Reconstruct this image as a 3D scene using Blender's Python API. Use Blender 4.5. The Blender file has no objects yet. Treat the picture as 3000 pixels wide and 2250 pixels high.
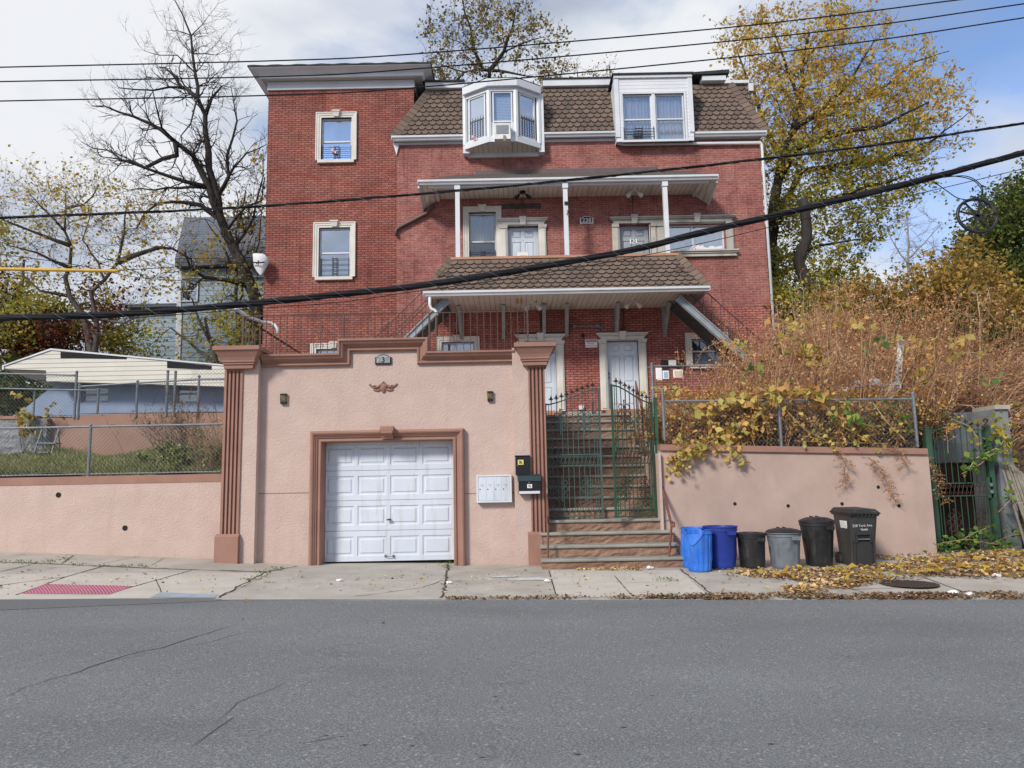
import bpy, math, random
import numpy as np
from mathutils import Vector, Matrix
R = math.radians
rnd = random.Random(7)
SC = bpy.context.scene
COL = SC.collection

# ---------------------------------------------------------------- camera
PITCH, ROLL, EYE, FPX = R(7.4), R(1.1), 1.56, 2167.0
_f = Vector((0, math.cos(PITCH), math.sin(PITCH)))
_u0 = Vector((0, -math.sin(PITCH), math.cos(PITCH)))
_r0 = Vector((1, 0, 0))
_r = _r0*math.cos(ROLL) - _u0*math.sin(ROLL)
_u = _u0*math.cos(ROLL) + _r0*math.sin(ROLL)
cam = bpy.data.cameras.new('camera'); co = bpy.data.objects.new('camera', cam); COL.objects.link(co)
cam.sensor_width = 36; cam.lens = 36*FPX/3000; cam.clip_end = 3000; cam.clip_start = 0.05
mw = Matrix((( _r.x, _u.x, -_f.x, 0), (_r.y, _u.y, -_f.y, 0), (_r.z, _u.z, -_f.z, EYE), (0,0,0,1)))
co.matrix_world = mw
SC.camera = co
SC.view_settings.view_transform = 'Standard'; SC.view_settings.look = 'None'
SC.view_settings.exposure = 0.0; SC.view_settings.gamma = 1

# ---------------------------------------------------------------- sky
SUN = Vector((-0.50, -0.66, 0.58)).normalized()
wd = bpy.data.worlds.new('World'); SC.world = wd; wd.use_nodes = True
nt = wd.node_tree; nt.nodes.clear()
def N(t, k, **kw):
    n = t.nodes.new(k)
    for a, b in kw.items(): setattr(n, a, b)
    return n
out = N(nt, 'ShaderNodeOutputWorld'); bg = N(nt, 'ShaderNodeBackground')
sky = N(nt, 'ShaderNodeTexSky', sky_type='NISHITA', sun_disc=False)
sky.sun_elevation = math.asin(SUN.z); sky.sun_rotation = math.atan2(SUN.x, SUN.y)
sky.dust_density = 0.6; sky.air_density = 1.0; sky.ozone_density = 1.5
tc = N(nt, 'ShaderNodeTexCoord'); mp = N(nt, 'ShaderNodeMapping')
mp.inputs['Scale'].default_value = (1.0, 1.0, 2.2); mp.inputs['Rotation'].default_value = (0, R(-28.59), 0)
mp.inputs['Location'].default_value = (-0.458, 2.835, 2.995)
n1 = N(nt, 'ShaderNodeTexNoise'); n1.inputs['Scale'].default_value = 1.7; n1.inputs['Detail'].default_value = 7; n1.inputs['Roughness'].default_value = 0.52; n1.inputs['Distortion'].default_value = 0.35
n2 = N(nt, 'ShaderNodeTexNoise'); n2.inputs['Scale'].default_value = 2.6; n2.inputs['Detail'].default_value = 5; n2.inputs['Roughness'].default_value = 0.5
r1 = N(nt, 'ShaderNodeValToRGB'); r1.color_ramp.elements[0].position = 0.36; r1.color_ramp.elements[1].position = 0.525
r2 = N(nt, 'ShaderNodeValToRGB')
e = r2.color_ramp.elements; e[0].position = 0.385; e[0].color = (2.2, 2.5, 3.1, 1); e[1].position = 0.62; e[1].color = (4.9, 5.0, 5.2, 1)
x = r2.color_ramp.elements.new(0.49); x.color = (3.5, 3.8, 4.4, 1)
mx = N(nt, 'ShaderNodeMixRGB')
sb = N(nt, 'ShaderNodeMixRGB', blend_type='MULTIPLY'); sb.inputs[0].default_value = 1; sb.inputs[2].default_value = (0.80, 0.98, 1.22, 1)
L = nt.links.new
mp0 = N(nt, 'ShaderNodeMapping'); mp0.inputs['Rotation'].default_value = (0, 0, R(-24)); L(tc.outputs['Generated'], mp0.inputs[0]); L(mp0.outputs[0], mp.inputs[0]); L(mp.outputs[0], n1.inputs[0]); L(mp.outputs[0], n2.inputs[0])
sz_ = N(nt, 'ShaderNodeSeparateXYZ'); L(tc.outputs['Generated'], sz_.inputs[0])
lowz = N(nt, 'ShaderNodeMapRange'); lowz.inputs[1].default_value = 0.02; lowz.inputs[2].default_value = 0.36; lowz.inputs[3].default_value = 0.22; lowz.inputs[4].default_value = 0.035; L(sz_.outputs[2], lowz.inputs[0])
ad = N(nt, 'ShaderNodeMath', operation='ADD'); L(n1.outputs[0], ad.inputs[0]); L(lowz.outputs[0], ad.inputs[1]); L(ad.outputs[0], r1.inputs[0]); L(n2.outputs[0], r2.inputs[0])
L(sky.outputs[0], sb.inputs[1]); L(sb.outputs[0], mx.inputs[1]); L(r2.outputs[0], mx.inputs[2]); L(r1.outputs[0], mx.inputs[0])
L(mx.outputs[0], bg.inputs[0]); bg.inputs[1].default_value = 0.1
L(bg.outputs[0], out.inputs[0])
sl = bpy.data.lights.new('sun', 'SUN'); sl.energy = 2.05; sl.angle = R(11); sl.color = (1, 0.93, 0.83)
so = bpy.data.objects.new('sun', sl); COL.objects.link(so); so.rotation_euler = SUN.to_track_quat('Z', 'Y').to_euler(); so.location = (0, 0, 30)
SC.view_settings.exposure = 0.0

# ---------------------------------------------------------------- pixel -> place
def W(px, py, Y):
    d = _f + _r*((px-1500)/FPX) - _u*((py-1125)/FPX)
    return Vector((d.x*Y/d.y, Y, EYE + d.z*Y/d.y))
def X(px, py, Y): return W(px, py, Y).x
def Z(px, py, Y): return W(px, py, Y).z
def rect(x0, y0, x1, y1, Y):
    ym, xm = (y0+y1)/2, (x0+x1)/2
    return X(x0, ym, Y), X(x1, ym, Y), Z(xm, y1, Y), Z(xm, y0, Y)   # x0 x1 z0 z1
def lerp(a, b, t): return a+(b-a)*t
def interp(x, pts):
    if x <= pts[0][0]: return pts[0][1]
    for (a, b), (c, d) in zip(pts, pts[1:]):
        if x <= c: return b+(d-b)*(x-a)/(c-a)
    return pts[-1][1]
KERB = 10.0
def road_z(x, y=0): return interp(x, [(-40, .95), (-6.8, .165), (-4, .072), (-2.3, .04), (0, -.025), (2.2, -.095), (4.4, -.135), (6.7, -.175), (40, -.8)])
def kerb_h(x): return interp(x, [(-1.5, 0.0), (0, 0.022), (2.2, 0.05), (7.5, 0.052)])
def far_z(x): return interp(x, [(-14, 0.70), (-9.5, 0.43), (-5.5, 0.215), (-5.1, .185), (-3.6, .095), (-0.95, 0.045), (4.6, .05), (7.5, .08), (30, 0.08)])
def G(x, y):
    if y < KERB: return road_z(x)
    t = min(1, (y-KERB)/3.75)
    return lerp(road_z(x)+kerb_h(x), far_z(x), t)
def GP(px, py, extra=0.0):
    d = _f + _r*((px-1500)/FPX) - _u*((py-1125)/FPX)
    t = 10.0
    for _ in range(30):
        p = Vector((d.x*t, d.y*t, EYE+d.z*t)); g = G(p.x, p.y)
        t = (g-EYE)/d.z if d.z < -1e-4 else 14
        t = max(2, min(t, 30))
    return Vector((d.x*t, d.y*t, G(d.x*t, d.y*t)+extra))

# ---------------------------------------------------------------- mesh builder
class MB:
    def __init__(s): s.V = []; s.F = []; s.MI = []; s.mi = 0
    def add(s, vs, fs):
        o = len(s.V); s.V += [tuple(v) for v in vs]
        for f in fs: s.F.append(tuple(i+o for i in f)); s.MI.append(s.mi)
        return s
    def quad(s, a, b, c, d): return s.add([a, b, c, d], [(0, 1, 2, 3)])
    def box(s, x0, x1, y0, y1, z0, z1):
        if x0 > x1: x0, x1 = x1, x0
        if y0 > y1: y0, y1 = y1, y0
        if z0 > z1: z0, z1 = z1, z0
        v = [(x0,y0,z0),(x1,y0,z0),(x1,y1,z0),(x0,y1,z0),(x0,y0,z1),(x1,y0,z1),(x1,y1,z1),(x0,y1,z1)]
        return s.hexa(v)
    def hexa(s, v): return s.add(v, [(0,3,2,1),(4,5,6,7),(0,1,5,4),(1,2,6,5),(2,3,7,6),(3,0,4,7)])
    def beam(s, a, b, w, h, up=(0, 0, 1)):
        a, b = Vector(a), Vector(b); d = (b-a).normalized(); upv = Vector(up)
        if abs(d.dot(upv)) > 0.98: upv = Vector((0, 1, 0))
        sd = d.cross(upv).normalized()*w/2; u = sd.cross(d).normalized()*h/2
        return s.hexa([a-sd-u, a+sd-u, b+sd-u, b-sd-u, a-sd+u, a+sd+u, b+sd+u, b-sd+u])
    def prism(s, pts, y0, y1):            # polygon in x,z extruded over y
        n = len(pts)
        v = [(p[0], y0, p[1]) for p in pts]+[(p[0], y1, p[1]) for p in pts]
        f = [tuple(range(n)), tuple(range(2*n-1, n-1, -1))]+[(i, i+n, (i+1) % n+n, (i+1) % n) for i in range(n)]
        return s.add(v, f)
    def xprism(s, pts, x0, x1):           # polygon in y,z extruded over x
        n = len(pts)
        v = [(x0, p[0], p[1]) for p in pts]+[(x1, p[0], p[1]) for p in pts]
        f = [tuple(range(n)), tuple(range(2*n-1, n-1, -1))]+[(i, i+n, (i+1) % n+n, (i+1) % n) for i in range(n)]
        return s.add(v, f)
    def tube(s, P, r, n=6, cap=True):
        P = [Vector(p) for p in P]; m = len(P)
        if m < 2: return s
        rr = r if isinstance(r, (list, tuple)) else [r]*m
        vs = []; prev = None
        for i in range(m):
            d = (P[min(i+1, m-1)]-P[max(i-1, 0)])
            if d.length < 1e-9: d = Vector((0, 0, 1))
            d.normalize()
            if prev is None:
                a = Vector((0, 0, 1)) if abs(d.z) < 0.9 else Vector((1, 0, 0))
                u = d.cross(a).normalized()
            else:
                u = prev-d*prev.dot(d)
                if u.length < 1e-6: u = d.orthogonal()
                u.normalize()
            prev = u; w = d.cross(u)
            for k in range(n):
                t = 2*math.pi*k/n
                vs.append(P[i]+(u*math.cos(t)+w*math.sin(t))*rr[i])
        fs = []
        for i in range(m-1):
            for k in range(n):
                fs.append((i*n+k, i*n+(k+1) % n, (i+1)*n+(k+1) % n, (i+1)*n+k))
        if cap and n > 2:
            fs.append(tuple(range(n-1, -1, -1))); fs.append(tuple((m-1)*n+k for k in range(n)))
        return s.add(vs, fs)
    def lathe(s, prof, cx, cy, n=24, sx=1, sy=1, lean=(0, 0), z0=0, cap=(True, True), rf=None):
        vs = []; m = len(prof)
        for (r, z) in prof:
            for k in range(n):
                t = 2*math.pi*k/n; q = r*(rf(t, z) if rf else 1)
                vs.append((cx+q*math.cos(t)*sx+lean[0]*z, cy+q*math.sin(t)*sy+lean[1]*z, z0+z))
        fs = [(i*n+k, i*n+(k+1) % n, (i+1)*n+(k+1) % n, (i+1)*n+k) for i in range(m-1) for k in range(n)]
        if cap[0]: fs.append(tuple(range(n-1, -1, -1)))
        if cap[1]: fs.append(tuple((m-1)*n+k for k in range(n)))
        return s.add(vs, fs)
    def sweep(s, path, prof, Y, closed=False, cap=True):
        # path in x,z ; prof [(offset to the left of the path, y offset)]; mitred joints
        n = len(path); m = len(prof); P = [Vector((a, b)) for a, b in path]; vs = []
        for i in range(n):
            def nrm(a, b):
                d = (b-a).normalized(); return Vector((-d.y, d.x))
            if closed: n0 = nrm(P[i-1], P[i]); n1_ = nrm(P[i], P[(i+1) % n])
            else:
                n0 = nrm(P[i-1], P[i]) if i > 0 else nrm(P[0], P[1])
                n1_ = nrm(P[i], P[i+1]) if i < n-1 else n0
            mt = (n0+n1_); mt = mt/mt.length_squared*2
            for (o, y) in prof: vs.append((P[i].x+mt.x*o, Y+y, P[i].y+mt.y*o))
        fs = []
        for i in range(n if closed else n-1):
            j = (i+1) % n
            for k in range(m-1): fs.append((i*m+k, j*m+k, j*m+k+1, i*m+k+1))
        if cap and not closed:
            fs.append(tuple(range(m))); fs.append(tuple((n-1)*m+k for k in range(m-1, -1, -1)))
        return s.add(vs, fs)
    def wall(s, x0, x1, z0, z1, y, holes, depth):   # front face at y with rectangular openings and reveals
        xs = sorted(set([x0, x1]+[h[0] for h in holes]+[h[1] for h in holes]))
        zs = sorted(set([z0, z1]+[h[2] for h in holes]+[h[3] for h in holes]))
        for a, b in zip(xs, xs[1:]):
            for c, d in zip(zs, zs[1:]):
                mx_, mz = (a+b)/2, (c+d)/2
                if any(h[0] < mx_ < h[1] and h[2] < mz < h[3] for h in holes): continue
                s.quad((a, y, c), (b, y, c), (b, y, d), (a, y, d))
        for h in holes:
            a, b, c, d = h
            s.quad((a, y, c), (a, y, d), (a, y+depth, d), (a, y+depth, c)); s.quad((b, y, c), (b, y+depth, c), (b, y+depth, d), (b, y, d))
            s.quad((a, y, c), (a, y+depth, c), (b, y+depth, c), (b, y, c)); s.quad((a, y, d), (b, y, d), (b, y+depth, d), (a, y+depth, d))
        return s

def absloc(o):
    v = Vector((0, 0, 0))
    while o is not None: v = v+o.location; o = o.parent
    return v
def obj(name, mb, m, parent=None, smooth=False, bevel=0, kind=None, label=None):
    me = bpy.data.meshes.new(name)
    off = absloc(parent) if parent else Vector((0, 0, 0))
    V = np.array(mb.V, dtype=np.float64).reshape(-1, 3)-np.array(off)
    me.from_pydata(V.tolist(), [], mb.F); me.update()
    ms = m if isinstance(m, (list, tuple)) else [m]
    for q in ms: me.materials.append(q)
    if len(ms) > 1: me.polygons.foreach_set('material_index', mb.MI)
    if smooth:
        me.polygons.foreach_set('use_smooth', [True]*len(me.polygons))
        if smooth is not True: me.set_sharp_from_angle(angle=R(smooth))
    o = bpy.data.objects.new(name, me); COL.objects.link(o)
    if parent: o.parent = parent
    if bevel:
        b = o.modifiers.new('bevel', 'BEVEL'); b.width = bevel; b.segments = 2; b.limit_method = 'ANGLE'; b.angle_limit = R(40)
    if kind: o['kind'] = kind
    if label: o['label'] = label
    return o
def thing(name, label, cat, loc, group=None):
    o = bpy.data.objects.new(name, None); COL.objects.link(o); o.location = Vector(loc); o.empty_display_size = 0.2
    o['label'] = label; o['category'] = cat
    if group: o['group'] = group
    return o
def tag(o, label, cat, group=None, kind=None):
    o['label'] = label; o['category'] = cat
    if group: o['group'] = group
    if kind: o['kind'] = kind
    return o
def text(name, s, size, loc, m, parent, depth=0.003, rot=(R(90), 0, 0), align='CENTER', sx=1, bold=0):
    cu = bpy.data.curves.new('t', 'FONT'); cu.body = s; cu.size = size; cu.extrude = depth; cu.align_x = align; cu.align_y = 'CENTER'; cu.offset = bold
    t = bpy.data.objects.new('t', cu); COL.objects.link(t)
    dg = bpy.context.evaluated_depsgraph_get(); dg.update()
    me = bpy.data.meshes.new_from_object(t.evaluated_get(dg)); bpy.data.objects.remove(t)
    M4 = Matrix.Translation(Vector(loc)-absloc(parent)) @ Matrix.Rotation(rot[2], 4, 'Z') @ Matrix.Rotation(rot[1], 4, 'Y') @ Matrix.Rotation(rot[0], 4, 'X') @ Matrix.Diagonal((sx, 1, 1, 1))
    me.transform(M4); me.materials.clear(); me.materials.append(m)
    o = bpy.data.objects.new(name, me); COL.objects.link(o); o.parent = parent
    return o

# ---------------------------------------------------------------- materials
def newmat(name):
    m = bpy.data.materials.new(name); m.use_nodes = True; t = m.node_tree
    return m, t, t.nodes['Principled BSDF']
def rgba(c): return (c[0], c[1], c[2], 1)
def noise(t, scale, detail=4, rough=0.5, vec=None, stretch=None):
    tc = N(t, 'ShaderNodeTexCoord'); n = N(t, 'ShaderNodeTexNoise')
    n.inputs['Scale'].default_value = scale; n.inputs['Detail'].default_value = detail; n.inputs['Roughness'].default_value = rough
    src = vec or tc.outputs['Object']
    if stretch:
        mp = N(t, 'ShaderNodeMapping'); mp.inputs['Scale'].default_value = stretch; t.links.new(src, mp.inputs[0]); src = mp.outputs[0]
    t.links.new(src, n.inputs[0]); return n
def ramp(t, fac, stops):
    r = N(t, 'ShaderNodeValToRGB'); el = r.color_ramp.elements
    el[0].position = stops[0][0]; el[0].color = rgba(stops[0][1]); el[1].position = stops[-1][0]; el[1].color = rgba(stops[-1][1])
    for p, c in stops[1:-1]: q = el.new(p); q.color = rgba(c)
    t.links.new(fac, r.inputs[0]); return r
def mixc(t, fac, a, b, mode='MIX'):
    m = N(t, 'ShaderNodeMixRGB', blend_type=mode)
    for i, v in ((0, fac), (1, a), (2, b)):
        if isinstance(v, (int, float)): m.inputs[i].default_value = v
        elif isinstance(v, (tuple, list)): m.inputs[i].default_value = rgba(v)
        else: t.links.new(v, m.inputs[i])
    return m
def mathn(t, op, a, b=None, c=None):
    m = N(t, 'ShaderNodeMath', operation=op)
    for i, v in enumerate((a, b, c)):
        if v is None: continue
        if isinstance(v, (int, float)): m.inputs[i].default_value = v
        else: t.links.new(v, m.inputs[i])
    return m.outputs[0]
def bump(t, b, h, strength=0.3, dist=0.01, prev=None):
    n = N(t, 'ShaderNodeBump'); n.inputs['Strength'].default_value = strength; n.inputs['Distance'].default_value = dist
    t.links.new(h, n.inputs['Height'])
    if prev: t.links.new(prev, n.inputs['Normal'])
    if b: t.links.new(n.outputs[0], b.inputs['Normal'])
    return n.outputs[0]
def M(name, c1, c2=None, sc=3, rough=0.7, bmp=None, metal=0, spec=0.4, detail=5, stretch=None, lo=0.35, hi=0.65, dirt=None):
    m, t, b = newmat(name)
    b.inputs['Roughness'].default_value = rough; b.inputs['Metallic'].default_value = metal; b.inputs['Specular IOR Level'].default_value = spec
    c2 = c2 or tuple(v*0.8 for v in c1)
    n = noise(t, sc, detail, stretch=stretch); r = ramp(t, n.outputs[0], [(lo, c1), (hi, c2)]); o = r.outputs[0]
    if dirt:                               # (colour, scale, threshold lo, hi)
        n3 = noise(t, dirt[1], 8, 0.65, stretch=dirt[4] if len(dirt) > 4 else None)
        r3 = ramp(t, n3.outputs[0], [(dirt[2], (0, 0, 0)), (dirt[3], (1, 1, 1))])
        o = mixc(t, r3.outputs[0], o, dirt[0]).outputs[0]
    t.links.new(o, b.inputs['Base Color'])
    if bmp:
        nb = noise(t, bmp[0], 3, 0.6); bump(t, b, nb.outputs[0], bmp[1], bmp[2] if len(bmp) > 2 else 0.01)
    return m
def brick_mat(name, ca, cb, cm, patch, msize=0.007):
    m, t, b = newmat(name); tc = N(t, 'ShaderNodeTexCoord'); sp = N(t, 'ShaderNodeSeparateXYZ'); t.links.new(tc.outputs['Object'], sp.inputs[0])
    nd = noise(t, 3.0, 2); wob = mathn(t, 'MULTIPLY', nd.outputs[0], 0.02)
    u = mathn(t, 'ADD', sp.outputs[0], sp.outputs[1]); v = mathn(t, 'ADD', sp.outputs[2], wob)
    cv = N(t, 'ShaderNodeCombineXYZ'); t.links.new(u, cv.inputs[0]); t.links.new(v, cv.inputs[1])
    br = N(t, 'ShaderNodeTexBrick'); t.links.new(cv.outputs[0], br.inputs[0])
    br.inputs['Scale'].default_value = 1; br.inputs['Brick Width'].default_value = 0.215; br.inputs['Row Height'].default_value = 0.073
    br.inputs['Mortar Size'].default_value = msize; br.inputs['Mortar Smooth'].default_value = 0.25; br.inputs['Bias'].default_value = 0.0
    br.inputs['Color1'].default_value = rgba(ca); br.inputs['Color2'].default_value = rgba(cb)
    nm = noise(t, 5, 4, 0.6); cm2 = mixc(t, ramp(t, nm.outputs[0], [(0.38, (0, 0, 0)), (0.62, (1, 1, 1))]).outputs[0], tuple(v*0.55 for v in cm), cm)
    t.links.new(cm2.outputs[0], br.inputs['Mortar'])
    n2 = noise(t, 1.1, 6, 0.6); r = ramp(t, n2.outputs[0], [(0.36, patch[0]), (0.5, (1, 1, 1)), (0.66, patch[1])])
    mm = mixc(t, 1.0, br.outputs[0], r.outputs[0], 'MULTIPLY')
    n5 = noise(t, 14, 3, 0.6, vec=None, stretch=(1, 1, 2.5)); r5 = ramp(t, n5.outputs[0], [(0.3, (0.72, 0.7, 0.7)), (0.7, (1.25, 1.22, 1.2))])
    m5 = mixc(t, 1.0, mm.outputs[0], r5.outputs[0], 'MULTIPLY')
    n6 = noise(t, 1.6, 7, 0.65, stretch=(2.6, 2.6, 0.22)); r6 = ramp(t, n6.outputs[0], [(0.34, (0.76, 0.73, 0.73)), (0.45, (1, 1, 1)), (0.64, (1.0, 1.0, 1.0)), (0.74, (1.25, 1.28, 1.3))]); m5 = mixc(t, 1.0, m5.outputs[0], r6.outputs[0], 'MULTIPLY')
    n4 = noise(t, 26, 2, 0.5); r4 = ramp(t, n4.outputs[0], [(0.7, (0, 0, 0)), (0.76, (0.75, 0.75, 0.75))])
    m4 = mixc(t, r4.outputs[0], m5.outputs[0], (0.5, 0.33, 0.3))
    t.links.new(m4.outputs[0], b.inputs['Base Color']); b.inputs['Roughness'].default_value = 0.85; b.inputs['Specular IOR Level'].default_value = 0.25
    nb = noise(t, 60, 3, 0.6); p = bump(t, None, nb.outputs[0], 0.4, 0.006)
    inv = mathn(t, 'SUBTRACT', 1, br.outputs['Fac']); bump(t, b, inv, 0.7, 0.008, p)
    return m
def stripe_mat(name, base, base2, line, axis, pitch, width, rough=0.45, bstr=0.5, lap=False, dirt=None):
    m, t, b = newmat(name); tc = N(t, 'ShaderNodeTexCoord'); sp = N(t, 'ShaderNodeSeparateXYZ'); t.links.new(tc.outputs['Object'], sp.inputs[0])
    v = mathn(t, 'DIVIDE', sp.outputs[axis], pitch); fr = mathn(t, 'FRACT', v)
    ln = mathn(t, 'LESS_THAN', fr, width/pitch)
    n = noise(t, 1.3, 6, 0.6); r = ramp(t, n.outputs[0], [(0.35, base), (0.65, base2)]); o = r.outputs[0]
    if dirt:
        n3 = noise(t, dirt[1], 6, 0.6, stretch=dirt[4]); r3 = ramp(t, n3.outputs[0], [(dirt[2], (0, 0, 0)), (dirt[3], (1, 1, 1))]); o = mixc(t, r3.outputs[0], o, dirt[0]).outputs[0]
    mm = mixc(t, ln, o, line); t.links.new(mm.outputs[0], b.inputs['Base Color']); b.inputs['Roughness'].default_value = rough
    bump(t, b, fr if lap else mathn(t, 'SUBTRACT', 1, ln), bstr, 0.012)
    return m
def leaf_mat(name, stops, transl=0.35, rough=0.6):
    m, t, b = newmat(name); g = N(t, 'ShaderNodeNewGeometry'); n = noise(t, 0.9, 3, 0.5)
    f = mathn(t, 'ADD', mathn(t, 'MULTIPLY', g.outputs['Random Per Island'], 0.62), mathn(t, 'MULTIPLY', n.outputs[0], 0.5))
    f = mathn(t, 'SUBTRACT', f, 0.07)
    r = ramp(t, f, stops); t.links.new(r.outputs[0], b.inputs['Base Color']); b.inputs['Roughness'].default_value = rough; b.inputs['Specular IOR Level'].default_value = 0.25
    if transl:
        tr = N(t, 'ShaderNodeBsdfTranslucent'); t.links.new(r.outputs[0], tr.inputs[0]); mx = N(t, 'ShaderNodeMixShader'); mx.inputs[0].default_value = transl
        o = [q for q in t.nodes if q.type == 'OUTPUT_MATERIAL'][0]
        t.links.new(b.outputs[0], mx.inputs[1]); t.links.new(tr.outputs[0], mx.inputs[2]); t.links.new(mx.outputs[0], o.inputs[0])
    return m
def glass_mat(name, refl=0.4, tint=(0.86, 0.92, 1)):
    m = bpy.data.materials.new(name); m.use_nodes = True; t = m.node_tree; t.nodes.clear()
    o = N(t, 'ShaderNodeOutputMaterial'); g = N(t, 'ShaderNodeBsdfGlossy'); g.inputs['Roughness'].default_value = 0.015; g.inputs[0].default_value = rgba(tint)
    tr = N(t, 'ShaderNodeBsdfTransparent'); tr.inputs[0].default_value = (0.85, 0.88, 0.9, 1); mx = N(t, 'ShaderNodeMixShader'); mx.inputs[0].default_value = refl
    nb = noise(t, 1.5, 2); bn = bump(t, None, nb.outputs[0], 0.05, 0.02); t.links.new(bn, g.inputs['Normal'])
    t.links.new(tr.outputs[0], mx.inputs[1]); t.links.new(g.outputs[0], mx.inputs[2]); t.links.new(mx.outputs[0], o.inputs[0]); return m

PINK = M('pink_stucco', (0.555, 0.425, 0.378), (0.51, 0.385, 0.34), 2.6, 0.92, (34, 0.8, 0.018), detail=9, dirt=((0.47, 0.35, 0.305), 1.5, 0.54, 0.88, (2.2, 1, 0.28)))
def splash(m, top, col):
    t = m.node_tree; b = t.nodes['Principled BSDF']; old = b.inputs['Base Color'].links[0].from_socket; g = N(t, 'ShaderNodeNewGeometry'); sp = N(t, 'ShaderNodeSeparateXYZ'); t.links.new(g.outputs['Position'], sp.inputs[0])
    n = noise(t, 3.2, 8, 0.65); h = mathn(t, 'SUBTRACT', top, sp.outputs[2]); f = mathn(t, 'MULTIPLY', mathn(t, 'ADD', h, mathn(t, 'MULTIPLY', mathn(t, 'SUBTRACT', n.outputs[0], .5), 1.3)), 1.1)
    mr = N(t, 'ShaderNodeClamp'); t.links.new(f, mr.inputs[0]); f2 = mathn(t, 'MULTIPLY', mr.outputs[0], .5); mm = mixc(t, f2, old, col); t.links.new(mm.outputs[0], b.inputs['Base Color'])
splash(PINK, 0.35, (0.27, 0.215, 0.185))
PINKR = M('duller_pink_render', (0.49, 0.365, 0.318), (0.43, 0.315, 0.272), 1.8, 0.92, (45, 0.45, 0.01), detail=9, dirt=((0.35, 0.265, 0.235), 1.3, 0.52, 0.85, (1.2, 1, 0.5)))  # smoother, darker and greyer pink for the right retaining wall
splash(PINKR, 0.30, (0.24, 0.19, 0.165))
BROWN = M('brown_stucco', (0.335, 0.19, 0.145), (0.285, 0.155, 0.12), 2.2, 0.85, (110, 0.5, 0.006))
COPER = M('copper_paint', (0.46, 0.24, 0.15), (0.38, 0.20, 0.13), 3, 0.7)
BRICK = brick_mat('painted_red_brick', (0.245, 0.080, 0.070), (0.32, 0.130, 0.112), (0.45, 0.245, 0.215), ((0.82, 0.79, 0.80), (1.14, 1.2, 1.17)), 0.0095)
BRICKT = brick_mat('tower_red_brick', (0.25, 0.083, 0.066), (0.33, 0.130, 0.104), (0.085, 0.034, 0.03), ((0.82, 0.79, 0.81), (1.16, 1.2, 1.17)), 0.0085)
BRICKL = brick_mat('lower_worn_brick', (0.42, 0.17, 0.145), (0.33, 0.115, 0.095), (0.11, 0.04, 0.033), ((0.85, 0.8, 0.8), (1.2, 1.3, 1.3)), 0.009)
WHITE = M('white_trim', (0.66, 0.69, 0.73), (0.58, 0.61, 0.65), 1.5, 0.4, dirt=((0.45, 0.45, 0.43), 3, 0.6, 0.9, (1, 1, 0.3)))
DOORW = M('white_door_paint', (0.62, 0.675, 0.77), (0.56, 0.615, 0.70), 1.2, 0.35, dirt=((0.40, 0.38, 0.32), 2.5, 0.54, 0.85, (2.5, 1, 0.3)))
DOORG = M('grey_door_paint', (0.33, 0.36, 0.41), (0.30, 0.33, 0.37), 2, 0.45)
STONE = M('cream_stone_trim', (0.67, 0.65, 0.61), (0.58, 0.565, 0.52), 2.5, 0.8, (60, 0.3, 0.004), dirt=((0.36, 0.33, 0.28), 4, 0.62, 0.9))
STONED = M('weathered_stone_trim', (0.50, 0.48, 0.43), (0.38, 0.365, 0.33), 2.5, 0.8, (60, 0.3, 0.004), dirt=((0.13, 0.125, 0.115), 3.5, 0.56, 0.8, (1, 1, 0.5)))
SOFF = stripe_mat('cream_soffit', (0.74, 0.71, 0.64), (0.64, 0.61, 0.54), (0.22, 0.2, 0.17), 0, 0.15, 0.012, dirt=((0.33, 0.29, 0.23), 2.0, 0.55, 0.8, (3, 0.2, 1)))
SOFFT = stripe_mat('vented_soffit', (0.55, 0.54, 0.5), (0.5, 0.49, 0.45), (0.3, 0.29, 0.27), 0, 0.1, 0.01)
SIDING = stripe_mat('white_lap_siding', (0.74, 0.76, 0.80), (0.68, 0.70, 0.74), (0.30, 0.32, 0.36), 2, 0.115, 0.011, lap=True)
CREAMS = stripe_mat('cream_lap_siding', (0.72, 0.70, 0.62), (0.66, 0.64, 0.57), (0.17, 0.16, 0.14), 2, 0.125, 0.014, lap=True, dirt=((0.5, 0.48, 0.42), 2, 0.6, 0.85, (1, 1, 1)))
BLUES = stripe_mat('blue_grey_siding', (0.32, 0.43, 0.53), (0.29, 0.39, 0.48), (0.12, 0.16, 0.21), 2, 0.2, 0.025, lap=True)
BLUEW = M('blue_painted_block', (0.27, 0.35, 0.50), (0.23, 0.30, 0.43), 1.2, 0.9, (30, 0.4, 0.01), dirt=((0.36, 0.36, 0.33), 1.4, 0.56, 0.75))
SHING = None
def tile_mat(name, stops, rough=0.9):
    m, t, b = newmat(name); g = N(t, 'ShaderNodeNewGeometry'); n = noise(t, 60, 3, 0.7); n2 = noise(t, 0.8, 3)
    f = mathn(t, 'ADD', mathn(t, 'MULTIPLY', g.outputs['Random Per Island'], 0.5), mathn(t, 'MULTIPLY', n2.outputs[0], 0.5))
    r = ramp(t, f, stops); r2 = ramp(t, n.outputs[0], [(0.3, (0.75, 0.75, 0.75)), (0.7, (1.2, 1.2, 1.2))])
    mm = mixc(t, 1, r.outputs[0], r2.outputs[0], 'MULTIPLY'); t.links.new(mm.outputs[0], b.inputs['Base Color']); b.inputs['Roughness'].default_value = rough
    bump(t, b, n.outputs[0], 0.3, 0.004); return m
SHING = tile_mat('brown_scalloped_shingle', [(0.2, (0.105, 0.078, 0.062)), (0.5, (0.145, 0.105, 0.082)), (0.8, (0.185, 0.128, 0.098))])
SHBASE = M('dark_roof_felt', (0.02, 0.014, 0.012), rough=0.95)
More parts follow.
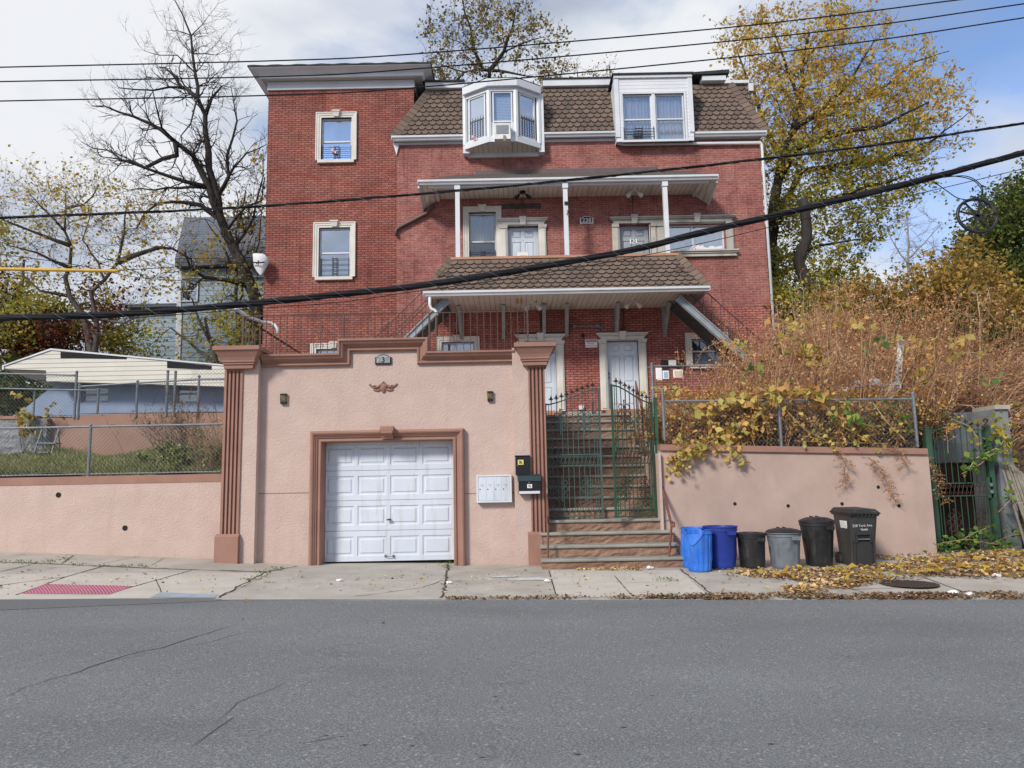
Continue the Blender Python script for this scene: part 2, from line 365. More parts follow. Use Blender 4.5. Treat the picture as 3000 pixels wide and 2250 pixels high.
ROOFG = stripe_mat('slate_grey_roof', (0.13, 0.15, 0.19), (0.11, 0.125, 0.16), (0.045, 0.05, 0.07), 2, 0.16, 0.03, rough=0.85)
BLACKR = M('black_roof_edge', (0.02, 0.02, 0.022), (0.04, 0.04, 0.04), 5, 0.8)
IRON = M('brown_iron', (0.10, 0.055, 0.045), (0.06, 0.035, 0.03), 8, 0.55)
IRONB = M('black_iron', (0.014, 0.013, 0.015), (0.03, 0.02, 0.02), 8, 0.45)
IRONR = M('red_brown_rail_paint', (0.20, 0.075, 0.06), (0.14, 0.055, 0.045), 8, 0.5)
GREENI = M('green_painted_iron', (0.03, 0.095, 0.055), (0.03, 0.06, 0.04), 4, 0.5, dirt=((0.10, 0.05, 0.03), 9, 0.58, 0.66))
GREEND = M('dark_green_iron', (0.06, 0.11, 0.10), (0.045, 0.08, 0.07), 5, 0.55, dirt=((0.10, 0.05, 0.03), 8, 0.6, 0.7))
RUSTI = M('rusty_iron', (0.075, 0.035, 0.025), (0.03, 0.02, 0.018), 12, 0.8)
GALV = M('galvanised_steel', (0.20, 0.225, 0.25), (0.15, 0.17, 0.19), 6, 0.6, metal=0.3)
STEELB = M('blue_grey_steel', (0.30, 0.34, 0.38), (0.24, 0.27, 0.30), 4, 0.5, dirt=((0.16, 0.08, 0.05), 7, 0.66, 0.75))
STEELD = M('dark_steel_tread', (0.06, 0.065, 0.07), (0.035, 0.04, 0.04), 9, 0.6)
GREYW = M('grey_painted_wood', (0.33, 0.35, 0.35), (0.26, 0.275, 0.275), 4, 0.7)
NOSE = M('bluestone_nosing', (0.32, 0.315, 0.275), (0.24, 0.24, 0.215), 3, 0.8, (50, 0.3, 0.005), dirt=((0.13, 0.12, 0.10), 3, 0.58, 0.8))
RISER = M('brownstone_riser', (0.31, 0.19, 0.135), (0.21, 0.125, 0.09), 3.5, 0.9, (14, 1.0, 0.03), detail=8, stretch=(0.6, 1, 2.5), dirt=((0.33, 0.25, 0.19), 6, 0.62, 0.75))
GLASS = glass_mat('window_glass', 0.5)
GLASSL = glass_mat('clear_window_glass', 0.2)
GLASSD = glass_mat('dark_window_glass', 0.13)
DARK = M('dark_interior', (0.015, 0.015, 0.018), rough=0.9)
CURT = M('pale_curtain', (0.42, 0.45, 0.55), (0.33, 0.36, 0.46), 4, 0.9, stretch=(3, 3, 0.4))
BLIND = stripe_mat('white_blind', (0.6, 0.62, 0.68), (0.55, 0.57, 0.63), (0.2, 0.22, 0.27), 2, 0.05, 0.01)
CABLE = M('black_cable', (0.010, 0.010, 0.013), (0.016, 0.016, 0.02), 10, 0.75, spec=0.2)
LASH = M('steel_lashing_wire', (0.13, 0.135, 0.145), rough=0.6, metal=0.2)
BLUEP = M('bright_blue_plastic', (0.02, 0.14, 0.60), (0.04, 0.20, 0.70), 4, 0.5, spec=0.5, dirt=((0.10, 0.17, 0.38), 9, 0.54, 0.8, (1, 1, .4)))
BLUED = M('dark_blue_plastic', (0.012, 0.035, 0.25), (0.015, 0.045, 0.30), 2, 0.42, spec=0.5, dirt=((0.02, 0.03, 0.12), 5, 0.6, 0.9))
BLACKP = M('black_plastic', (0.010, 0.010, 0.012), (0.018, 0.018, 0.021), 3, 0.5, spec=0.5, dirt=((0.075, 0.07, 0.062), 9, 0.55, 0.8, (1, 1, .4)))
GREYP = M('grey_plastic', (0.13, 0.155, 0.185), (0.165, 0.19, 0.22), 4, 0.55, spec=0.5, dirt=((0.085, 0.09, 0.095), 9, 0.54, 0.78, (1, 1, .4)))
CHARP = M('charcoal_plastic', (0.028, 0.029, 0.031), (0.038, 0.039, 0.04), 3, 0.5, spec=0.5, dirt=((0.10, 0.095, 0.085), 5, 0.62, 0.85))
BLACKM = M('black_mailbox_paint', (0.012, 0.012, 0.018), rough=0.4)
GREENM = M('dark_green_mailbox_paint', (0.022, 0.045, 0.045), rough=0.35)
PAPER = M('white_paper', (0.8, 0.8, 0.8), (0.75, 0.75, 0.76), rough=0.8)
INK = M('black_ink', (0.01, 0.01, 0.01), rough=0.6)
INKG = M('grey_digits', (0.25, 0.27, 0.28), rough=0.6)
REDS = M('red_sign_ink', (0.6, 0.06, 0.07), rough=0.6)
YELP = M('yellow_label', (0.75, 0.62, 0.18), rough=0.6)
BARK = M('grey_bark', (0.115, 0.095, 0.085), (0.06, 0.05, 0.045), 9, 0.95, (22, 0.8, 0.03), stretch=(1, 1, 0.25))
BARKD = M('dark_bark', (0.05, 0.042, 0.038), (0.028, 0.024, 0.022), 9, 0.95, (22, 0.8, 0.03), stretch=(1, 1, 0.25))
CONC = M('old_concrete', (0.44, 0.405, 0.355), (0.35, 0.32, 0.28), 1.6, 0.92, (90, 0.35, 0.006), detail=9, dirt=((0.17, 0.16, 0.14), 2.6, 0.56, 0.78))
CONCN = M('newer_concrete', (0.53, 0.49, 0.43), (0.46, 0.425, 0.37), 2.1, 0.9, (100, 0.25, 0.004), detail=8, dirt=((0.30, 0.28, 0.245), 3, 0.58, 0.85))
CONCD = M('rough_driveway_concrete', (0.45, 0.42, 0.375), (0.37, 0.345, 0.305), 2.2, 0.95, (70, 0.8, 0.008), detail=10, dirt=((0.20, 0.185, 0.165), 24, 0.60, 0.72))
KERBM = M('grey_kerb', (0.25, 0.25, 0.245), (0.18, 0.18, 0.175), 3, 0.9, (40, 0.5, 0.01))
JOINT = M('dark_joint_soil', (0.075, 0.065, 0.05), (0.04, 0.035, 0.028), 12, 0.95)
SOIL = M('brown_soil', (0.07, 0.05, 0.035), (0.10, 0.075, 0.05), 3, 0.97, (20, 0.8, 0.03))
CONCG = M('grey_block_wall', (0.23, 0.255, 0.285), (0.15, 0.17, 0.195), 1.5, 0.9, (30, 0.5, 0.01), dirt=((0.42, 0.43, 0.42), 3, 0.6, 0.75))
# ================================================================ house
HY, TY = 22.0, 22.5
house = thing('brick_house', 'tall red brick house with brown scalloped mansard roof and taller flat-roofed tower on its left', 'house', (0, 23, 3))
UX = Vector((1, 0, 0)); NY = Vector((0, -1, 0))
def obox(mb, O, U, Nv, u0, u1, n0, n1, z0, z1):
    P = lambda u, n, z: Vector((O.x+U.x*u+Nv.x*n, O.y+U.y*u+Nv.y*n, O.z+z))
    return mb.hexa([P(u0,n1,z0), P(u1,n1,z0), P(u1,n0,z0), P(u0,n0,z0), P(u0,n1,z1), P(u1,n1,z1), P(u1,n0,z1), P(u0,n0,z1)])
def sash(parent, O, U, Nv, w, h, bars=(0.5,), fw=0.045, glass=None, frame=None, back='dark', vbars=(), name='window', label=None, depth=0.25):
    """double-hung window: frame, pane, what hangs behind it; O = lower left corner of the frame, Nv points outward"""
    f = MB()
    obox(f, O, U, Nv, 0, fw, -0.05, 0.02, 0, h); obox(f, O, U, Nv, w-fw, w, -0.05, 0.02, 0, h)
    obox(f, O, U, Nv, fw, w-fw, -0.05, 0.018, 0, fw); obox(f, O, U, Nv, fw, w-fw, -0.05, 0.018, h-fw, h)
    for i, b in enumerate(bars): obox(f, O, U, Nv, fw, w-fw, -0.045, 0.022-0.004*i, b*h-0.022, b*h+0.022)
    for b in vbars: obox(f, O, U, Nv, b*w-0.035, b*w+0.035, -0.045, 0.026, fw, h-fw)
    wn = obj(name, f, frame or WHITE, parent, label=label)
    g = MB(); obox(g, O, U, Nv, fw, w-fw, -0.022, -0.016, fw, h-fw); obj('pane', g, glass or GLASS, wn)
    bk = MB(); P = lambda u, n, z: Vector((O.x+U.x*u+Nv.x*n, O.y+U.y*u+Nv.y*n, O.z+z)); d = -depth
    bk.quad(P(0, d, 0), P(w, d, 0), P(w, d, h), P(0, d, h)); bk.quad(P(0, -0.06, 0), P(0, d, 0), P(0, d, h), P(0, -0.06, h)); bk.quad(P(w, -0.06, 0), P(w, -0.06, h), P(w, d, h), P(w, d, 0))
    bk.quad(P(0, -0.06, 0), P(w, -0.06, 0), P(w, d, 0), P(0, d, 0)); bk.quad(P(0, -0.06, h), P(0, d, h), P(w, d, h), P(w, -0.06, h))
    obj('recess', bk, DARK, wn)
    if back != 'dark':
        c = MB(); a, b, z0, z1 = (fw, w-fw, fw, h-fw)
        if isinstance(back, tuple): a, b, z0, z1 = w*back[1], w*back[2], h*back[3], h*back[4]; kind = back[0]
        else: kind = back
        if kind == 'blind': c.quad(P(a, -0.09, z0), P(b, -0.09, z0), P(b, -0.09, z1), P(a, -0.09, z1)); obj('blind', c, BLIND, wn)
        else:
            n = 40; vs = []
            for i in range(n+1):
                u = lerp(a, b, i/n); q = -0.11+0.022*math.sin(i*1.25)+0.012*math.sin(i*0.6+1)
                vs += [P(u, q, z0), P(u, q*0.9-0.02, z1)]
            c.add(vs, [(2*i, 2*i+2, 2*i+3, 2*i+1) for i in range(n)]); obj('curtain', c, CURT, wn, smooth=True)
    return wn
def wrect(px, Y):
    x0, x1, z0, z1 = rect(*px, Y); return x0, x1, z0, z1
def surround(parent, inner, Y, wd=0.17, proud=0.07, m=None, key=True, sill=True, bottom=False, name='surround', kw=0.22):
    x0, x1, z0, z1 = inner
    pr = [(0.0, 0.10), (0.0, -proud*0.45), (wd*0.3, -proud*0.45), (wd*0.38, -proud*0.7), (wd*0.72, -proud*0.75), (wd*0.80, -proud), (wd, -proud), (wd, 0.0)]
    mb = MB().sweep([(x0, z0), (x0, z1), (x1, z1), (x1, z0)], pr, Y)
    if key:
        c = (x0+x1)/2; k = kw/2
        mb.hexa([(c-k*.7, Y-proud-.03, z1+.01), (c+k*.7, Y-proud-.03, z1+.01), (c+k*.7, Y, z1+.01), (c-k*.7, Y, z1+.01), (c-k, Y-proud-.06, z1+wd-.01), (c+k, Y-proud-.06, z1+wd-.01), (c+k, Y, z1+wd-.01), (c-k, Y, z1+wd-.01)])
        mb.box(c-k-.02, c+k+.02, Y-proud-.075, Y, z1+wd-.008, z1+wd+.035)
    if sill: mb.box(x0-wd*.55, x1+wd*.55, Y-proud-.03, Y, z0-.1, z0-.002)
    return obj(name, mb, m or STONE, parent)

# --- openings cut through the walls (x0,x1,z0,z1)
w_g1 = wrect((1294, 1002, 1390, 1085), HY)       # ground floor left window
d_g1 = wrect((1540, 1003, 1631, 1203), HY)
d_g2 = wrect((1780, 998, 1873, 1198), HY)
w_g2 = wrect((2027, 993, 2118, 1070), HY)
w_s1 = wrect((1374, 622, 1454, 790), HY)
d_s1 = wrect((1489, 663, 1579, 868), HY)
d_s2 = wrect((1818, 659, 1905, 866), HY)
w_s2 = wrect((1950, 656, 2124, 735), HY)
t_u = wrect((941, 345, 1030, 470), TY); t_m = wrect((934, 667, 1026, 812), TY); t_b = wrect((926, 1022, 1030, 1110), TY)
HX0, HX1 = X(1162, 620, HY), X(2241, 660, HY)
ZT = Z(1700, 398, HY); ZS = Z(1650, 909, HY)
up = MB().wall(HX0, HX1, ZS, ZT, HY, [w_s1, d_s1, d_s2, w_s2], 0.22)
up.box(HX0, HX1, HY+0.75, 30, ZS, ZT+0.02)
up.quad((HX0, HY, ZS), (HX0, HY, ZT), (HX0, HY+.76, ZT), (HX0, HY+.76, ZS)); up.quad((HX1, HY, ZS), (HX1, HY+.76, ZS), (HX1, HY+.76, ZT), (HX1, HY, ZT))
obj('wall', up, BRICK, house)
lo = MB().wall(HX0, HX1, 2.7, ZS, HY, [w_g1, d_g1, d_g2, w_g2], 0.22)
lo.box(HX0, HX1, HY+0.75, 30, 2.7, ZS-0.01)
lo.quad((HX0, HY, 2.7), (HX0, HY, ZS), (HX0, HY+.76, ZS), (HX0, HY+.76, 2.7)); lo.quad((HX1, HY, 2.7), (HX1, HY+.76, 2.7), (HX1, HY+.76, ZS), (HX1, HY, ZS))
obj('lower_wall', lo, BRICKL, house, label='paler worn brick with dark mortar under the awning')
TX0, TX1 = X(779, 600, TY), X(1212, 300, TY); TZ = Z(1000, 262, TY)
tw = MB().wall(TX0, TX1, 2.7, TZ, TY, [t_u, t_m, t_b], 0.2)
tw.box(TX0, TX1, TY+0.75, 31, 2.7, TZ)
tw.quad((TX0, TY, 2.7), (TX0, TY, TZ), (TX0, TY+.76, TZ), (TX0, TY+.76, 2.7)); tw.quad((TX1, TY, 2.7), (TX1, TY+.76, 2.7), (TX1, TY+.76, TZ), (TX1, TY, TZ))
obj('tower_wall', tw, BRICKT, house)

# --- tower cornice : frieze, soffit, crown, black roof edge
fz1 = Z(1000, 239, TY); sz = fz1+0.02
fr = MB(); fr.box(TX0-.03, TX1+.03, TY-.05, 31, TZ, fz1); obj('frieze', fr, WHITE, house)
cx0, cx1 = X(760, 222, TY-.32), X(1240, 222, TY-.32)
so_ = MB(); so_.box(cx0+.02, cx1-.02, TY-.30, 31.2, sz, sz+.03); obj('tower_soffit', so_, SOFFT, house)
ct = Z(1000, 189, TY-.6)
cr = MB(); lowz = sz-.035
pts = [(0, lowz), (0.0, lowz+.10), (-.02, lowz+.11), (-.20, ct-.05), (-.22, ct), (.3, ct), (.3, lowz+.06)]
def ring(off):       # rectangle round the tower at an outward offset
    o = -off; return [(cx0-o, TY-.32-o), (cx1+o, TY-.32-o), (cx1+o, 31.3), (cx0-o, 31.3)]
for (a, za), (b, zb) in zip([(0, lowz), (0, lowz+.10), (-.02, lowz+.11), (-.24, ct-.04), (-.26, ct-.04)], [(0, lowz+.10), (-.02, lowz+.11), (-.24, ct-.04), (-.26, ct-.04), (-.26, ct)]):
    A, B = ring(a), ring(b)
    for k in (3, 0, 1): cr.quad((*A[k], za), (*A[(k+1) % 4], za), (*B[(k+1) % 4], zb), (*B[k], zb))
A, B = ring(0), [(cx0+.06, TY-.26), (cx1-.06, TY-.26), (cx1-.06, 31.3), (cx0+.06, 31.3)]
for k in (3, 0, 1): cr.quad((*B[k], lowz), (*B[(k+1) % 4], lowz), (*A[(k+1) % 4], lowz), (*A[k], lowz)); cr.quad((*B[k], lowz+.1), (*B[(k+1) % 4], lowz+.1), (*B[(k+1) % 4], lowz), (*B[k], lowz))
obj('cornice', cr, WHITE, house)
rf = MB(); A = ring(-.29)
n = 30
for i in range(n):      # slightly wavy bitumen edge
    u0, u1 = lerp(A[0][0], A[1][0], i/n), lerp(A[0][0], A[1][0], (i+1)/n)
    za, zb = ct+.035+.014*math.sin(i*1.7), ct+.035+.014*math.sin((i+1)*1.7)
    rf.hexa([(u0, A[0][1], ct-.012), (u1, A[0][1], ct-.012), (u1, 31.3, ct-.012), (u0, 31.3, ct-.012), (u0, A[0][1], za), (u1, A[0][1], zb), (u1, 31.3, zb), (u0, 31.3, za)])
obj('tower_roof', rf, BLACKR, house)

# --- scalloped shingles on a sloping plane
def shingles(mb, A, B, C, D, w, rows):
    """A bottom left, B bottom right, C top right, D top left"""
    A, B, C, D = map(Vector, (A, B, C, D)); U = (B-A).normalized(); nrm = U.cross(D-A)
    nrm = nrm.normalized()
    if nrm.y > 0: nrm = -nrm
    Vd = -((D-A)-U*((D-A).dot(U))); Lh = Vd.length; Vd.normalize(); h = Lh/rows
    ul, ur = (D-A).dot(U), (B-A).length+(C-B).dot(U); wb = (B-A).length
    for r in range(rows):
        vt = r*h
        shape = [(-.5, 0), (.5, 0), (.5, .80), (.24, 1.22), (-.24, 1.22), (-.5, .80)]
        n0 = int(-2/w)-3
        for k in range(-3, int(wb/w)+4):
            uc = (k+0.5*(r % 2))*w; pts = []
            jit = rnd.uniform(-.03, .03)
            for (a, b) in shape:
                v = min(vt+b*h+(jit*h if b > 1 else 0), Lh+.015); t = v/Lh; lo_, hi_ = lerp(ul, 0, min(t, 1)), lerp(ur, wb, min(t, 1))
                u = uc+a*(w-.014); pts.append((min(max(u, lo_), hi_), v))
            us = [p[0] for p in pts]
            if max(us)-min(us) < .03: continue
            zz = [0.003 if b < .5 else (0.017 if b < 1 else 0.022) for a, b in shape]
            O = D-U*ul
            P = [O+U*u+Vd*v+nrm*q for (u, v), q in zip(pts, zz)]; Q = [O+U*u+Vd*v-nrm*0.004 for (u, v) in pts]
            mb.mi = 0; mb.add(P+Q, [tuple(range(6))]+[(i, i+6, (i+1) % 6+6, (i+1) % 6) for i in range(6)])
            D2 = [O+U*(u+(.015 if a > 0 else -.015) if .02 < v else u)+Vd*min(v+(.040 if b > .5 else 0), Lh+.03)+nrm*(q-.0065) for (u, v), q, (a, b) in zip(pts, zz, shape)]
            mb.mi = 1; mb.add(D2, [tuple(range(6))])
            mb.mi = 0
def hipcap(mb, a, b, n, w=.26):
    a, b = Vector(a), Vector(b)
    for i in range(n):
        p, q = a.lerp(b, i/n), a.lerp(b, (i+1.12)/n)
        d = (q-p).normalized(); s = d.cross(Vector((0, -1, 0))).normalized()*w/2
        o1, o2 = Vector((0, -.05, .0)), Vector((0, -.03, .0)); t = Vector((0, -.012, 0))
        mb.hexa([p-s+o1+Vector((0, .05, 0)), p+s+o1+Vector((0, .05, 0)), q+s+o2+Vector((0, .05, 0)), q-s+o2+Vector((0, .05, 0)), p-s+o1, p+s+o1, q+s+o2, q-s+o2])
MB_, MT_ = HY-.15, HY+.72
zb, zt = Z(1600, 397, MB_), Z(1600, 257, MT_)
A = (X(1162, 408, MB_)-.12, MB_, zb); B = (X(2238, 394, MB_)+.05, MB_, zb); C = (X(2137, 243, MT_), MT_, zt); D = (X(1262, 263, MT_), MT_, zt)
bs = MB(); bs.quad(A, B, C, D); e = 2.6
bs.quad((A[0], 30, zb), A, D, (D[0], 29.5, zt)); bs.quad(B, (B[0], 30, zb), (C[0], 29.5, zt), C); bs.quad(D, C, (C[0], 29.5, zt), (D[0], 29.5, zt)); bs.quad(A, (A[0], 30, zb), (B[0], 30, zb), B)
mans = obj('mansard_roof', bs, SHBASE, house)
sh = MB(); shingles(sh, A, B, C, D, 0.222, 11); obj('shingles', sh, [SHING, SHBASE], mans)
for a_, b_ in ((A, D), (B, C)): hc = MB(); hipcap(hc, a_, b_, 12); obj('hip_cap', hc, SHING, mans)
# rear wing of the mansard, seen past the right hip
RY = 24.6
rw = MB(); a = (X(2060, 398, RY), RY, Z(2060, 398, RY)); b = (X(2222, 396, RY), RY, Z(2060, 398, RY)); c = (X(2191, 247, RY+.4), RY+.4, Z(2150, 248, RY+.4)); d = (X(2090, 250, RY+.4), RY+.4, c[2])
rwb = MB(); rwb.quad(a, b, c, d); rwb.quad(b, (b[0], 29, b[2]), (c[0], 29, c[2]), c); rwb.quad(d, c, (c[0], 29, c[2]), (d[0], 29, d[2])); rwo = obj('rear_mansard', rwb, SHBASE, house)
shingles(rw, a, b, c, d, .222, 11); obj('shingles', rw, [SHING, SHBASE], rwo)
tr = MB(); tr.box(X(2120, 243, RY+.3), c[0]+.02, RY+.28, RY+.5, c[2]+.0, c[2]+.11); tr.box(c[0]-.02, c[0]+.14, RY+.25, 29, c[2]-.32, c[2]-.03); obj('rear_fascia', tr, WHITE, house)
# top fascia boards + black edge
fa = MB(); z1_ = Z(1700, 233, MT_-.1)
fa.box(X(1246, 250, MT_-.1), X(1362, 250, MT_), MT_-.14, MT_+.1, zt-.01, z1_-.02); obj('roof_fascia', fa, WHITE, house); fa = MB(); fa.box(X(1590, 245, MT_-.1), X(1802, 245, MT_), MT_-.14, MT_+.1, zt-.01, z1_); obj('roof_fascia', fa, WHITE, house); fa = MB()
fa.box(X(2057, 236, MT_-.2), X(2127, 236, MT_-.2), MT_-.22, MT_+.1, zt+.03, zt+.19)
obj('roof_fascia', fa, WHITE, house)
bl = MB(); bl.box(X(1238, 238, MT_-.2), X(1362, 240, MT_), MT_-.2, 29.5, z1_-.018, z1_+.03); bl.box(X(1588, 240, MT_), X(1804, 240, MT_), MT_-.18, 29.5, z1_+.002, z1_+.04)
bl.hexa([(X(2030, 236, MT_-.2), MT_-.28, zt+.20), (X(2136, 232, MT_-.2), MT_-.28, zt+.24), (X(2136, 232, MT_), 29.4, zt+.24), (X(2030, 236, MT_), 29.4, zt+.20), (X(2030, 230, MT_-.2), MT_-.28, zt+.29), (X(2136, 226, MT_-.2), MT_-.28, zt+.36), (X(2136, 226, MT_), 29.4, zt+.36), (X(2030, 230, MT_), 29.4, zt+.29)])
obj('flat_roof', bl, BLACKR, house)
# gutters
def gutter(x0, x1, y, z, hgt=.12, name='gutter', parent=house):
    mb = MB(); mb.xprism([(y, z), (y-.03, z+hgt*.45), (y-.065, z+hgt*.55), (y-.07, z+hgt), (y-.055, z+hgt), (y-.05, z+hgt*.62), (y-.01, z+hgt*.5), (y+.012, z+.02), (y+.09, z+.02), (y+.09, z+hgt), (y+.1, z+hgt), (y+.1, z)][::-1], x0, x1)
    mb.box(x0, x0+.012, y-.06, y+.1, z+.01, z+hgt); mb.box(x1-.012, x1, y-.06, y+.1, z+.01, z+hgt)
    return obj(name, mb, WHITE, parent)
gz = zb-.1
gutter(X(1148, 412, MB_), X(1362, 408, MB_), MB_-.06, gz, .13); gutter(X(1590, 398, MB_), X(1803, 393, MB_), MB_-.06, gz+.02, .13); gutter(X(2026, 400, MB_), X(2244, 400, MB_), MB_-.06, gz-.06, .13)
ret = MB(); ret.prism([(X(1150, 425, MB_), gz), (X(1150, 425, MB_)+.2, gz), (HX0, ZT-.55)], HY-.06, HY+.6); obj('eave_return', ret, WHITE, house)
bd = MB(); bd.box(HX0, HX1, HY-.04, HY, gz-.06, gz+.03); obj('eave_board', bd, WHITE, house)
# horizontal drain and corner downpipe
dp = MB(); zd = Z(2000, 421, HY-.08)
dp.tube([(X(1803, 405, HY-.1), HY-.1, zd+.22), (X(1812, 418, HY-.1), HY-.1, zd+.03), (X(1830, 421, HY-.1), HY-.1, zd), (X(2228, 418, HY-.1), HY-.1, zd-.02), (HX1+.03, HY-.1, zd-.1), (HX1+.03, HY-.1, zd-.4), (HX1+.03, HY-.1, 3.2)], .045, 8)
obj('drainpipe', dp, WHITE, house, smooth=True)

# --- tower windows
for nm, t_, bars, bk in (('u', t_u, (.46,), ('curtain', .05, .4, .05, .95)), ('m', t_m, (.5,), ('blind', .05, .95, .05, .5)), ('b', t_b, (.6,), 'blind')):
    x0, x1, z0, z1 = t_
    wn = sash(house, Vector((x0, TY+.1, z0)), UX, NY, x1-x0, z1-z0, bars, back=bk)
    surround(house, t_, TY, sill=True)
def guard(parent, x0, x1, z0, z1, y, n=4, posts=(.42, .58)):
    g = MB()
    for i in range(n): zz = lerp(z0+.03, z1-.06, i/(n-1)); g.box(x0, x1, y-.006, y+.006, zz-.006, zz+.006)
    for u in (0, *posts, 1): xx = lerp(x0, x1, u); g.box(xx-.011, xx+.011, y-.012, y-.0065, z0, z1)
    xa, xb = lerp(x0, x1, posts[0]), lerp(x0, x1, posts[1])
    for i in range(5): zz = lerp(z0+.08, z1-.05, i/4); g.box(xa, xb, y-.016, y-.0125, zz-.012, zz+.012)
    return obj('window_guard', g, IRONB, parent)
x0, x1, z0, z1 = t_u; guard(house, x0+.02, x1-.02, z0+.02, z0+.52, TY+.05)
x0, x1, z0, z1 = t_m; guard(house, x0+.05, x1-.05, z0+.05, z0+.66, TY+.05)
# --- second floor and ground floor windows
x0, x1, z0, z1 = w_s1; sash(house, Vector((x0, HY+.12, z0)), UX, NY, x1-x0, z1-z0, (.5,), frame=STONE, glass=GLASSD, back=('curtain', .06, .94, .5, .96)); surround(house, w_s1, HY, .17, m=STONE, sill=False); guard(house, x0+.03, x1-.03, z0+.05, z0+.62, HY+.06)
x0, x1, z0, z1 = w_g1; sash(house, Vector((x0, HY+.12, z0)), UX, NY, x1-x0, z1-z0, (.5,), back='blind'); surround(house, w_g1, HY, .16)
x0, x1, z0, z1 = w_g2; sash(house, Vector((x0, HY+.12, z0)), UX, NY, x1-x0, z1-z0, (.55,), frame=STONE, glass=GLASSD, back=('blind', .04, .96, .04, .5)); surround(house, w_g2, HY, .19)
x0, x1, z0, z1 = w_s2; sash(house, Vector((x0, HY+.14, z0)), UX, NY, x1-x0, z1-z0, (), vbars=(.0, .47, 1.0), back=('curtain', .08, .99, .03, .97), glass=glass_mat('pale_reflecting_glass', .35))
tb = MB()
for i in range(14): u = lerp(x0+.95, x1-.12, i/13); tb.box(u, u+.05, HY+.09, HY+.10, z0+.04, z0+.04+rnd.uniform(.08, .16))
for (u0, v0, u1, v1) in ((.72, .05, .95, .24), (.80, .04, 1.02, .20)): tb.beam((x0+u0, HY+.10, z0+v0), (x0+u1, HY+.10, z0+v1), .012, .04)
obj('window_clutter', tb, PAPER, house)

# --- doors
def door(parent, D, Y, m, panels=6, knob=True, name='door', side=-1):
    x0, x1, z0, z1 = D; w, h = x1-x0, z1-z0; d = MB()
    d.box(x0, x1, Y+.022, Y+.06, z0, z1)
    xs = [0, .14*w, .44*w, .56*w, .86*w, w]; rows = [(.06, .27), (.34, .36+.28), (.0, 0)]
    pan = [(.07, .34), (.40, .79), (.85, .955)]
    for (a, b) in ((0, xs[1]), (xs[2], xs[3]), (xs[4], w)): d.box(x0+a, x0+b, Y-.003, Y+.0215, z0, z1)
    zz = [0, pan[0][0], pan[0][1], pan[1][0], pan[1][1], pan[2][0], pan[2][1], 1]
    for (a, b) in ((xs[1], xs[2]), (xs[3], xs[4])):
        for i in range(0, 8, 2): d.box(x0+a, x0+b, Y-.0025, Y+.0215, z0+zz[i]*h, z0+zz[i+1]*h)
        for p, q in pan:
            A, B, C_, D_ = x0+a+.012, x0+b-.012, z0+p*h+.012, z0+q*h-.012; g = .035
            v = [(A, Y+.0212, C_), (B, Y+.0212, C_), (B, Y+.0212, D_), (A, Y+.0212, D_), (A+g, Y-.002, C_+g), (B-g, Y-.002, C_+g), (B-g, Y-.002, D_-g), (A+g, Y-.002, D_-g)]
            d.add(v, [(4, 5, 6, 7), (0, 1, 5, 4), (1, 2, 6, 5), (2, 3, 7, 6), (3, 0, 4, 7)])
    o = obj(name, d, m, parent)
    if knob:
        k = MB(); kx = x0+.06 if side < 0 else x1-.06
        for zz_ in (.47, .53):
            k.add([], []); c = Vector((kx, Y-.003, z0+zz_*h))
            k.tube([c, c+Vector((0, -.03, 0)), c+Vector((0, -.035, 0)), c+Vector((0, -.06, 0))], [.026, .026, .018, .02], 10)
        obj('door_knob', k, GALV, o, smooth=40)
    ph = MB(); c = Vector(((x0+x1)/2, Y-.002, z0+.81*h)); ph.tube([c, c+Vector((0, -.008, 0))], .012, 8); obj('peephole', ph, BLACKM, o)
    return o
def door_surround(parent, D, Y, m, over=.30, name='door_surround', cols=True, key=True, reach=None):
    x0, x1, z0, z1 = D; mb = MB(); a, b = (x0-over, x1+over) if reach is None else reach
    H = z1+.03
    for k, (o, p, hh) in enumerate([(.04, .09, .07), (0, .06, .05), (-.05, .12, .04), (-.08, .16, .035)]):
        zz = H+[0, .07, .12, .16][k]; mb.box(a+.08+o-(.0 if k else 0), b-.08-o, Y-p, Y, zz+.001, zz+hh)
    cw = .20
    for (c0, c1) in ((x0-cw-.03, x0-.03), (x1+.03, x1+cw+.03)):
        mb.box(c0, c1, Y-.06, Y, z0-.03, H-.11); mb.box(c0+.035, c1-.035, Y-.085, Y-.0605, z0+.02, H-.14)
        mb.box(c0-.02, c1+.02, Y-.09, Y, H-.108, H-.07); mb.box(c0-.03, c1+.03, Y-.10, Y, H-.069, H-.001)
    for s_, xx in ((-1, x0), (1, x1)): mb.box(min(xx, xx+s_*.028), max(xx, xx+s_*.028), Y-.035, Y+.12, z0-.03, z1+.028)
    mb.box(x0, x1, Y-.035, Y+.12, z1, z1+.028)
    if key:
        c = (x0+x1)/2; mb.hexa([(c-.075, Y-.15, H-.02), (c+.075, Y-.15, H-.02), (c+.075, Y, H-.02), (c-.075, Y, H-.02), (c-.11, Y-.19, H+.23), (c+.11, Y-.19, H+.23), (c+.11, Y, H+.23), (c-.11, Y, H+.23)])
    return obj(name, mb, m, parent)
for D_, m_, dm in ((d_g1, STONE, DOORW), (d_g2, STONE, DOORW), (d_s1, STONE, DOORW)):
    dd = door(house, D_, HY+.13, dm)
    door_surround(house, D_, HY, m_)
dd.name = 'door'
nt_ = MB(); x0, x1, z0, z1 = d_s1; nt_.box(x0+.28, x0+.62, HY+.118, HY+.122, z0+1.12, z0+1.42); np_ = obj('notice', nt_, PAPER, dd, label='crumpled white and yellow notice taped to the door')
nq = MB(); nq.box(x0+.36, x0+.56, HY+.114, HY+.1165, z0+1.19, z0+1.33); obj('notice', nq, YELP, dd)
